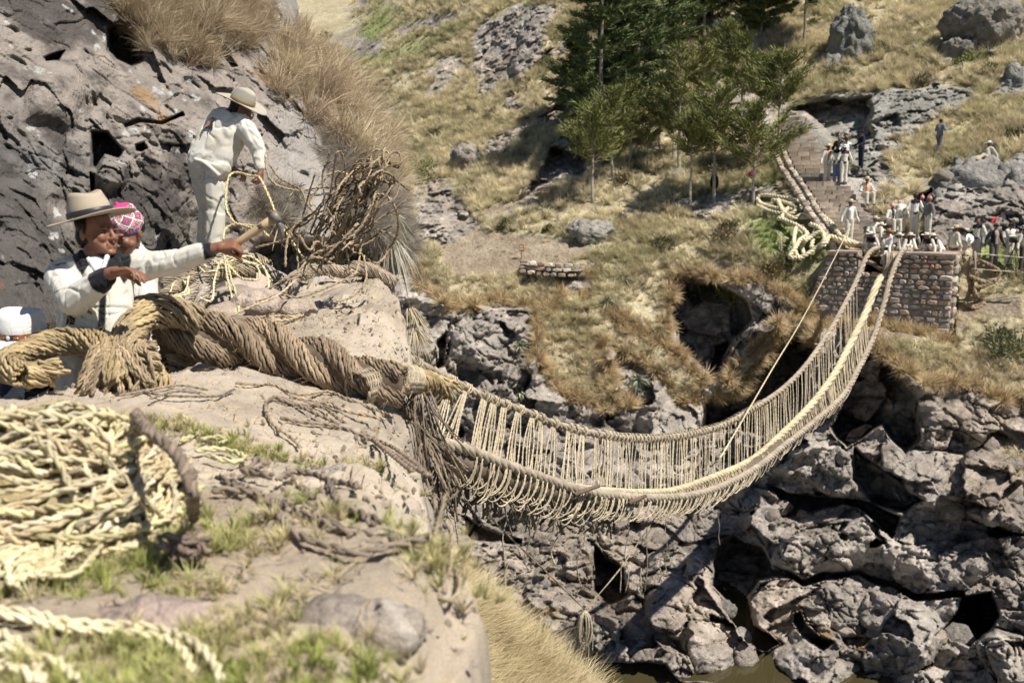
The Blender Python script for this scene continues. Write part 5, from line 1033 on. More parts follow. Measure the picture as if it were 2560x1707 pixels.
cords = [[(560,640,8.0),(575,720,7.7),(590,790,7.3),(592,835,7.0)],[(565,650,8.0),(590,730,7.7),(598,800,7.2),(605,840,7.0)],[(515,665,8.1),(500,650,8.2),(525,648,8.2),(550,660,8.1),(570,655,8.1),(610,640,8.2),(640,650,8.2),(665,680,8.0),(675,720,7.8),(672,735,7.8)],[(500,668,8.1),(515,680,8.0),(545,672,8.0),(560,650,8.1),(600,690,7.9),(635,700,7.8),(650,695,7.9),(640,665,8.1),(600,648,8.2)],[(545,660,8.0),(535,700,7.9),(532,745,7.7),(520,755,7.6),(500,745,7.6)],[(425,730,7.7),(440,705,7.9),(462,702,7.9),(468,735,7.7),(435,742,7.6),(455,745,7.6),(460,760,7.5),(445,800,7.3)],[(560,640,8.0),(620,655,8.1),(655,665,8.1),(680,700,7.9)],[(470,690,7.9),(460,730,7.7),(430,740,7.6)]]
mb = MB()
for k, pl in enumerate(cords): mb.add(*rope_geo(P3(pl), .0125, 2, .08, .03, 4, wob=.006, seed=k, col=(.66, .57, .33), fuzz=60))
done(mb, 'yellow_rope', 'pale yellow twisted cord looped over the grey rope coil', 'cord', 'straw')
mb = bundle(P3([(705,722,9.2),(728,702,9.3),(765,682,9.5),(810,672,9.7),(860,680,9.8),(905,672,9.9),(950,688,10.0),(985,705,10.1)]), .055, 15, .011, .45, (.38, .31, .23), 80, .03, lumpy=.08); g_ = bundle(P3([(880,672,10.0),(930,676,10.1),(985,712,10.2)]), .07, 14, .014, .6, (.33, .25, .17), 81, .03)
n0 = sum(len(x) for x in mb.v); mb.v += g_.v; mb.f += [tuple(i+n0 for i in q__) for q__ in g_.f]; mb.c += g_.c; fluff(mb, P3([(870,675,9.9),(985,705,10.1)]), .08, 160, BR, 4, .12)
done(mb, 'old_rope', 'old frayed rope lying along the back edge of the slab', 'rope')
# the rope the bending man pays out
handA, handB = (597,432,8.95), (648,442,8.75)
mb = MB()
for pl in ([(700,560,8.3),(668,480,8.5),handB,(625,440,8.85),handA,(575,438,8.9),(565,475,8.8),(566,520,8.7),(582,550,8.6),(600,562,8.5),(640,575,8.3),(620,570,8.4),(595,560,8.5),(565,572,8.5),(558,600,8.4)],[(700,560,8.3),(735,610,8.1),(765,650,8.0),(800,690,7.9)],[(600,562,8.5),(640,568,8.4),(672,590,8.2)]): mb.add(*rope_geo(P3(pl), .0135, 2, .085, .03, 5, wob=.003, seed=3, col=(.60, .49, .25), fuzz=70))
done(mb, 'thin_rope', 'thin yellow twisted rope held by the bending man', 'rope', 'straw')
# the tangle flying through the air
mb = MB(); T = [[(664,386,8.0),(669,434,8.0),(694,466,8),(747,479,7.9),(790,471,7.9),(854,463,7.8),(908,447,7.8),(948,434,7.8)],[(672,410,8),(699,444,8),(752,474,7.9),(766,511,7.8),(790,538,7.8),(827,573,7.7),(854,602,7.7),(880,625,7.7)],[(895,460,7.8),(915,400,7.8),(945,375,7.8),(972,388,7.8),(961,420,7.7),(943,463,7.7),(935,495,7.6),(924,527,7.6),(902,568,7.6),(876,594,7.6),(827,618,7.6),(774,643,7.6),(742,683,7.5),(700,705,7.5),(660,735,7.5)],
 [(900,500,7.8),(876,514,7.8),(827,533,7.8),(774,549,7.7),(742,562,7.7),(723,589,7.7),(715,629,7.7),(714,669,7.7)],[(900,455,7.9),(876,442,7.9),(854,431,7.9),(827,434,7.9),(806,455,7.9),(785,485,7.9),(774,501,7.9),(779,517,7.9)],[(1020,493,7.7),(990,520,7.7),(961,538,7.7),(908,576,7.7)],[(640,755,7.2),(694,736,7.3),(747,742,7.3),(801,723,7.4),(881,688,7.5),(897,656,7.6),(905,600,7.7)],[(908,640,7.6),(915,690,7.5),(908,712,7.4),(897,728,7.4),(868,747,7.3),(830,755,7.2)],
 [(940,345,7.8),(930,380,7.8),(918,430,7.8),(900,480,7.8)],[(750,660,7.6),(770,648,7.6),(800,645,7.6),(830,660,7.6)],[(830,600,7.7),(870,610,7.7),(900,615,7.7),(935,600,7.7),(950,585,7.7)],[(946,572,7.7),(960,578,7.7),(980,583,7.7)],[(560,800,6.9),(620,770,7.0),(690,740,7.2),(740,700,7.4)],[(640,620,8.0),(700,605,8.0),(745,590,7.9)]]
for k, pl in enumerate(T): mb.add(*rope_geo(P3(pl), .0125, 2, .09, .03, 4, wob=.004, seed=k, col=np.array((.42, .325, .205))*rp.uniform(.7, 1.15), fuzz=10))
ctr_ = np.array(tuple(P(872, 520, 7.75)))
for k in range(34):
    r_ = random.Random(900+k); a_ = r_.uniform(0, 6.28); pts_ = []; rx, rz, ry = r_.uniform(.04, .20), r_.uniform(.18, .50), r_.uniform(.05, .22); ph = r_.uniform(0, 6.28); tl = r_.uniform(.1, 1.1); o_ = np.array([r_.gauss(0, .11), r_.gauss(0, .09), r_.gauss(0, .09)])
    for t_ in np.linspace(0, r_.uniform(2.5, 6.5), 9):
        q__ = np.array([rx*math.cos(t_+ph), ry*math.sin(2*t_+a_), rz*math.sin(t_+ph+a_)]); c_, s_ = math.cos(.78), math.sin(.78); q__ = np.array([q__[0]*c_ + q__[2]*s_*.8, q__[1], -q__[0]*s_ + q__[2]*c_]); pts_.append(ctr_ + o_ + q__ + np.array([r_.gauss(0, .03), r_.gauss(0, .03), r_.gauss(0, .03)]))
    mb.add(*rope_geo(pts_, r_.uniform(.009, .015), 2, .09, .035, 4, seed=k, col=np.array((.30, .225, .145))*r_.uniform(.45, 1.35), fuzz=10))
done(mb, 'flying_rope_tangle', 'loose tangle of brown rope flying through the air above the slab', 'rope tangle')
# ropes lying on the near slab
def on(px, py, l=.012): return tuple(GS(px, py, l + .012))
def lay(name, lists, r, col_, label, m='rope', fuzz=25, wob=.004, g='loose ropes on the slab'):
    mb = MB()
    for k, pl in enumerate(lists): mb.add(*rope_geo([on(x, y, r*1.2) for x, y in pl], r, 2, r*8, r*2.6, 4, wob=wob, seed=k+len(label), col=np.array(col_)*rp.uniform(.8, 1.15), fuzz=fuzz))
    return done(mb, name, label, 'rope', m, g)
lay('loose_rope', [[(589,969),(640,972),(678,972),(748,997),(820,990),(865,1005),(926,1028),(982,1052)],[(720,1000),(800,1015),(870,1040),(960,1060)]], .010, (.36, .28, .19), 'thin rope trailing across the slab beneath the thick cable')
lay('loose_rope', [[(664,1044),(668,1020),(690,1008),(720,1015),(795,1049),(860,1075),(912,1096),(991,1138),(1071,1203)],[(680,1005),(740,1025),(800,1030),(850,1060),(930,1110),(1029,1195)],[(700,1060),(760,1070),(820,1075),(880,1090),(960,1130),(1060,1200)],[(770,1030),(820,1020),(850,1035)]], .0115, (.27, .205, .15), 'frayed brown rope running diagonally to the slab edge')
lay('loose_rope', [[(664,1035),(683,1072),(720,1100),(740,1118),(748,1128)]], .010, (.35, .27, .17), 'short rope end lying off the diagonal one')
lay('loose_rope', [[(330,985),(400,1000),(470,1005),(540,1000),(585,985)],[(300,1000),(380,985),(450,975),(520,985)],[(380,1010),(440,990),(500,995)]], .008, (.28, .22, .16), 'thin dark cord lying below the fanned strand')
lay('loose_rope', [[(640,800),(700,798),(740,800),(760,790)],[(560,830),(640,815),(720,812),(758,800)]], .014, (.42, .33, .21), 'short laid rope on the back part of the slab')
lay('loose_rope', [[(455,1050),(480,1070),(497,1085),(490,1100),(462,1112),(450,1120)],[(500,1120),(545,1115),(575,1122),(550,1130)],[(490,1145),(560,1140),(615,1160),(590,1175),(520,1160)]], .013, (.60, .54, .30), 'short pieces of pale new rope beside the straw pile', 'straw', 40)
lay('brown_rope_tangle', [[(550,1218),(600,1235),(660,1262),(720,1285),(790,1310),(860,1345),(930,1365),(1010,1375),(1075,1368)],[(535,1250),(600,1246),(660,1270),(700,1330),(750,1370),(830,1400),(900,1420),(980,1395),(1060,1380)],[(705,1225),(740,1205),(790,1215),(830,1232),(880,1240),(900,1250)],[(640,1195),(665,1180),(660,1160),(645,1190),(620,1200),(680,1215)],[(740,1240),(790,1270),(830,1275),(820,1230),(850,1290),(900,1310),(940,1350)],[(760,1290),(800,1300),(780,1320),(740,1300),(790,1280)],[(830,1290),(880,1300),(930,1310),(950,1340),(900,1330)],[(560,1225),(620,1250),(700,1280),(800,1340),(880,1365)]], .0145, (.235, .185, .14), 'tangle of weathered brown ropes on the turf in front of the slab', fuzz=60, wob=.008, g=None)
mb = MB()
for k, pl in enumerate([[(1085,1240,2.95),(1100,1320,2.8),(1130,1400,2.6),(1150,1450,2.45),(1135,1500,2.35),(1100,1512,2.35),(1070,1490,2.4),(1065,1430,2.5)],[(1110,1240,2.9),(1095,1340,2.65),(1075,1440,2.45),(1090,1490,2.4),(1110,1420,2.5),(1100,1330,2.7)],[(1075,1370,2.6),(1060,1420,2.5),(1070,1480,2.4)],[(1120,1300,2.8),(1135,1360,2.65),(1125,1450,2.45)],[(1095,1290,2.8),(1080,1350,2.65),(1110,1440,2.45)]]): mb.add(*rope_geo(P3(pl), .010, 2, .08, .03, 4, wob=.006, seed=k, col=np.array((.33, .265, .18))*rp.uniform(.8, 1.2), fuzz=60))
done(mb, 'hanging_loops', 'frayed brown rope loops hanging at the slab corner', 'rope')
# the heap of fresh straw rope
mb = MB(); hc = np.array(tuple(GS(130, 1330, .02)))
bm_ = bmesh.new(); bmesh.ops.create_icosphere(bm_, subdivisions=3, radius=1); hv = np.array([tuple(q__.co) for q__ in bm_.verts]); hf = [tuple(q__.index for q__ in fc.verts) for fc in bm_.faces]; bm_.free()
HR = np.array([.40, .34, .235]); ho = hc + np.array([-.10, .10, .0]); mb.add(ho + hv*HR*.82*(1+.1*fbm(hv*2, 2, 5))[:, None], hf, (.30, .24, .12))
for k in range(230):
    r_ = random.Random(2000+k); ax_ = np.array([r_.gauss(0, .4), r_.gauss(-.1, .45), r_.gauss(.8, .4)]); ax_ /= np.linalg.norm(ax_); u_ = np.cross(ax_, [.3, .2, .93]); u_ /= np.linalg.norm(u_); w_ = np.cross(ax_, u_); hgt = r_.uniform(-.2, .85); rad = math.sqrt(1-hgt*hgt); st = r_.uniform(0, 6.28); ln = r_.uniform(1.4, 4.2); pts_ = []
    for t_ in np.linspace(0, 1, 9):
        a_ = st + ln*t_; q__ = (ax_*hgt + (u_*math.cos(a_) + w_*math.sin(a_))*rad); q__ = q__/np.linalg.norm(q__)*r_.uniform(.84, 1.14)*(1+.16*math.sin(3*q__[0]+1)*math.cos(4*q__[1])); x_ = ho + q__*HR; x_[2] = max(x_[2], sz(x_[0], x_[1]) + .012); pts_.append(x_)
    mb.add(*rope_geo(pts_, r_.uniform(.0085, .0125), 2, .078, .024, 5, wob=.004, seed=k, col=np.array(r_.choice([(.68, .565, .34), (.62, .54, .29), (.60, .47, .28), (.70, .60, .40)]))*r_.uniform(.6, 1.12), fuzz=45))
for k in range(46):
    r_ = random.Random(3000+k); x0 = r_.uniform(-60, 250); y0 = r_.uniform(1330, 1420); pl = [(x0+r_.uniform(20, 90), y0-60), (x0+r_.uniform(0, 60), y0), (x0+r_.uniform(-80, 40), y0+r_.uniform(30, 60)), (x0+r_.uniform(-120, 20), min(1500, y0+r_.uniform(60, 100)))]
    mb.add(*rope_geo([on(x, y, .02) for x, y in pl], .011, 2, .075, .026, 5, wob=.006, seed=k, col=np.array((.70, .60, .36))*r_.uniform(.75, 1.1), fuzz=12))
done(mb, 'straw_rope_heap', 'big heap of fresh yellow straw rope close by on the turf', 'rope heap', 'straw')
mb = MB()
for pl, r_ in (([(-60,1545),(60,1560),(150,1585),(250,1590),(340,1590),(420,1605),(490,1640),(540,1690),(560,1740)], .012), ([(-60,1560),(80,1580),(180,1600),(300,1605),(400,1620),(460,1660),(480,1720)], .011), ([(-60,1590),(20,1620),(80,1660),(110,1740)], .014), ([(-40,1640),(60,1665),(150,1690),(200,1740)], .013), ([(-60,1690),(40,1700),(110,1740)], .014)):
    mb.add(*rope_geo([on(x, y, .016) for x, y in pl], r_, 2, .085, .022, 5, wob=.003, seed=int(r_*9999), col=(.74, .64, .41), fuzz=30))
done(mb, 'pale_rope', 'pale straw rope curving across the turf close by', 'rope', 'straw')
# dark brown frayed rope draped over the heap, with a knotted end
mb = MB(); mb.add(*rope_geo([tuple(P(*q__)) for q__ in [(340,1035,2.75),(375,1075,2.5),(430,1120,2.4),(465,1180,2.3),(478,1235,2.22)]] + [on(492, 1320, .02), on(496, 1385, .015), on(478, 1430, .02)], .019, 3, .12, .03, 6, wob=.003, seed=4, col=(.25, .19, .14), fuzz=160))
for k in range(7): 
    kc = np.array(on(465, 1425, .03)); r_ = random.Random(k); mb.add(*rope_geo([kc + np.array([r_.gauss(0, .026), r_.gauss(0, .02), abs(r_.gauss(0, .02))]) for _ in range(6)], .011, 2, .08, .02, 5, seed=k, col=(.22, .165, .125), fuzz=120))
done(mb, 'dark_rope', 'dark brown frayed rope with a knotted end draped over the straw heap', 'rope')
# far bank: big pale ropes heaped on the grass
gp_ = [[(1893,497),(1905,488),(1945,492),(1985,500),(2015,515),(1990,525),(1940,520),(1905,510),(1893,497)],[(1895,515),(1930,530),(1975,535),(1990,520),(1960,505),(1930,500)],[(1945,545),(1965,552),(1995,565),(2018,585),(2000,600),(1985,625),(1972,640),(1985,645),(2010,640),(2040,620),(2060,600),(2055,580),(2030,590),(2010,605)],[(1995,500),(2030,495),(2055,520),(2090,545),(2110,575),(2115,600),(2085,585),(2050,560),(2030,530),(2000,515)],[(2010,520),(2040,550),(2035,590),(2030,620),(2060,612),(2075,590),(2100,600),(2150,612)],[(1990,570),(1985,600),(1990,635),(2003,648)],[(2000,575),(2003,610),(2010,640)],[(1945,500),(1960,530),(1985,545),(2010,535),(2050,540),(2080,570),(2120,600),(2160,615)],[(2020,505),(2045,530),(2080,560),(2100,590)],[(2060,585),(2090,600),(2130,612),(2160,618)],[(1970,520),(1955,545),(1975,560)],[(2025,560),(2048,570),(2062,600),(2050,615)],[(2000,545),(2040,545),(2075,575)]]
mb = MB()
for k, pl in enumerate(gp_): mb.add(*rope_geo([tuple(P(x, y, dep(x, y) - .35 - .22*(k % 3))) for x, y in pl], .105, 3, .5, .1, 5, seed=k, col=np.array((.64, .56, .36))*rp.uniform(.88, 1.08), fuzz=0))
done(mb, 'new_cable_heap', 'heap of thick new pale rope on the green grass above the abutment', 'rope heap', 'straw')
mb = MB(); br_ = [[(2428,640),(2420,680),(2425,720),(2415,760),(2440,765),(2460,750),(2435,735),(2430,700)],[(2430,665),(2470,672),(2490,690),(2480,700),(2440,700),(2430,690)],[(2440,650),(2470,660),(2500,680),(2490,700)],[(2425,690),(2460,705),(2495,698),(2460,715),(2435,720),(2445,745)],[(2432,640),(2445,655),(2435,675)],[(2412,755),(2440,772),(2462,755)],[(2440,680),(2450,715),(2430,750)]]
for k, pl in enumerate(br_): mb.add(*rope_geo([tuple(P(x, y, 37.55 - .10*(k % 4))) for x, y in pl], .085, 3, .42, .09, 5, seed=k, col=np.array((.27, .20, .125))*rp.uniform(.8, 1.15)))
done(mb, 'old_cable_heap', 'heap of old dark brown cable beside the abutment', 'rope heap')
# ---------------------------------------------------------------- people
def capg(p, q_, r0, r1, n=12):
    "a capsule from p (radius r0) to q (radius r1)"
    p = np.asarray(tuple(p), float); q_ = np.asarray(tuple(q_), float); d = q_-p; L = np.linalg.norm(d) + 1e-9; d = d/L; u = np.cross(d, [0, 0, 1.] if abs(d[2]) < .9 else [1., 0, 0]); u /= np.linalg.norm(u); w = np.cross(d, u)
    rings = [(p - d*r0*math.cos(a), r0*math.sin(a)) for a in (.35, .9)] + [(p, r0), (p + d*L*.5, (r0+r1)/2), (q_, r1)] + [(q_ + d*r1*math.cos(a), r1*math.sin(a)) for a in (.9, .35)]
    th = np.linspace(0, 6.2832, n, endpoint=False); V = np.vstack([c + r*(u*np.cos(th)[:, None] + w*np.sin(th)[:, None]) for c, r in rings]); m = len(rings)
    f = [(i*n+j, i*n+(j+1) % n, (i+1)*n+(j+1) % n, (i+1)*n+j) for i in range(m-1) for j in range(n)] + [tuple(range(n-1, -1, -1)), tuple((m-1)*n+j for j in range(n))]
    return V, f
_ico = bmesh.new(); bmesh.ops.create_icosphere(_ico, subdivisions=2, radius=1); _iv = np.array([tuple(v.co) for v in _ico.verts]); _if = [tuple(v.index for v in f.verts) for f in _ico.faces]; _ico.free()
def ellg(c, r, rot=None):
    V = _iv*np.asarray(r); 
    if rot is not None: V = V @ np.array(rot).T
    return V + np.asarray(tuple(c)), _if
def blob(prims, voxel, smooth=2):
    "one continuous skin over all the shapes -> vertices, faces"
    mb = MB()
    for v, f in prims: mb.add(v, f)
    me = bpy.data.meshes.new('tmp'); me.from_pydata([tuple(map(float, x)) for x in np.concatenate(mb.v)], [], mb.f); o = bpy.data.objects.new('tmp', me); C.objects.link(o)
    m = o.modifiers.new('r', 'REMESH'); m.mode = 'VOXEL'; m.voxel_size = voxel
    if smooth: s = o.modifiers.new('s', 'SMOOTH'); s.factor = .5; s.iterations = smooth
    dg = bpy.context.evaluated_depsgraph_get(); ev = o.evaluated_get(dg).to_mesh(); v = np.zeros(len(ev.vertices)*3); ev.vertices.foreach_get('co', v); nn = np.zeros(len(v)); ev.vertices.foreach_get('normal', nn)
    f = np.zeros(len(ev.loops), np.int32); ev.loops.foreach_get('vertex_index', f); ls = np.zeros(len(ev.polygons), np.int32); ev.polygons.foreach_get('loop_total', ls)
    if (ls == 4).all(): f = f.reshape(-1, 4)
    else: f = [tuple(p.vertices) for p in ev.polygons]
    o.evaluated_get(dg).to_mesh_clear(); bpy.data.objects.remove(o); bpy.data.meshes.remove(me)
    return v.reshape(-1, 3), f, nn.reshape(-1, 3)
def piece(name, parent, prims, voxel, m, col, smooth=2, fold=0., paint=None, seed=0, fs=9):
    v, f, nn = blob(prims, voxel, smooth)
    if fold:
        sg = vnoise(v*3+seed, seed); w_ = np.sin((v @ np.array([.3, .2, 1.0]))*fs*3.2 + 4.5*fbm(v*3.5, 2, seed+1) + 6*sg)
        k_ = 7./max(1., fs*.14); cr = sst(.80, 1., 1-np.abs(fbm(v*np.array([.7, .7, 1.25])*fs*.75 + .25*w_[:, None], 2, seed+2))) + .6*sst(.82, 1., 1-np.abs(fbm(v*np.array([1.1, 1.1, .6])*fs*1.5, 2, seed+5)))
        v = v + nn*(fold*(.45*fbm(v*fs*.5, 2, seed+3) - .8*cr))[:, None]
    c = np.tile(np.array(col, float), (len(v), 1))
    if m is MW and fold: c = lerp3(c, c*np.array([.80, .74, .64]), sst(.0, .5, fbm(v*4.5, 4, seed+9, .6))*.55)
    if paint: c = paint(v, c)
    o = mesh(name, v - np.array(parent.location), f, m, parent, True, c); return o
MS = mat('skin', var=.08, vscale=25, bump=.15, bscale=220, bdist=.001, rough=.5, spec=.4)
MW = mat('wool', var=.05, vscale=9, bump=.6, bscale=160, bdist=.004, rough=.95, spec=.05, sheen=.15, fine=.10, fscale=240)
MF = mat('felt', var=.06, vscale=12, bump=.2, bscale=320, bdist=.0012, rough=.9, spec=.1)
ML = mat('leather', var=.12, vscale=40, bump=.2, bscale=200, bdist=.001, rough=.45, spec=.4)
MH = mat('hair', var=.3, vscale=60, bump=.6, bscale=300, bdist=.002, rough=.5, spec=.3, stretch=(1, 1, .3))
SK = (.235, .105, .060); WO = (.68, .64, .55); BK = (.018, .018, .021)
def rotm(yaw=0, pitch=0, roll=0): return np.array(Matrix.Rotation(yaw, 3, 'Z') @ Matrix.Rotation(pitch, 3, 'X') @ Matrix.Rotation(roll, 3, 'Y'))
def head_prims(c, R, s=1., detail=True):
    "a head facing -Y in its own axes; about 0.23 m high at s = 1"
    c = np.asarray(tuple(c)); g = lambda x, y, z: c + R @ (np.array([x, y, z])*s); pr = [ellg(g(0, .015, .03), np.array([.074, .093, .085])*s, R), ellg(g(0, -.022, -.02), np.array([.062, .068, .085])*s, R), ellg(g(0, -.035, -.075), np.array([.043, .045, .035])*s, R)]
    if detail:
        pr += [ellg(g(0, -.086, -.098), np.array([.024, .018, .015])*s, R), ellg(g(0, -.078, .020), np.array([.052, .022, .014])*s, R), ellg(g(.036, -.066, -.028), np.array([.024, .022, .024])*s, R), ellg(g(-.036, -.066, -.028), np.array([.024, .022, .024])*s, R),
               capg(g(0, -.089, .008), g(0, -.110, -.030), .0085*s, .012*s), ellg(g(.011, -.101, -.036), np.array([.009, .011, .008])*s, R), ellg(g(-.011, -.101, -.036), np.array([.009, .011, .008])*s, R),
               capg(g(-.021, -.089, -.0585), g(.021, -.089, -.0585), .0065*s, .0065*s), capg(g(-.018, -.088, -.072), g(.018, -.088, -.072), .0078*s, .0078*s),
               ellg(g(.077, .012, -.012), np.array([.008, .018, .031])*s, R), ellg(g(-.077, .012, -.012), np.array([.008, .018, .031])*s, R), capg(g(.048, -.045, -.045), g(.02, -.07, -.085), .022*s, .018*s), capg(g(-.048, -.045, -.045), g(-.02, -.07, -.085), .022*s, .018*s)]
    return pr
def face_parts(parent, c, R, s=1., look=0.):
    c = np.asarray(tuple(c)); g = lambda x, y, z: c + R @ (np.array([x, y, z])*s)
    for sg in (-1, 1):
        v, f = ellg(g(sg*.030, -.0745, -.001), np.array([.0115, .009, .0055])*s, R); mesh('eye', v - np.array(parent.location), f, MS, parent, True, np.tile((.17, .14, .12), (len(v), 1)))
        v, f = ellg(g(sg*.030+look, -.0835, -.001), np.array([.0062, .0035, .0062])*s, R); mesh('iris', v - np.array(parent.location), f, ML, parent, True, np.tile((.02, .012, .01), (len(v), 1)))
        v, f = capg(g(sg*.014, -.096, .0185), g(sg*.048, -.084, .020), .0045*s, .003*s, 6); mesh('eyebrow', v - np.array(parent.location), f, MH, parent, True, np.tile((.02, .016, .014), (len(v), 1)))
def hand_prims(w, d, pn, s=1., curl=.6, spread=.25, side=1, thumb=.5):
    "palm and five fingers from the wrist w along d; pn = palm normal (fingers bend that way); side +1/-1 puts the thumb"
    w = np.asarray(tuple(w), float); d = np.asarray(d, float)/np.linalg.norm(d); pn = np.asarray(pn, float); pn = pn - d*np.dot(pn, d); pn /= np.linalg.norm(pn); x = np.cross(d, pn)*side
    pr = [capg(w - d*.02*s, w + d*.02*s, .026*s, .027*s)]
    for k in range(4): a = w + d*.02*s + x*(k-1.5)*.013*s; b_ = w + d*.088*s + x*(k-1.5)*.0195*s; pr.append(capg(a, b_, .0165*s, .0125*s, 8))
    Ls = [(.038,.024,.020), (.044,.028,.021), (.041,.026,.020), (.032,.020,.018)]
    for k in range(4):
        p = w + d*.090*s + x*(k-1.5)*.0200*s; dd = d + x*(k-1.5)*spread*.12; dd /= np.linalg.norm(dd); a = curl*(.85 + .10*k); r = .0100*s*(1 if k < 3 else .88); cur = 0
        for L in Ls[3-k if side < 0 and False else k]:
            cur += a*.8; e = p + (dd*math.cos(cur) + pn*math.sin(cur))*L*s; pr.append(capg(p, e, r, r*.93, 8)); p = e; r *= .93
    p = w + d*.028*s - x*.024*s + pn*.008*s; t1 = d*.72 - x*.62*thumb*1.4 + pn*.35; t1 /= np.linalg.norm(t1); e = p + t1*.042*s; pr.append(capg(p, e, .0145*s, .0115*s, 8)); t2 = d*.9 - x*.15 + pn*(.35+curl*.5); t2 /= np.linalg.norm(t2); e2 = e + t2*.032*s; pr.append(capg(e, e2, .0112*s, .010*s, 8)); e3 = e2 + (t2+pn*.3)/1.05*.024*s; pr.append(capg(e2, e3, .010*s, .0085*s, 8))
    return pr
def hat(parent, c, R, s=1., brim=.19, crown=.115, ch=.12, col=(.55, .48, .38), band=(.03, .03, .035), curl=.03, taper=.82, dent=.018, name='hat', n=40, m=None, thick=.006, side=0.):
    "felt hat: crown with a pinched top, curled brim, band"
    c = np.asarray(tuple(c)); prof = [(0, ch-dent*1.5), (.5, ch-dent*1.2), (.84, ch), (.95, ch-.004), (1.01, ch-.02), (1.03/taper*.92, ch*.5), (1/taper, .012)]
    th = np.linspace(0, 6.2832, n, endpoint=False); V = []; oval = 1.18
    for a_, z_ in prof:
        for t in th:
            r = crown*taper*a_; pin = 1 - .14*max(0, z_/ch-.3)*math.cos(2*t)**2*(math.sin(t) < 0)*abs(math.sin(t)); V.append((r*math.cos(t)*pin, r*math.sin(t)*oval*1., z_ + (dent*.5*math.cos(2*t) if a_ > .7 and z_ > ch*.7 else 0)))
    rings = [(1.0, .0), (1.25, -.004), (1.5, 0.), (1.75, .004), (1.95, .010)]; br = brim
    for i, (q_, zz) in enumerate(rings):
        r = crown + (br-crown)*(q_-1)/.95
        for t in th: k_ = ((q_-1)/.95); V.append((r*math.cos(t), r*math.sin(t)*(1 + .10*(1-k_) + .04), curl*k_*k_*(math.cos(t)**2*1.9-.75) + side*k_*math.cos(t)*.02))
    for i, (q_, zz) in list(enumerate(rings))[::-1]:
        r = crown*.97 + (br-crown)*(q_-1)/.95
        for t in th: k_ = ((q_-1)/.95); V.append((r*math.cos(t), r*math.sin(t)*(1 + .10*(1-k_) + .04), curl*k_*k_*(math.cos(t)**2*1.9-.75) + side*k_*math.cos(t)*.02 - thick))
    V = np.array(V)*s; m_ = len(V)//n; f = [(i*n+j, (i+1)*n+j, (i+1)*n+(j+1) % n, i*n+(j+1) % n) for i in range(m_-1) for j in range(n)]; f.append(tuple(range(n)))
    V = V @ R.T + c; o = mesh(name, V - np.array(parent.location), f, m or MF, parent, True, np.tile(col, (len(V), 1)))
    if band is not None:
        bv = np.array([(crown*1.035*k_*math.cos(t), crown*1.035*k_*math.sin(t)*oval*.99, z_) for k_, z_ in ((1.0, .006), (1.015, .008), (1.0, .032), (.985, .033)) for t in th])*s; bf = [(i*n+j, i*n+(j+1) % n, (i+1)*n+(j+1) % n, (i+1)*n+j) for i in range(3) for j in range(n)]
        bv = bv @ R.T + c; mesh('hat_band', bv - np.array(o.matrix_world.translation) - np.array(parent.location) if False else bv - np.array(parent.location), bf, ML, o, True, np.tile(band, (len(bv), 1)))
    return o
def pxpaint(polys, col, d_ok=None):
    def f(v, c):
        d = v[:, 1]*cp - v[:, 2]*sp; yc = v[:, 1]*sp + v[:, 2]*cp; X_ = 1280 + v[:, 0]/d*F; Y_ = 853.5 - yc/d*F
        for pl in polys:
            k = sst(-1.2, 1.2, sdpoly(X_, Y_, pl))[:, None]; c = c*(1-k) + np.array(col)*k
        return c
    return f
# ---- the man in the tan hat, arm stretched out with a hoe
DA = 4.85
pa_ = empty('person', tuple(P(230, 760, DA))); tag(pa_, 'man in wide tan hat and black-yoked white jacket, arm stretched out holding a hoe', 'person')
Ra = rotm(1.12, -.04, .02); hA = P(243, 580, DA)
q = lambda x, y, dd=0.: P(x, y, DA+dd)
shR, shL = q(152, 690, .02), q(322, 672, .10); elR, wrR = q(187, 752, -.14), q(281, 681, -.26); elL, wrL = q(432, 658, .02), q(535, 622, -.05)
hR_d = np.array([.9, -.12, .12]); hL_d = np.array([.93, -.05, .18])
body = head_prims(hA, Ra, 1.02) + [capg(q(233, 690, .05), q(238, 625, .02), .062, .056), capg(q(230, 720, .05), q(232, 900, .05), .13, .13), capg(shR, shL, .07, .07), capg(shR, elR, .05, .045), capg(elR, wrR, .042, .029), capg(shL, elL, .05, .043), capg(elL, wrL, .042, .030)]
body += hand_prims(wrR, hR_d, (.25, -.25, -.8), 1.0, .62, .3, -1, .5) + hand_prims(q(543, 619, -.05), hL_d, (.1, .5, -.75), 1.0, 1.45, .1, 1, .2)
piece('body', pa_, body, .0052, MS, SK, 2)
face_parts(pa_, hA, Ra, 1.02)
piece('hair', pa_, [ellg(np.array(hA) + Ra @ np.array([0, .035, .045]), (.080, .085, .075), Ra), ellg(np.array(hA) + Ra @ np.array([0, .062, -.02]), (.070, .055, .065), Ra), capg(np.array(hA) + Ra @ np.array([.076, .0, .035]), np.array(hA) + Ra @ np.array([.078, .0, -.004]), .011, .007), capg(np.array(hA) + Ra @ np.array([-.076, .0, .035]), np.array(hA) + Ra @ np.array([-.078, .0, -.004]), .011, .007)], .006, MH, (.012, .010, .010), 1, .002)
piece('shirt', pa_, [capg(q(238, 705, -.01), q(242, 668, -.01), .075, .058), capg(q(222, 648, -.055), q(246, 684, -.085), .013, .012), capg(q(268, 642, -.04), q(254, 684, -.08), .013, .012)], .005, MW, (.66, .66, .68), 1, .002)
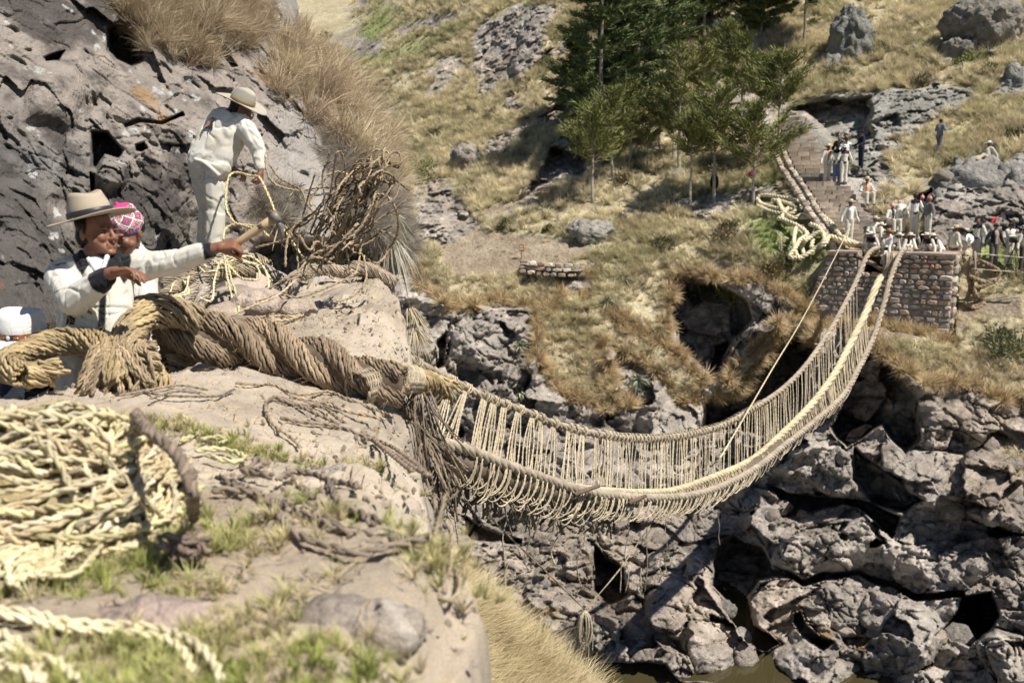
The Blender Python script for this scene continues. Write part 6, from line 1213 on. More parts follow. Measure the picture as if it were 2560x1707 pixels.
jk = [capg(q(215, 700, .05), q(222, 860, .05), .135, .15), capg(q(268, 700, .05), q(268, 860, .05), .125, .14), capg(q(168, 680, .05), q(300, 672, .09), .082, .080), capg(q(200, 655, .06), q(280, 650, .08), .055, .055), capg(shR, elR, .082, .074), capg(elR, q(262, 696, -.235), .078, .054), capg(shL, elL, .078, .068), capg(elL, q(516, 629, -.045), .066, .052), capg(q(222, 860, .05), q(222, 1000, .05), .155, .16), capg(q(268, 860, .05), q(268, 1000, .05), .145, .15), capg(q(205, 640, .0), q(232, 700, -.09), .035, .03), capg(q(288, 640, .02), q(262, 700, -.08), .035, .03)]
yoke = [[(140,632),(200,600),(215,610),(250,672),(268,640),(282,606),(325,612),(328,650),(324,672),(318,700),(310,710),(298,690),(275,676),(262,690),(240,668),(222,662),(205,688),(192,672),(180,640)], [(249,700),(263,700),(266,740),(262,860),(242,860),(246,780)], [(170,783),(190,788),(186,812),(164,812)], [(322,776),(337,782),(345,808),(326,806)]]
cuffs = [[(226,676),(262,660),(285,684),(283,694),(268,712),(252,722),(240,700)], [(502,600),(528,596),(545,640),(512,650)]]
def pnt(v, c):
    c = pxpaint(yoke, BK)(v, c); arm = ((v - np.array(tuple(elR))) @ np.array([.6, -.75, .2])) > .0
    return c
o = piece('jacket', pa_, jk, .0062, MW, WO, 3, .0095, pxpaint(yoke + [cuffs[1]], BK), 3, 8)
# the near sleeve passes in front of the yoke: repaint it
cA = o.data.color_attributes['Col']; cv = np.zeros(len(o.data.vertices)*4, np.float32); cA.data.foreach_get('color', cv); cv = cv.reshape(-1, 4); vv = np.zeros(len(o.data.vertices)*3); o.data.vertices.foreach_get('co', vv); vv = vv.reshape(-1, 3) + np.array(pa_.location)
def segd(v, a, b_): a = np.array(tuple(a)); b_ = np.array(tuple(b_)); t = np.clip(((v-a) @ (b_-a))/np.dot(b_-a, b_-a), 0, 1); return np.linalg.norm(v - a - t[:, None]*(b_-a), axis=1), t
dd1, t1_ = segd(vv, elR, q(262, 696, -.235)); dd2, t2_ = segd(vv, shR, elR); near = ((dd1 < .098) & (t1_ > .02)) | ((dd2 < .095) & (t2_ > .5)); cv[near, :3] = WO
near = (dd1 < .085) & (t1_ > .80); cv[near, :3] = BK; cA.data.foreach_set('color', cv.ravel())
piece('trousers', pa_, [capg(q(215, 1000, .05), P(205, 1420, DA+.1), .11, .08), capg(q(275, 1000, .05), P(285, 1420, DA+.1), .11, .08)], .02, MW, WO, 2, .006)
Rh = rotm(.9, -.02, -.10) @ np.eye(3); Rh = rotm(0, .02, -.20) @ rotm(.9)
hat(pa_, q(226, 541, .02), Rh, 1.0, .212, .10, .113, (.44, .36, .265), (.03, .03, .035), -.012, .80, .02, side=0)
# the hoe
hoe = empty('hoe', tuple(P(640, 575, DA-.05))); tag(hoe, 'short-handled hoe with a curved iron blade in the outstretched hand', 'hoe'); hp = [P(560, 632, DA-.02), P(604, 600, DA-.03), P(655, 566, DA-.04), P(688, 544, DA-.05)]
v, f = tube(hp, [.017, .019, .021, .022], 12); mesh('handle', np.asarray(v) - np.array(hoe.location), f, M['wood'], hoe, True, np.tile((.50, .36, .21), (len(v), 1)))
v, f = tube([P(681, 549, DA-.05), P(697, 538, DA-.05)], .029, 12); mesh('socket', np.asarray(v) - np.array(hoe.location), f, ML, hoe, True, np.tile((.20, .17, .14), (len(v), 1)))
v, f = tube([P(690, 548, DA-.05), P(702, 566, DA-.04), P(706, 590, DA-.03), P(704, 603, DA-.02)], [.010, .013, .010, .003], 8); mesh('blade', np.asarray(v) - np.array(hoe.location), f, ML, hoe, True, np.tile((.16, .14, .12), (len(v), 1)))
v, f = tube([P(651, 562, DA-.04), P(656, 572, DA-.04)], .024, 10); mesh('ring', np.asarray(v) - np.array(hoe.location), f, ML, hoe, True, np.tile((.10, .07, .05), (len(v), 1)))
# ---- the man in the woven cap
DB = 5.5; q = lambda x, y, dd=0.: P(x, y, DB+dd)
pb = empty('person', tuple(P(345, 760, DB))); tag(pb, 'man in a bright woven ear-flap cap and white jacket looking down', 'person')
Rb = rotm(-.45, .38, 0); hB = q(320, 582)
piece('body', pb, head_prims(hB, Rb, 1.0) + [capg(q(330, 640, .08), hB, .055, .05), capg(q(335, 670, .08), q(338, 900, .08), .10, .12), capg(q(362, 680, .1), q(368, 770, .0), .045, .04), capg(q(368, 770, 0), q(358, 835, -.15), .04, .028)] + hand_prims(q(356, 838, -.16), (-.3, -.5, -.5), (-.5, .3, -.6), 1, .8, .2, 1), .006, MS, SK, 2)
face_parts(pb, hB, Rb, 1.0)
piece('hair', pb, [ellg(np.array(hB) + Rb @ np.array([0, .03, .022]), (.079, .086, .072), Rb)], .007, MH, (.012, .010, .010), 1, .002)
def capaint(v, c):
    l = (v - np.array(hB)) @ Rb; th = np.arctan2(l[:, 0], -l[:, 1]); z_ = l[:, 2]; u = th/6.2832*6; zz = (z_-.02)*34; cols = np.array([(.40,.03,.10), (.55,.12,.22), (.14,.06,.24), (.62,.32,.10), (.07,.09,.28), (.62,.58,.46), (.05,.20,.16)])
    dia = np.abs((u % 1)-.5)*2 + np.abs((zz % 2.2)/2.2-.5)*2; i = (np.floor(dia*5.5).astype(int)) % 7; c = cols[i]
    ln = np.abs(dia-1) < .11; c[ln] = (.80, .74, .62); ck = ((np.floor(u*14) + np.floor(zz*5)) % 3 == 0) & ~ln & (dia < .8); c[ck] = (.80, .40, .42)
    b_ = z_ < .030; c[b_] = cols[(np.floor(u[b_]*9).astype(int) % 4)]; c[(z_ < .018)] = (.15, .2, .45); tp = z_ > .15; c[tp] = (.60, .05, .20); return c
piece('woven_cap', pb, [ellg(np.array(hB) + Rb @ np.array([0, .012, .052]), (.090, .104, .088), Rb), ellg(np.array(hB) + Rb @ np.array([0, .02, .115]), (.066, .075, .05), Rb), ellg(np.array(hB) + Rb @ np.array([-.015, .03, .10]), (.062, .07, .04), Rb), capg(np.array(hB) + Rb @ np.array([-.02, .03, .13]), np.array(hB) + Rb @ np.array([-.05, .04, .155]), .02, .012)], .0045, MW, (.5, .1, .2), 1, .0015, capaint)
piece('jacket', pb, [capg(q(335, 665, .08), q(338, 900, .08), .125, .14), capg(q(300, 660, .08), q(362, 655, .1), .075, .075), capg(q(330, 618, .09), q(338, 645, .09), .065, .08), capg(q(362, 668, .1), q(368, 770, -.02), .068, .062), capg(q(368, 770, -.02), q(360, 822, -.12), .062, .052), capg(q(290, 720, .05), q(290, 900, .0), .07, .07)], .0075, MW, (.66, .64, .58), 3, .010, pxpaint([[(330,735),(360,738),(362,742),(330,739)], [(352,712),(356,712),(362,800),(358,800)]], (.55, .52, .45)), 8)
piece('trousers', pb, [capg(q(330, 900, .08), P(325, 1300, DB+.1), .11, .08), capg(q(385, 900, .08), P(390, 1300, DB+.1), .11, .08)], .025, MW, WO, 2, .006)
# ---- the man bending over on the ledge
DC = 9.1; q = lambda x, y, dd=0.: P(x, y, DC+dd)
pc = empty('person', tuple(P(530, 600, DC))); tag(pc, 'man in pale hat and cream suit bending forward, paying out yellow rope', 'person')
Rc = rotm(1.9, .55, 0); hC = q(603, 272, -.05)
hipL, hipR = q(500, 420, .05), q(532, 425, -.02)
bd = head_prims(hC, Rc, 1.0) + [capg(q(575, 290, 0), hC, .055, .05), capg(q(560, 320, .02), q(515, 400, .02), .13, .12), capg(q(622, 318, -.16), q(655, 375, -.12), .045, .04), capg(q(655, 375, -.12), q(652, 425, -.16), .038, .027), capg(q(560, 330, .18), q(575, 400, .16), .045, .04), capg(q(575, 400, .16), q(585, 425, -.02), .038, .027), capg(hipR, q(537, 505, 0), .08, .06), capg(q(537, 505, 0), q(528, 600, 0), .055, .04), capg(hipL, q(517, 510, .1), .08, .06), capg(q(517, 510, .1), q(512, 600, .12), .055, .04)]
bd += hand_prims(q(652, 428, -.16), (.0, -.1, -1), (-.9, .2, -.2), 1.0, 1.2, .1, 1) + hand_prims(q(584, 424, -.03), (.9, -.2, -.4), (.1, .1, -1), 1.0, 1.0, .1, -1)
piece('body', pc, bd, .0095, MS, SK, 2)
piece('hair', pc, [ellg(np.array(hC) + Rc @ np.array([0, .035, .03]), (.080, .085, .085), Rc), ellg(np.array(hC) + Rc @ np.array([0, .055, -.03]), (.07, .05, .05), Rc)], .009, MH, (.012, .010, .010), 1)
piece('jacket', pc, [capg(q(572, 318, .0), q(512, 398, .0), .172, .165), capg(q(598, 312, -.06), q(545, 420, -.08), .12, .12), capg(q(555, 300, .1), q(505, 375, .1), .13, .12), capg(q(578, 288, 0), q(560, 300, 0), .085, .10), capg(q(616, 322, -.17), q(645, 375, -.14), .092, .078), capg(q(645, 375, -.14), q(651, 416, -.15), .074, .050), capg(q(560, 340, .15), q(575, 395, .15), .08, .07), capg(q(575, 395, .15), q(582, 415, .02), .06, .045), capg(q(488, 388, .04), q(545, 430, -.06), .075, .07)], .0095, MW, WO, 2, .013, None, 12, 5)
piece('trousers', pc, [capg(q(508, 412, .04), q(535, 425, -.02), .145, .14), capg(q(535, 420, -.03), q(540, 505, -.02), .125, .105), capg(q(540, 505, -.02), q(535, 585, 0), .095, .092), capg(q(535, 585, 0), q(534, 628, 0), .088, .085), capg(q(505, 420, .06), q(517, 510, .1), .125, .10), capg(q(517, 510, .1), q(513, 590, .12), .088, .08), capg(q(513, 590, .12), q(512, 625, .12), .08, .078)], .0105, MW, (.58, .545, .45), 2, .012, None, 15, 4)
for x_ in (512, 534): piece('shoe', pc, [capg(q(x_, 640, 0), q(x_+22, 648, -.06), .045, .035)], .012, ML, (.05, .04, .03), 1)
hat(pc, q(606, 256, -.04), rotm(0, .16, .42) @ rotm(1.4), 1.05, .225, .092, .112, (.40, .365, .29), (.30, .20, .09), .02, .84, .02)
for nm_, pp_, rr2 in (('jacket_hem', [(486,398),(505,404),(525,418),(548,440)], .02), ('back_pocket', [(479,416),(506,420),(505,448),(492,452),(481,446),(479,416)], .006)):
    jj_ = [o_ for o_ in pc.children if o_.name.startswith('jacket' if nm_ == 'jacket_hem' else 'trousers')][0]; a_ = np.zeros(len(jj_.data.vertices)*3); jj_.data.vertices.foreach_get('co', a_); a_ = np.array([pix(v_) for v_ in a_.reshape(-1, 3) + np.array(pc.location)]); pts_ = []
    for x_, y_ in pp_: k_ = np.argsort((a_[:, 0]-x_)**2 + (a_[:, 1]-y_)**2)[:20]; pts_.append(tuple(P(x_, y_, float(a_[k_, 2].min()) - .002)))
    v, f = tube(spline(pts_, 24), rr2, 8); mesh(nm_, v - np.array(pc.location), f, MW, pc, True, np.tile(np.array(WO)*.93, (len(v), 1)))
# embroidery on the back: a running horse with an orange saddle cloth
def decal(name, polys, c, dd):
    mb = MB()
    for pl in polys: pts = [P(x, y, DC+dd(x, y)) for x, y in pl]; pk = [p_ + Vector((-.3, .9, -.2))*.008 for p_ in pts]; n_ = len(pts); mb.add([tuple(p_) for p_ in pts+pk], [tuple(range(n_))[::-1], tuple(range(n_, 2*n_))] + [(i, (i+1) % n_, n_+(i+1) % n_, n_+i) for i in range(n_)], c)
    mb.v = [x - np.array(pc.location) for x in mb.v]; return mb.build(name, MW, pc)
jk_o = [o_ for o_ in pc.children if o_.name.startswith('jacket')][0]; vv = np.zeros(len(jk_o.data.vertices)*3); jk_o.data.vertices.foreach_get('co', vv); vv = vv.reshape(-1, 3) + np.array(pc.location); pj = np.array([pix(v_) for v_ in vv])
def surf(x, y):
    k = np.argsort((pj[:, 0]-x)**2 + (pj[:, 1]-y)**2)[:24]; return float(pj[k, 2].min() - DC - .010)
def zp(l): return [(451+x/3.5633, 200+y/3.5633) for x, y in l]
decal('embroidered_horse', [zp([(262,345),(285,333),(312,345),(300,362),(285,370),(262,372),(250,362)]), zp([(236,400),(262,372),(285,372),(290,405),(262,418),(228,430),(205,438)]), zp([(256,415),(285,408),(288,428),(278,450),(268,447),(275,428),(262,425),(255,445),(246,440)]), zp([(205,432),(186,450),(180,478),(188,482),(196,455),(212,445)]), zp([(190,470),(170,520),(176,522),(190,490)])], (.03, .03, .035), surf)
decal('saddle_cloth', [zp([(252,358),(268,368),(256,404),(228,422),(238,384)])], (.55, .16, .05), lambda x, y: surf(x, y)-.006)
decal('embroidered_letter', [zp([(404,262),(440,254),(480,262),(478,272),(440,264),(416,270)]), zp([(438,280),(476,268),(482,276),(446,288)])], (.03, .03, .035), surf)
# ---- the man below the slab at the left: white hat with a leather band
DD = 5.0; q = lambda x, y, dd=0.: P(x, y, DD+dd)
pd = empty('person', tuple(P(60, 950, DD))); tag(pd, 'person under a white hat with studded brown leather band, hidden behind the rope coil', 'person')
hD = q(48, 868, .03); piece('body', pd, head_prims(hD, rotm(.5, .5), 1.0) + [capg(q(60, 930, .1), hD, .06, .05), capg(q(70, 960, .15), q(80, 1200, .3), .14, .14)], .009, MS, SK, 2)
piece('hair', pd, [ellg(np.array(hD) + np.array([0, .01, .03]), (.085, .10, .08))], .01, MH, (.012, .01, .01), 1)
piece('jacket', pd, [capg(q(70, 975, .12), q(80, 1200, .25), .16, .17), capg(q(30, 960, .12), q(190, 965, .14), .075, .08), capg(q(150, 925, .3), q(190, 970, .2), .06, .06)], .012, MW, (.03, .035, .05), 2, .004)
Rd = rotm(0, .10, .06); hat(pd, q(54, 834, .02), Rd, 1.2, .165, .098, .10, (.72, .70, .65), None, .035, .86, .012)
for nm_, c_, k0, k1, za, zb in (('hat_band', (.03, .025, .025), 0, 6.2832, .002, .024), ('leather_strap', (.26, .085, .035), 3.9, 4.65, .001, .029), ('leather_strap', (.26, .085, .035), 4.95, 6.1, .0, .027)):
    n_ = 40; th = np.linspace(k0, k1, n_); rr_ = [(1.10+.02*(nm_ != 'hat_band'))*.098*(.98 if z_ > .01 else 1.0) for z_ in (za, zb)]
    zz = [np.full(n_, za), np.full(n_, zb)] if nm_ == 'hat_band' else [za + .010*np.abs(np.linspace(-1, 1, n_))**2.5, zb - .010*np.abs(np.linspace(-1, 1, n_))**2.5]
    bv = np.vstack([np.stack([r_*np.cos(th), r_*np.sin(th)*1.18, z__], 1) for r_, z__ in zip(rr_, zz)]) @ (Rd.T*1.2) + np.array(tuple(q(54, 834, .02))); mesh(nm_, bv - np.array(pd.location), [(i, i+1, n_+i+1, n_+i) for i in range(n_-1)], ML, pd, True, np.tile(c_, (2*n_, 1)))
v, f = ellg(np.array([.1125*math.cos(4.78), .1125*math.sin(4.78)*1.18, .014]) @ (Rd.T*1.2) + np.array(tuple(q(54, 834, .02))), (.010, .004, .011)); mesh('buckle', v - np.array(pd.location), f, ML, pd, True, np.tile((.7, .66, .6), (len(v), 1)))
for k in range(6):
    a = (4.1, 4.35, 5.1, 5.35, 5.6, 5.85)[k]; v, f = ellg(np.array([.1135*math.cos(a), .1135*math.sin(a)*1.18, .014]) @ (Rd.T*1.2) + np.array(tuple(q(54, 834, .02))), (.0035, .0035, .0035)); mesh('stud', v - np.array(pd.location), f, ML, pd, True, np.tile((.75, .72, .68), (len(v), 1)))
# ---------------------------------------------------------------- the crowd on the far bank
CRD = dict(stand=dict(hip=.90, kL=(.09, .0, .48), kR=(-.09, .0, .48), aL=(.10, .02, .06), aR=(-.10, .02, .06), lean=0.), walk=dict(hip=.88, kL=(.09, -.12, .48), kR=(-.09, .06, .47), aL=(.10, -.16, .06), aR=(-.10, .22, .08), lean=.08),
 sit=dict(hip=.42, kL=(.15, -.42, .50), kR=(-.15, -.42, .50), aL=(.15, -.46, .06), aR=(-.15, -.46, .06), lean=.15), sitlow=dict(hip=.16, kL=(.18, -.38, .42), kR=(-.18, -.38, .42), aL=(.15, -.50, .06), aR=(-.15, -.50, .06), lean=.35),
 recline=dict(hip=.14, kL=(.10, -.46, .30), kR=(-.10, -.46, .22), aL=(.1, -.92, .08), aR=(-.1, -.92, .05), lean=-.2), bend=dict(hip=.86, kL=(.12, -.03, .46), kR=(-.12, -.03, .46), aL=(.12, .05, .06), aR=(-.12, .05, .06), lean=1.15), crouch=dict(hip=.30, kL=(.17, -.36, .42), kR=(-.17, -.36, .42), aL=(.12, -.12, .06), aR=(-.12, -.12, .06), lean=.75))
def crowd(foot, pose, face, label, jacket=WO, yoke=None, trous=(.66, .61, .50), hatc=(.66, .58, .42), hk='hat', shirt=None, H=1.62, armL=(.20, -.04, -.50), armR=(-.20, -.04, -.50), hands=None, skin=SK, sleeve=True, stripes=None, extra=None, shoe=(.05, .045, .04), scarf=None, group='villagers and visitors at the far end'):
    "foot = ground point; face = yaw, 0 looks at the camera; arms = hand place from the shoulders"
    e = empty('person', tuple(foot)); tag(e, label, 'person', group); k = H/1.65; Rz = rotm(face); D_ = CRD[pose]; o0 = np.array(tuple(foot)); W_ = lambda v_: o0 + Rz @ (np.array(v_)*k)
    hip = np.array([0, .0, D_['hip']]); sl, cl_ = math.sin(D_['lean']), math.cos(D_['lean']); up = np.array([0, -sl, cl_]); fw = np.array([0, -cl_, -sl]); chest = hip + up*.34; neck = hip + up*.50; hd = neck + (up*.75 + np.array([0, -.05, .25]))*.15
    sL, sR = hip + up*.45 + np.array([.175, 0, 0]), hip + up*.45 - np.array([.175, 0, 0])
    def arm(s_, a_): h_ = s_ + np.array(a_); m_ = (s_+h_)/2; L = np.linalg.norm(h_-s_); b_ = math.sqrt(max(0, .29**2 - (L/2)**2)); m_ = m_ + np.array([math.copysign(.5, a_[0] or 1)*b_*.6, .55*b_, -.55*b_]); return m_, h_
    eL, hL = arm(sL, armL); eR, hR = arm(sR, armR); kL, kR, aL, aR = (np.array(D_[x_]) for x_ in ('kL', 'kR', 'aL', 'aR')); hpL, hpR = hip + np.array([.09, 0, 0]), hip - np.array([.09, 0, 0]); vx = .021
    hr = [ellg(W_(hd), np.array([.074, .09, .105])*k, Rz), ellg(W_(hd + np.array([0, -.055, -.05])), np.array([.045, .04, .05])*k, Rz), capg(W_(hd + np.array([0, -.085, .0])), W_(hd + np.array([0, -.105, -.025])), .014, .016)]
    bd = hr + [capg(W_(neck), W_(hd), .05*k, .05*k), capg(W_(hip), W_(chest), .10*k, .12*k), capg(W_(sL), W_(eL), .04, .036), capg(W_(eL), W_(hL), .035, .026), capg(W_(sR), W_(eR), .04, .036), capg(W_(eR), W_(hR), .035, .026), capg(W_(hpL), W_(kL), .07, .055), capg(W_(kL), W_(aL), .05, .038), capg(W_(hpR), W_(kR), .07, .055), capg(W_(kR), W_(aR), .05, .038)]
    for h_, e_ in ((hL, eL), (hR, eR)):
        d_ = (h_-e_)/np.linalg.norm(h_-e_); bd += [capg(W_(h_), W_(h_ + d_*.07), .030, .028), capg(W_(h_ + d_*.07 + np.array([.012, 0, 0])), W_(h_ + d_*.13 + np.array([.012, -.01, 0])), .015, .012), capg(W_(h_ + d_*.07 - np.array([.012, 0, 0])), W_(h_ + d_*.125 - np.array([.012, .01, 0])), .015, .012), capg(W_(h_ + d_*.02), W_(h_ + d_*.06 + np.array([0, -.035, 0])), .014, .011)]
    piece('body', e, bd, vx, MS, skin, 1)
    def jp(v, c):
        l = ((v - o0) @ Rz)/k; t = (l - hip) @ up; x_ = l[:, 0]; fr = (l - hip) @ fw
        if stripes is not None: c = np.where((np.sin(t*150) > .1)[:, None], np.array(stripes), c)
        if yoke is not None: z_ = np.abs(np.abs(x_) % .13 - .065)*.9; m_ = (t > .335 + z_) & (np.abs(x_) < .19); c = np.where(m_[:, None], np.array(yoke), c); c = np.where(((t < .03) & (np.abs(x_) < .2) & (t > -.06))[:, None], np.array(yoke), c)
        if shirt is not None: m_ = (fr > .04) & (np.abs(x_) < .055 + .02*(t > .3)) & (t > .0); c = np.where(m_[:, None], np.array(shirt), c)
        if scarf is not None: m_ = (fr > .03) & (np.abs(np.abs(x_)-.055) < .042) & (t > .05); st = np.where((np.sin(x_*260) > 0)[:, None], np.array(scarf), np.array((.75, .45, .15))); c = np.where(m_[:, None], st, c)
        return c
    jj = [capg(W_(hip + up*.02), W_(hip + up*.22), .145*k, .15*k), capg(W_(hip + up*.2), W_(chest + up*.02), .15*k, .155*k), capg(W_(sL - np.array([.03, 0, 0])), W_(sR + np.array([.03, 0, 0])), .085, .085), capg(W_(neck), W_(neck - up*.06), .07, .10), capg(W_(sL), W_(eL), .072, .064), capg(W_(sR), W_(eR), .072, .064)] + ([capg(W_(eL), W_(hL), .062, .044), capg(W_(eR), W_(hR), .062, .044)] if sleeve else [])
    piece('jacket', e, jj, vx, MW, jacket, 1, .008, jp, int(abs(foot[0])*10), 6)
    piece('trousers', e, [capg(W_(hip), W_(hip + up*.03), .135*k, .13*k), capg(W_(hpL), W_(kL), .105, .085), capg(W_(kL), W_(aL), .08, .068), capg(W_(hpR), W_(kR), .105, .085), capg(W_(kR), W_(aR), .08, .068)], vx, MW, trous, 1, .008, None, 5, 6)
    for a_ in (aL, aR): v, f = capg(W_(a_ + np.array([0, .02, -.02])), W_(a_ + np.array([0, -.12, -.035])), .045, .036, 8); mesh('shoe', v - o0, f, ML, e, True, np.tile(shoe, (len(v), 1)))
    hR_ = Rz @ rotm(0, -D_['lean']*.5*0 + .08, 0)
    if hk == 'hat': hat(e, W_(hd + np.array([0, 0, .045])), Rz @ rotm(0, -.1), k, .19, .092, .10, hatc, tuple(np.array(hatc)*.35), .028, .82, .016, n=18); 
    elif hk == 'cap': 
        v, f = ellg(W_(hd + np.array([0, .005, .045])), (.088, .10, .075), Rz); v2, f2 = capg(W_(hd + np.array([0, -.08, .045])), W_(hd + np.array([0, -.15, .03])), .05, .045, 8); mb_ = MB().add(v, f, hatc).add(v2*np.array([1, 1, 1]), f2, hatc); mb_.v = [x_ - o0 for x_ in mb_.v]; mb_.build('cap', MF, e, True)
    elif hk == 'chullo':
        mb_ = MB().add(*ellg(W_(hd + np.array([0, .01, .05])), (.09, .10, .10), Rz), hatc).add(*ellg(W_(hd + np.array([0, .01, .165])), (.03, .03, .035), Rz), (.7, .04, .12)); mb_.v = [x_ - o0 for x_ in mb_.v]; o_ = mb_.build('woven_cap', MW, e, True)
        cc_ = o_.data.color_attributes['Col']; a_ = np.zeros(len(o_.data.vertices)*4, np.float32); cc_.data.foreach_get('color', a_); a_ = a_.reshape(-1, 4); i_ = np.arange(len(a_)); a_[i_ % 3 == 0, :3] = (.7, .5, .4); cc_.data.foreach_set('color', a_.ravel())
    if hk in ('hair', 'hat', 'cap'): piece('hair', e, [ellg(W_(hd + np.array([0, .025, .02 if hk != 'hair' else .03])), (.079, .082, .098), Rz)], vx, MH, (.014, .011, .010), 1)
    return e, W_, hd, neck
def at(px, py, d): return P(px, py, d)
CP_ = []
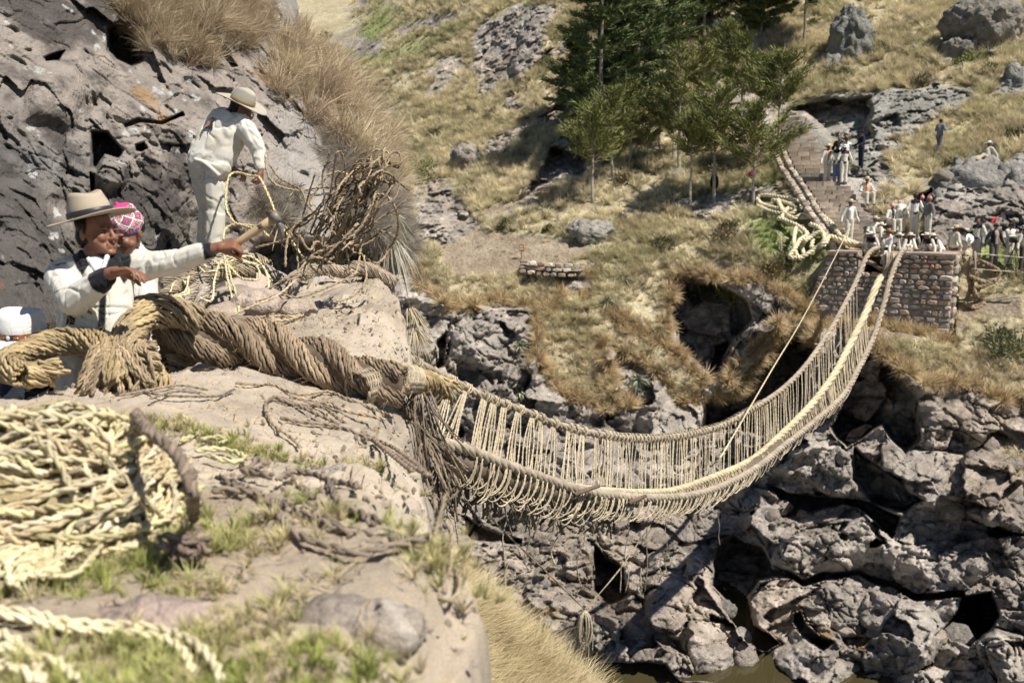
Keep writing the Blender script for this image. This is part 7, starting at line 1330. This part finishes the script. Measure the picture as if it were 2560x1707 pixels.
# on the stairs and slope
CR = [
 (2067,456,46.6,'stand',.35,'villager on the stairs in a cream suit with a red striped scarf',dict(scarf=(.55,.10,.09))),
 (2066+25,456,45.6,'stand',3.0,'villager from behind in black hat, cream jacket with black yoke and blue jeans',dict(yoke=BK,trous=(.13,.18,.29),hatc=(.03,.028,.026))),
 (2108,458,45.6,'stand',3.2,'villager seen from behind in a white hat and cream suit with brown yoke',dict(yoke=(.05,.035,.03),hatc=(.80,.76,.66))),
 (2112,436,47.2,'stand',.1,'man in a bright white t-shirt and brown hat facing down the stairs',dict(jacket=(.85,.85,.88),trous=(.04,.04,.05),hatc=(.25,.12,.05),sleeve=False,armL=(.22,-.22,-.22),armR=(-.22,-.22,-.30))),
 (2095,432,47.5,'stand',-.6,'person in dark clothes behind the white-hatted villager on the stairs',dict(jacket=(.05,.045,.04),trous=(.04,.035,.03),hk='hair',armL=(.24,-.3,-.05))),
 (2151,420,47.0,'stand',-1.5,'man in dark navy work clothes and cap standing above the stairs',dict(jacket=(.018,.022,.04),trous=(.018,.022,.036),hk='cap',hatc=(.015,.018,.03),armL=(.15,-.25,-.35),armR=(-.15,-.25,-.35),shoe=(.10,.11,.13))),
 (2346,388,47.5,'walk',2.0,'man in a grey striped long-sleeved shirt and grey trousers standing on the slope',dict(jacket=(.13,.14,.17),stripes=(.27,.28,.31),trous=(.12,.12,.125),hk='hair',armL=(.02,-.28,-.12),armR=(-.02,-.28,-.12))),
 (2162,513,43.4,'sit',.15,'villager sitting beside the stairs in a cream suit with a red and orange scarf',dict(scarf=(.62,.10,.06),armL=(.14,-.28,-.30),armR=(-.14,-.28,-.30))),
 (2121,610,40.6,'stand',.25,'villager standing alone on the abutment in pale hat, open jacket and white shirt',dict(yoke=None,jacket=(.62,.58,.48),shirt=(.80,.78,.72),hatc=(.62,.54,.40),H=1.72)),
 (2178,596,41.4,'sitlow',.2,'villager sitting cross-legged on the lowest stair in a striped hat',dict(hatc=(.62,.52,.42),armL=(.14,-.25,-.32),armR=(-.14,-.25,-.32))),
 (2224,582,42.2,'sit',.3,'seated villager with red woven cap and black waistcoat leaning forward',dict(hk='chullo',hatc=(.60,.25,.20),shirt=(.03,.03,.04),armL=(.10,-.30,-.30),armR=(-.10,-.30,-.30))),
 (2250,580,42.3,'bend',2.9,'villager bending away in a white jacket and pink woven cap',dict(hk='chullo',hatc=(.6,.35,.33))),
 (2283,588,42.0,'stand',3.0,'villager seen from behind in a white jacket with a black yoke, bareheaded',dict(yoke=BK,hk='hair',jacket=(.78,.75,.68))),
 (2300,588,42.5,'stand',-2.6,'villager in the rock shade with a bright red bobble cap',dict(jacket=(.03,.03,.04),trous=(.3,.28,.25),hk='chullo',hatc=(.65,.12,.16))),
 (2318,596,42.3,'stand',-1.4,'villager half behind the big rock with a dull red woven cap',dict(jacket=(.20,.18,.16),hk='chullo',hatc=(.50,.20,.18))),
 (2246,618,40.9,'sit',.1,'villager with a pale hat and dark blue waistcoat in the middle of the crowd',dict(shirt=(.03,.035,.10),hatc=(.66,.56,.36))),
 (2276,616,40.9,'crouch',2.8,'villager with a broad cream hat bent over in the crowd',dict(yoke=BK,hatc=(.74,.68,.54))),
 (2229,626,40.3,'sit',.1,'villager with a grey-banded hat and a red checked scarf',dict(scarf=(.60,.05,.07),hatc=(.62,.55,.44))),
 (2275,630,40.2,'sit',3.0,'villager seen from behind in a pinkish grey hat and black-yoked white jacket',dict(yoke=BK,hatc=(.48,.40,.37),jacket=(.80,.78,.73))),
 (2196,630,39.9,'sit',.3,'villager in a white hat turned upward near the rope end',dict(hatc=(.80,.77,.72))),
 (2204,628,39.9,'crouch',.2,'villager with a brown felt hat and red neckerchief',dict(hatc=(.42,.22,.11),scarf=(.6,.06,.1))),
 (2186,636,39.1,'crouch',-.8,'villager in a bright white hat crouching over the left rope anchor',dict(hatc=(.85,.82,.74),yoke=BK)),
 (2212,662,38.7,'bend',.6,'villager with a cream hat leaning into the abutment notch',dict(hatc=(.74,.68,.54),jacket=(.82,.79,.72))),
 (2226,640,39.1,'crouch',.3,'villager in a grey hat crouching at the notch with a green cord',dict(hatc=(.42,.36,.28),jacket=(.05,.05,.05))),
 (2246,640,38.9,'crouch',.9,'villager in a white hat crouching at the right rope anchor',dict(hatc=(.78,.74,.66),yoke=BK)),
 (2262,640,38.9,'crouch',2.4,'villager in a patterned pink and yellow cap with his back turned',dict(hk='chullo',hatc=(.65,.25,.25),yoke=BK,jacket=(.80,.77,.70))),
 (2212,700,38.4,'stand',1.0,'person standing low in the notch with only pale trousers showing',dict(hatc=(.8,.78,.72),H=1.3,jacket=(.8,.78,.7))),
 (2332,640,38.4,'crouch',-1.1,'villager bowing with a cream hat and black-yoked jacket on the wall top',dict(hatc=(.76,.70,.58),yoke=BK)),
 (2352,642,38.4,'crouch',-1.3,'second bowing villager in pale hat beside the wall-top group',dict(hatc=(.74,.66,.5),yoke=BK,jacket=(.76,.72,.64))),
 (2381,640,38.5,'sit',1.8,"villager in straw hat and plain cream shirt at the wall top's right end",dict(hatc=(.64,.50,.30),jacket=(.56,.52,.42))),
 (2440,652,38.6,'stand',-.9,'bareheaded villager holding a white hat in front of him',dict(hk='hair',yoke=BK,trous=(.40,.37,.33),armR=(-.2,-.30,-.10))),
 (2482,672,38.3,'stand',.1,'man in a dark cap and black open jacket over a tan shirt, hands in pockets',dict(hk='cap',hatc=(.04,.04,.045),jacket=(.03,.03,.035),shirt=(.38,.27,.21),trous=(.14,.115,.105),H=1.72)),
 (2520,664,38.4,'stand',.3,'villager with crossed arms behind a black camera on a tripod',dict(hk='cap',hatc=(.05,.04,.035),armL=(-.06,-.24,-.22),armR=(.06,-.26,-.22),jacket=(.72,.68,.58))),
 (2556,676,38.0,'stand',.4,'man in a grey peaked cap and black and white jacket at the frame edge',dict(hk='cap',hatc=(.14,.115,.09),yoke=BK,trous=(.08,.065,.055),armL=(.1,-.25,.0))),
 (2466,405,44.0,'recline',-.95,'man in white hat and khaki jacket sitting on the big rock',dict(hatc=(.74,.72,.66),jacket=(.55,.50,.40),trous=(.46,.37,.26),armL=(.2,.1,-.4),armR=(-.15,-.2,-.35))),
 (1828,104,61.0,'walk',1.9,'walker in lime sleeves with a big red backpack at the top of the path',dict(jacket=(.35,.55,.12),trous=(.12,.12,.14),hk='hair')),
 (1797,104,63.5,'walk',2.8,'walker in a blue jacket half hidden by pines',dict(jacket=(.10,.22,.50),trous=(.08,.08,.1),hk='hair')),
 (1820,246,57.0,'walk',.2,'walker in a lime top and black trousers coming down the path behind the pines',dict(jacket=(.40,.55,.15),trous=(.015,.015,.02),hk='hair')),
]
for px_, py_, d_, pose_, fc_, lab_, kw in CR:
    if px_ < 2180 and py_ < 612 and d_ < 50 and py_ > 285: d_ = min(dep(px_, py_)-.15, SD((608-py_)/324)+.12) if px_ < 2140 else dep(px_, py_)-.12
    elif py_ < 612 and d_ > 41: d_ = dep(px_, py_)-.15
    r_ = crowd(at(px_, py_, d_), pose_, fc_, lab_, **kw); CP_.append(r_[0])
def pack(px, py, d, w, h, c, label, c2=None, rot=0, tilt=0, group='backpacks', name='backpack'):
    e = empty(name, tuple(P(px, py, d))); tag(e, label, {'backpack': 'backpack', 'woven_bundle': 'bundle', 'tied_jacket': 'jacket', 'hanging_cloth': 'cloth', 'cloth_bundle': 'bundle'}[name], group if name == 'backpack' else None); R_ = rotm(rot, 0, tilt); o0 = np.array(e.location)
    mb0 = piece('main_bag', e, [ellg(o0, (w/2, w*.3, h/2), R_), capg(o0 + R_ @ np.array([-w*.2, 0, -h*.2]), o0 + R_ @ np.array([w*.2, 0, -h*.2]), w*.28, w*.28), capg(o0 + R_ @ np.array([0, 0, h*.3]), o0 + R_ @ np.array([0, 0, h*.42]), w*.3, w*.25)], .022, MW, c, 1, .008)
    piece('front_pocket', e, [ellg(o0 + R_ @ np.array([0, -w*.30, -h*.12]), (w*.34, w*.14, h*.22), R_)], .02, MW, c2 or tuple(np.array(c)*.5), 1, .006)
    for s_ in (-1, 1): v, f = tube([o0 + R_ @ np.array(x_) for x_ in ((s_*w*.3, -w*.28, h*.3), (s_*w*.36, -w*.42, 0), (s_*w*.3, -w*.3, -h*.35))], .016, 5); mesh('strap', v - o0, f, MW, e, True, np.tile((.02, .02, .022), (len(v), 1)))
    return e
pack(1825,72,60.8,.38,.6,(.55,.03,.04),'big red backpack worn by the walker with lime sleeves',rot=1.2); pack(2509,408,44.2,.42,.55,(.03,.10,.38),'blue backpack lying on the rock beside the sitting man',(.02,.02,.03),tilt=.3); pack(2483,378,44.1,.34,.5,(.04,.05,.06),'dark pack on the back of the man sitting on the rock')
pack(2213,492,43.5,.34,.42,(.48,.22,.20),'pink woven carrying bundle on the low rock',(.42,.25,.28),name='woven_bundle'); pack(2550,478,41.6,.5,.4,(.10,.08,.10),'dark purple pack with a red top on the rock ledge',(.5,.03,.04),tilt=1.2)
for i_, (x_, y_, c_, lab_) in enumerate([(2458,562,(.04,.04,.05),'black shoulder bag at the left end of the bag pile'),(2484,556,(.50,.04,.05),'red rucksack in the bag pile'),(2500,566,(.40,.03,.04),'dark red bag low in the bag pile'),(2507,545,(.50,.42,.33),'beige and grey rucksack topmost of the bag pile'),(2522,562,(.06,.10,.30),'blue daypack in the bag pile'),(2545,562,(.10,.14,.32),'blue and white daypack at the right end of the bag pile'),(2503,585,(.60,.04,.04),'bright red hood-like bag behind the crossed-arm villager')]): pack(x_, y_, 39.9+.05*i_, .36, .38, c_, lab_, rot=.5*i_, tilt=.7*(i_ % 3))
pack(1786,455,46.3,.42,.75,(.015,.015,.018),'black jacket tied round the young pine trunk',name='tied_jacket'); pack(1787,490,46.3,.25,.5,(.014,.014,.016),'lower end of the black cloth on the pine trunk',name='hanging_cloth'); pack(1881,438,46.6,.36,.42,(.50,.03,.10),'red bag hanging on the young pine trunk',(.02,.02,.02)); pack(1883,522,45.5,.5,.34,(.20,.17,.20),'greyish bundle at the foot of the pine with the red bag',name='cloth_bundle')
# hats put down or held, and the film camera
def lone_hat(px, py, d, label, col, R):
    e = empty('hat', tuple(P(px, py, d))); tag(e, label, 'hat', 'hats without a head'); hat(e, np.array(e.location), R, 1, .19, .092, .10, col, None, .02, n=20, name='felt'); return e
lone_hat(2263, 494, 42.0, 'cream hat held up above the crowd, showing its hollow', (.70, .62, .47), rotm(.3, 1.1)); lone_hat(2424, 597, 38.2, 'white hat held out in front of the bareheaded villager', (.82, .80, .76), rotm(0, 1.35, .3)); lone_hat(2290, 630, 38.5, 'brownish hat lying on the wall top', (.36, .29, .22), rotm(.4)); lone_hat(2303, 632, 38.4, 'small white hat lying on the wall top beside the brown one', (.74, .70, .63), rotm(.9)); lone_hat(2190, 596, 41.0, 'striped hat lying beside the seated villager on the stairs', (.70, .64, .52), rotm(.2))
tr = empty('tripod', tuple(P(2533, 690, 37.9))); tag(tr, 'black tripod in front of the crossed-arm villager', 'tripod'); o0 = np.array(tr.location)
for a_ in (0.3, 2.4, 4.5): v, f = tube([(0, 0, 1.15), (math.cos(a_)*.42, math.sin(a_)*.42, 0)], .018, 6); mesh('leg', v, f, ML, tr, True, np.tile((.02, .02, .022), (len(v), 1)))
v, f = tube([(0, 0, 1.0), (0, 0, 1.32)], .03, 8); mesh('column', v, f, ML, tr, True, np.tile((.02, .02, .022), (len(v), 1)))
ca_ = empty('video_camera', tuple(P(2533, 601, 37.9))); tag(ca_, 'black video camera on the tripod', 'camera')
def boxp(name, par, c, s_, col_): v = [(c[0]+sx_*s_[0]/2, c[1]+sy_*s_[1]/2, c[2]+sz_*s_[2]/2) for sx_ in (-1, 1) for sy_ in (-1, 1) for sz_ in (-1, 1)]; return mesh(name, v, [(0,1,3,2), (4,6,7,5), (0,4,5,1), (2,3,7,6), (0,2,6,4), (1,5,7,3)], ML, par, False, np.tile(col_, (8, 1)))
boxp('body', ca_, (0, 0, 0), (.14, .34, .18), (.02, .02, .022)); v, f = tube([(0, -.17, 0), (0, -.32, 0)], .06, 12); mesh('lens', v, f, ML, ca_, True, np.tile((.015, .015, .018), (len(v), 1))); boxp('handle', ca_, (0, 0, .13), (.03, .2, .03), (.02, .02, .022))
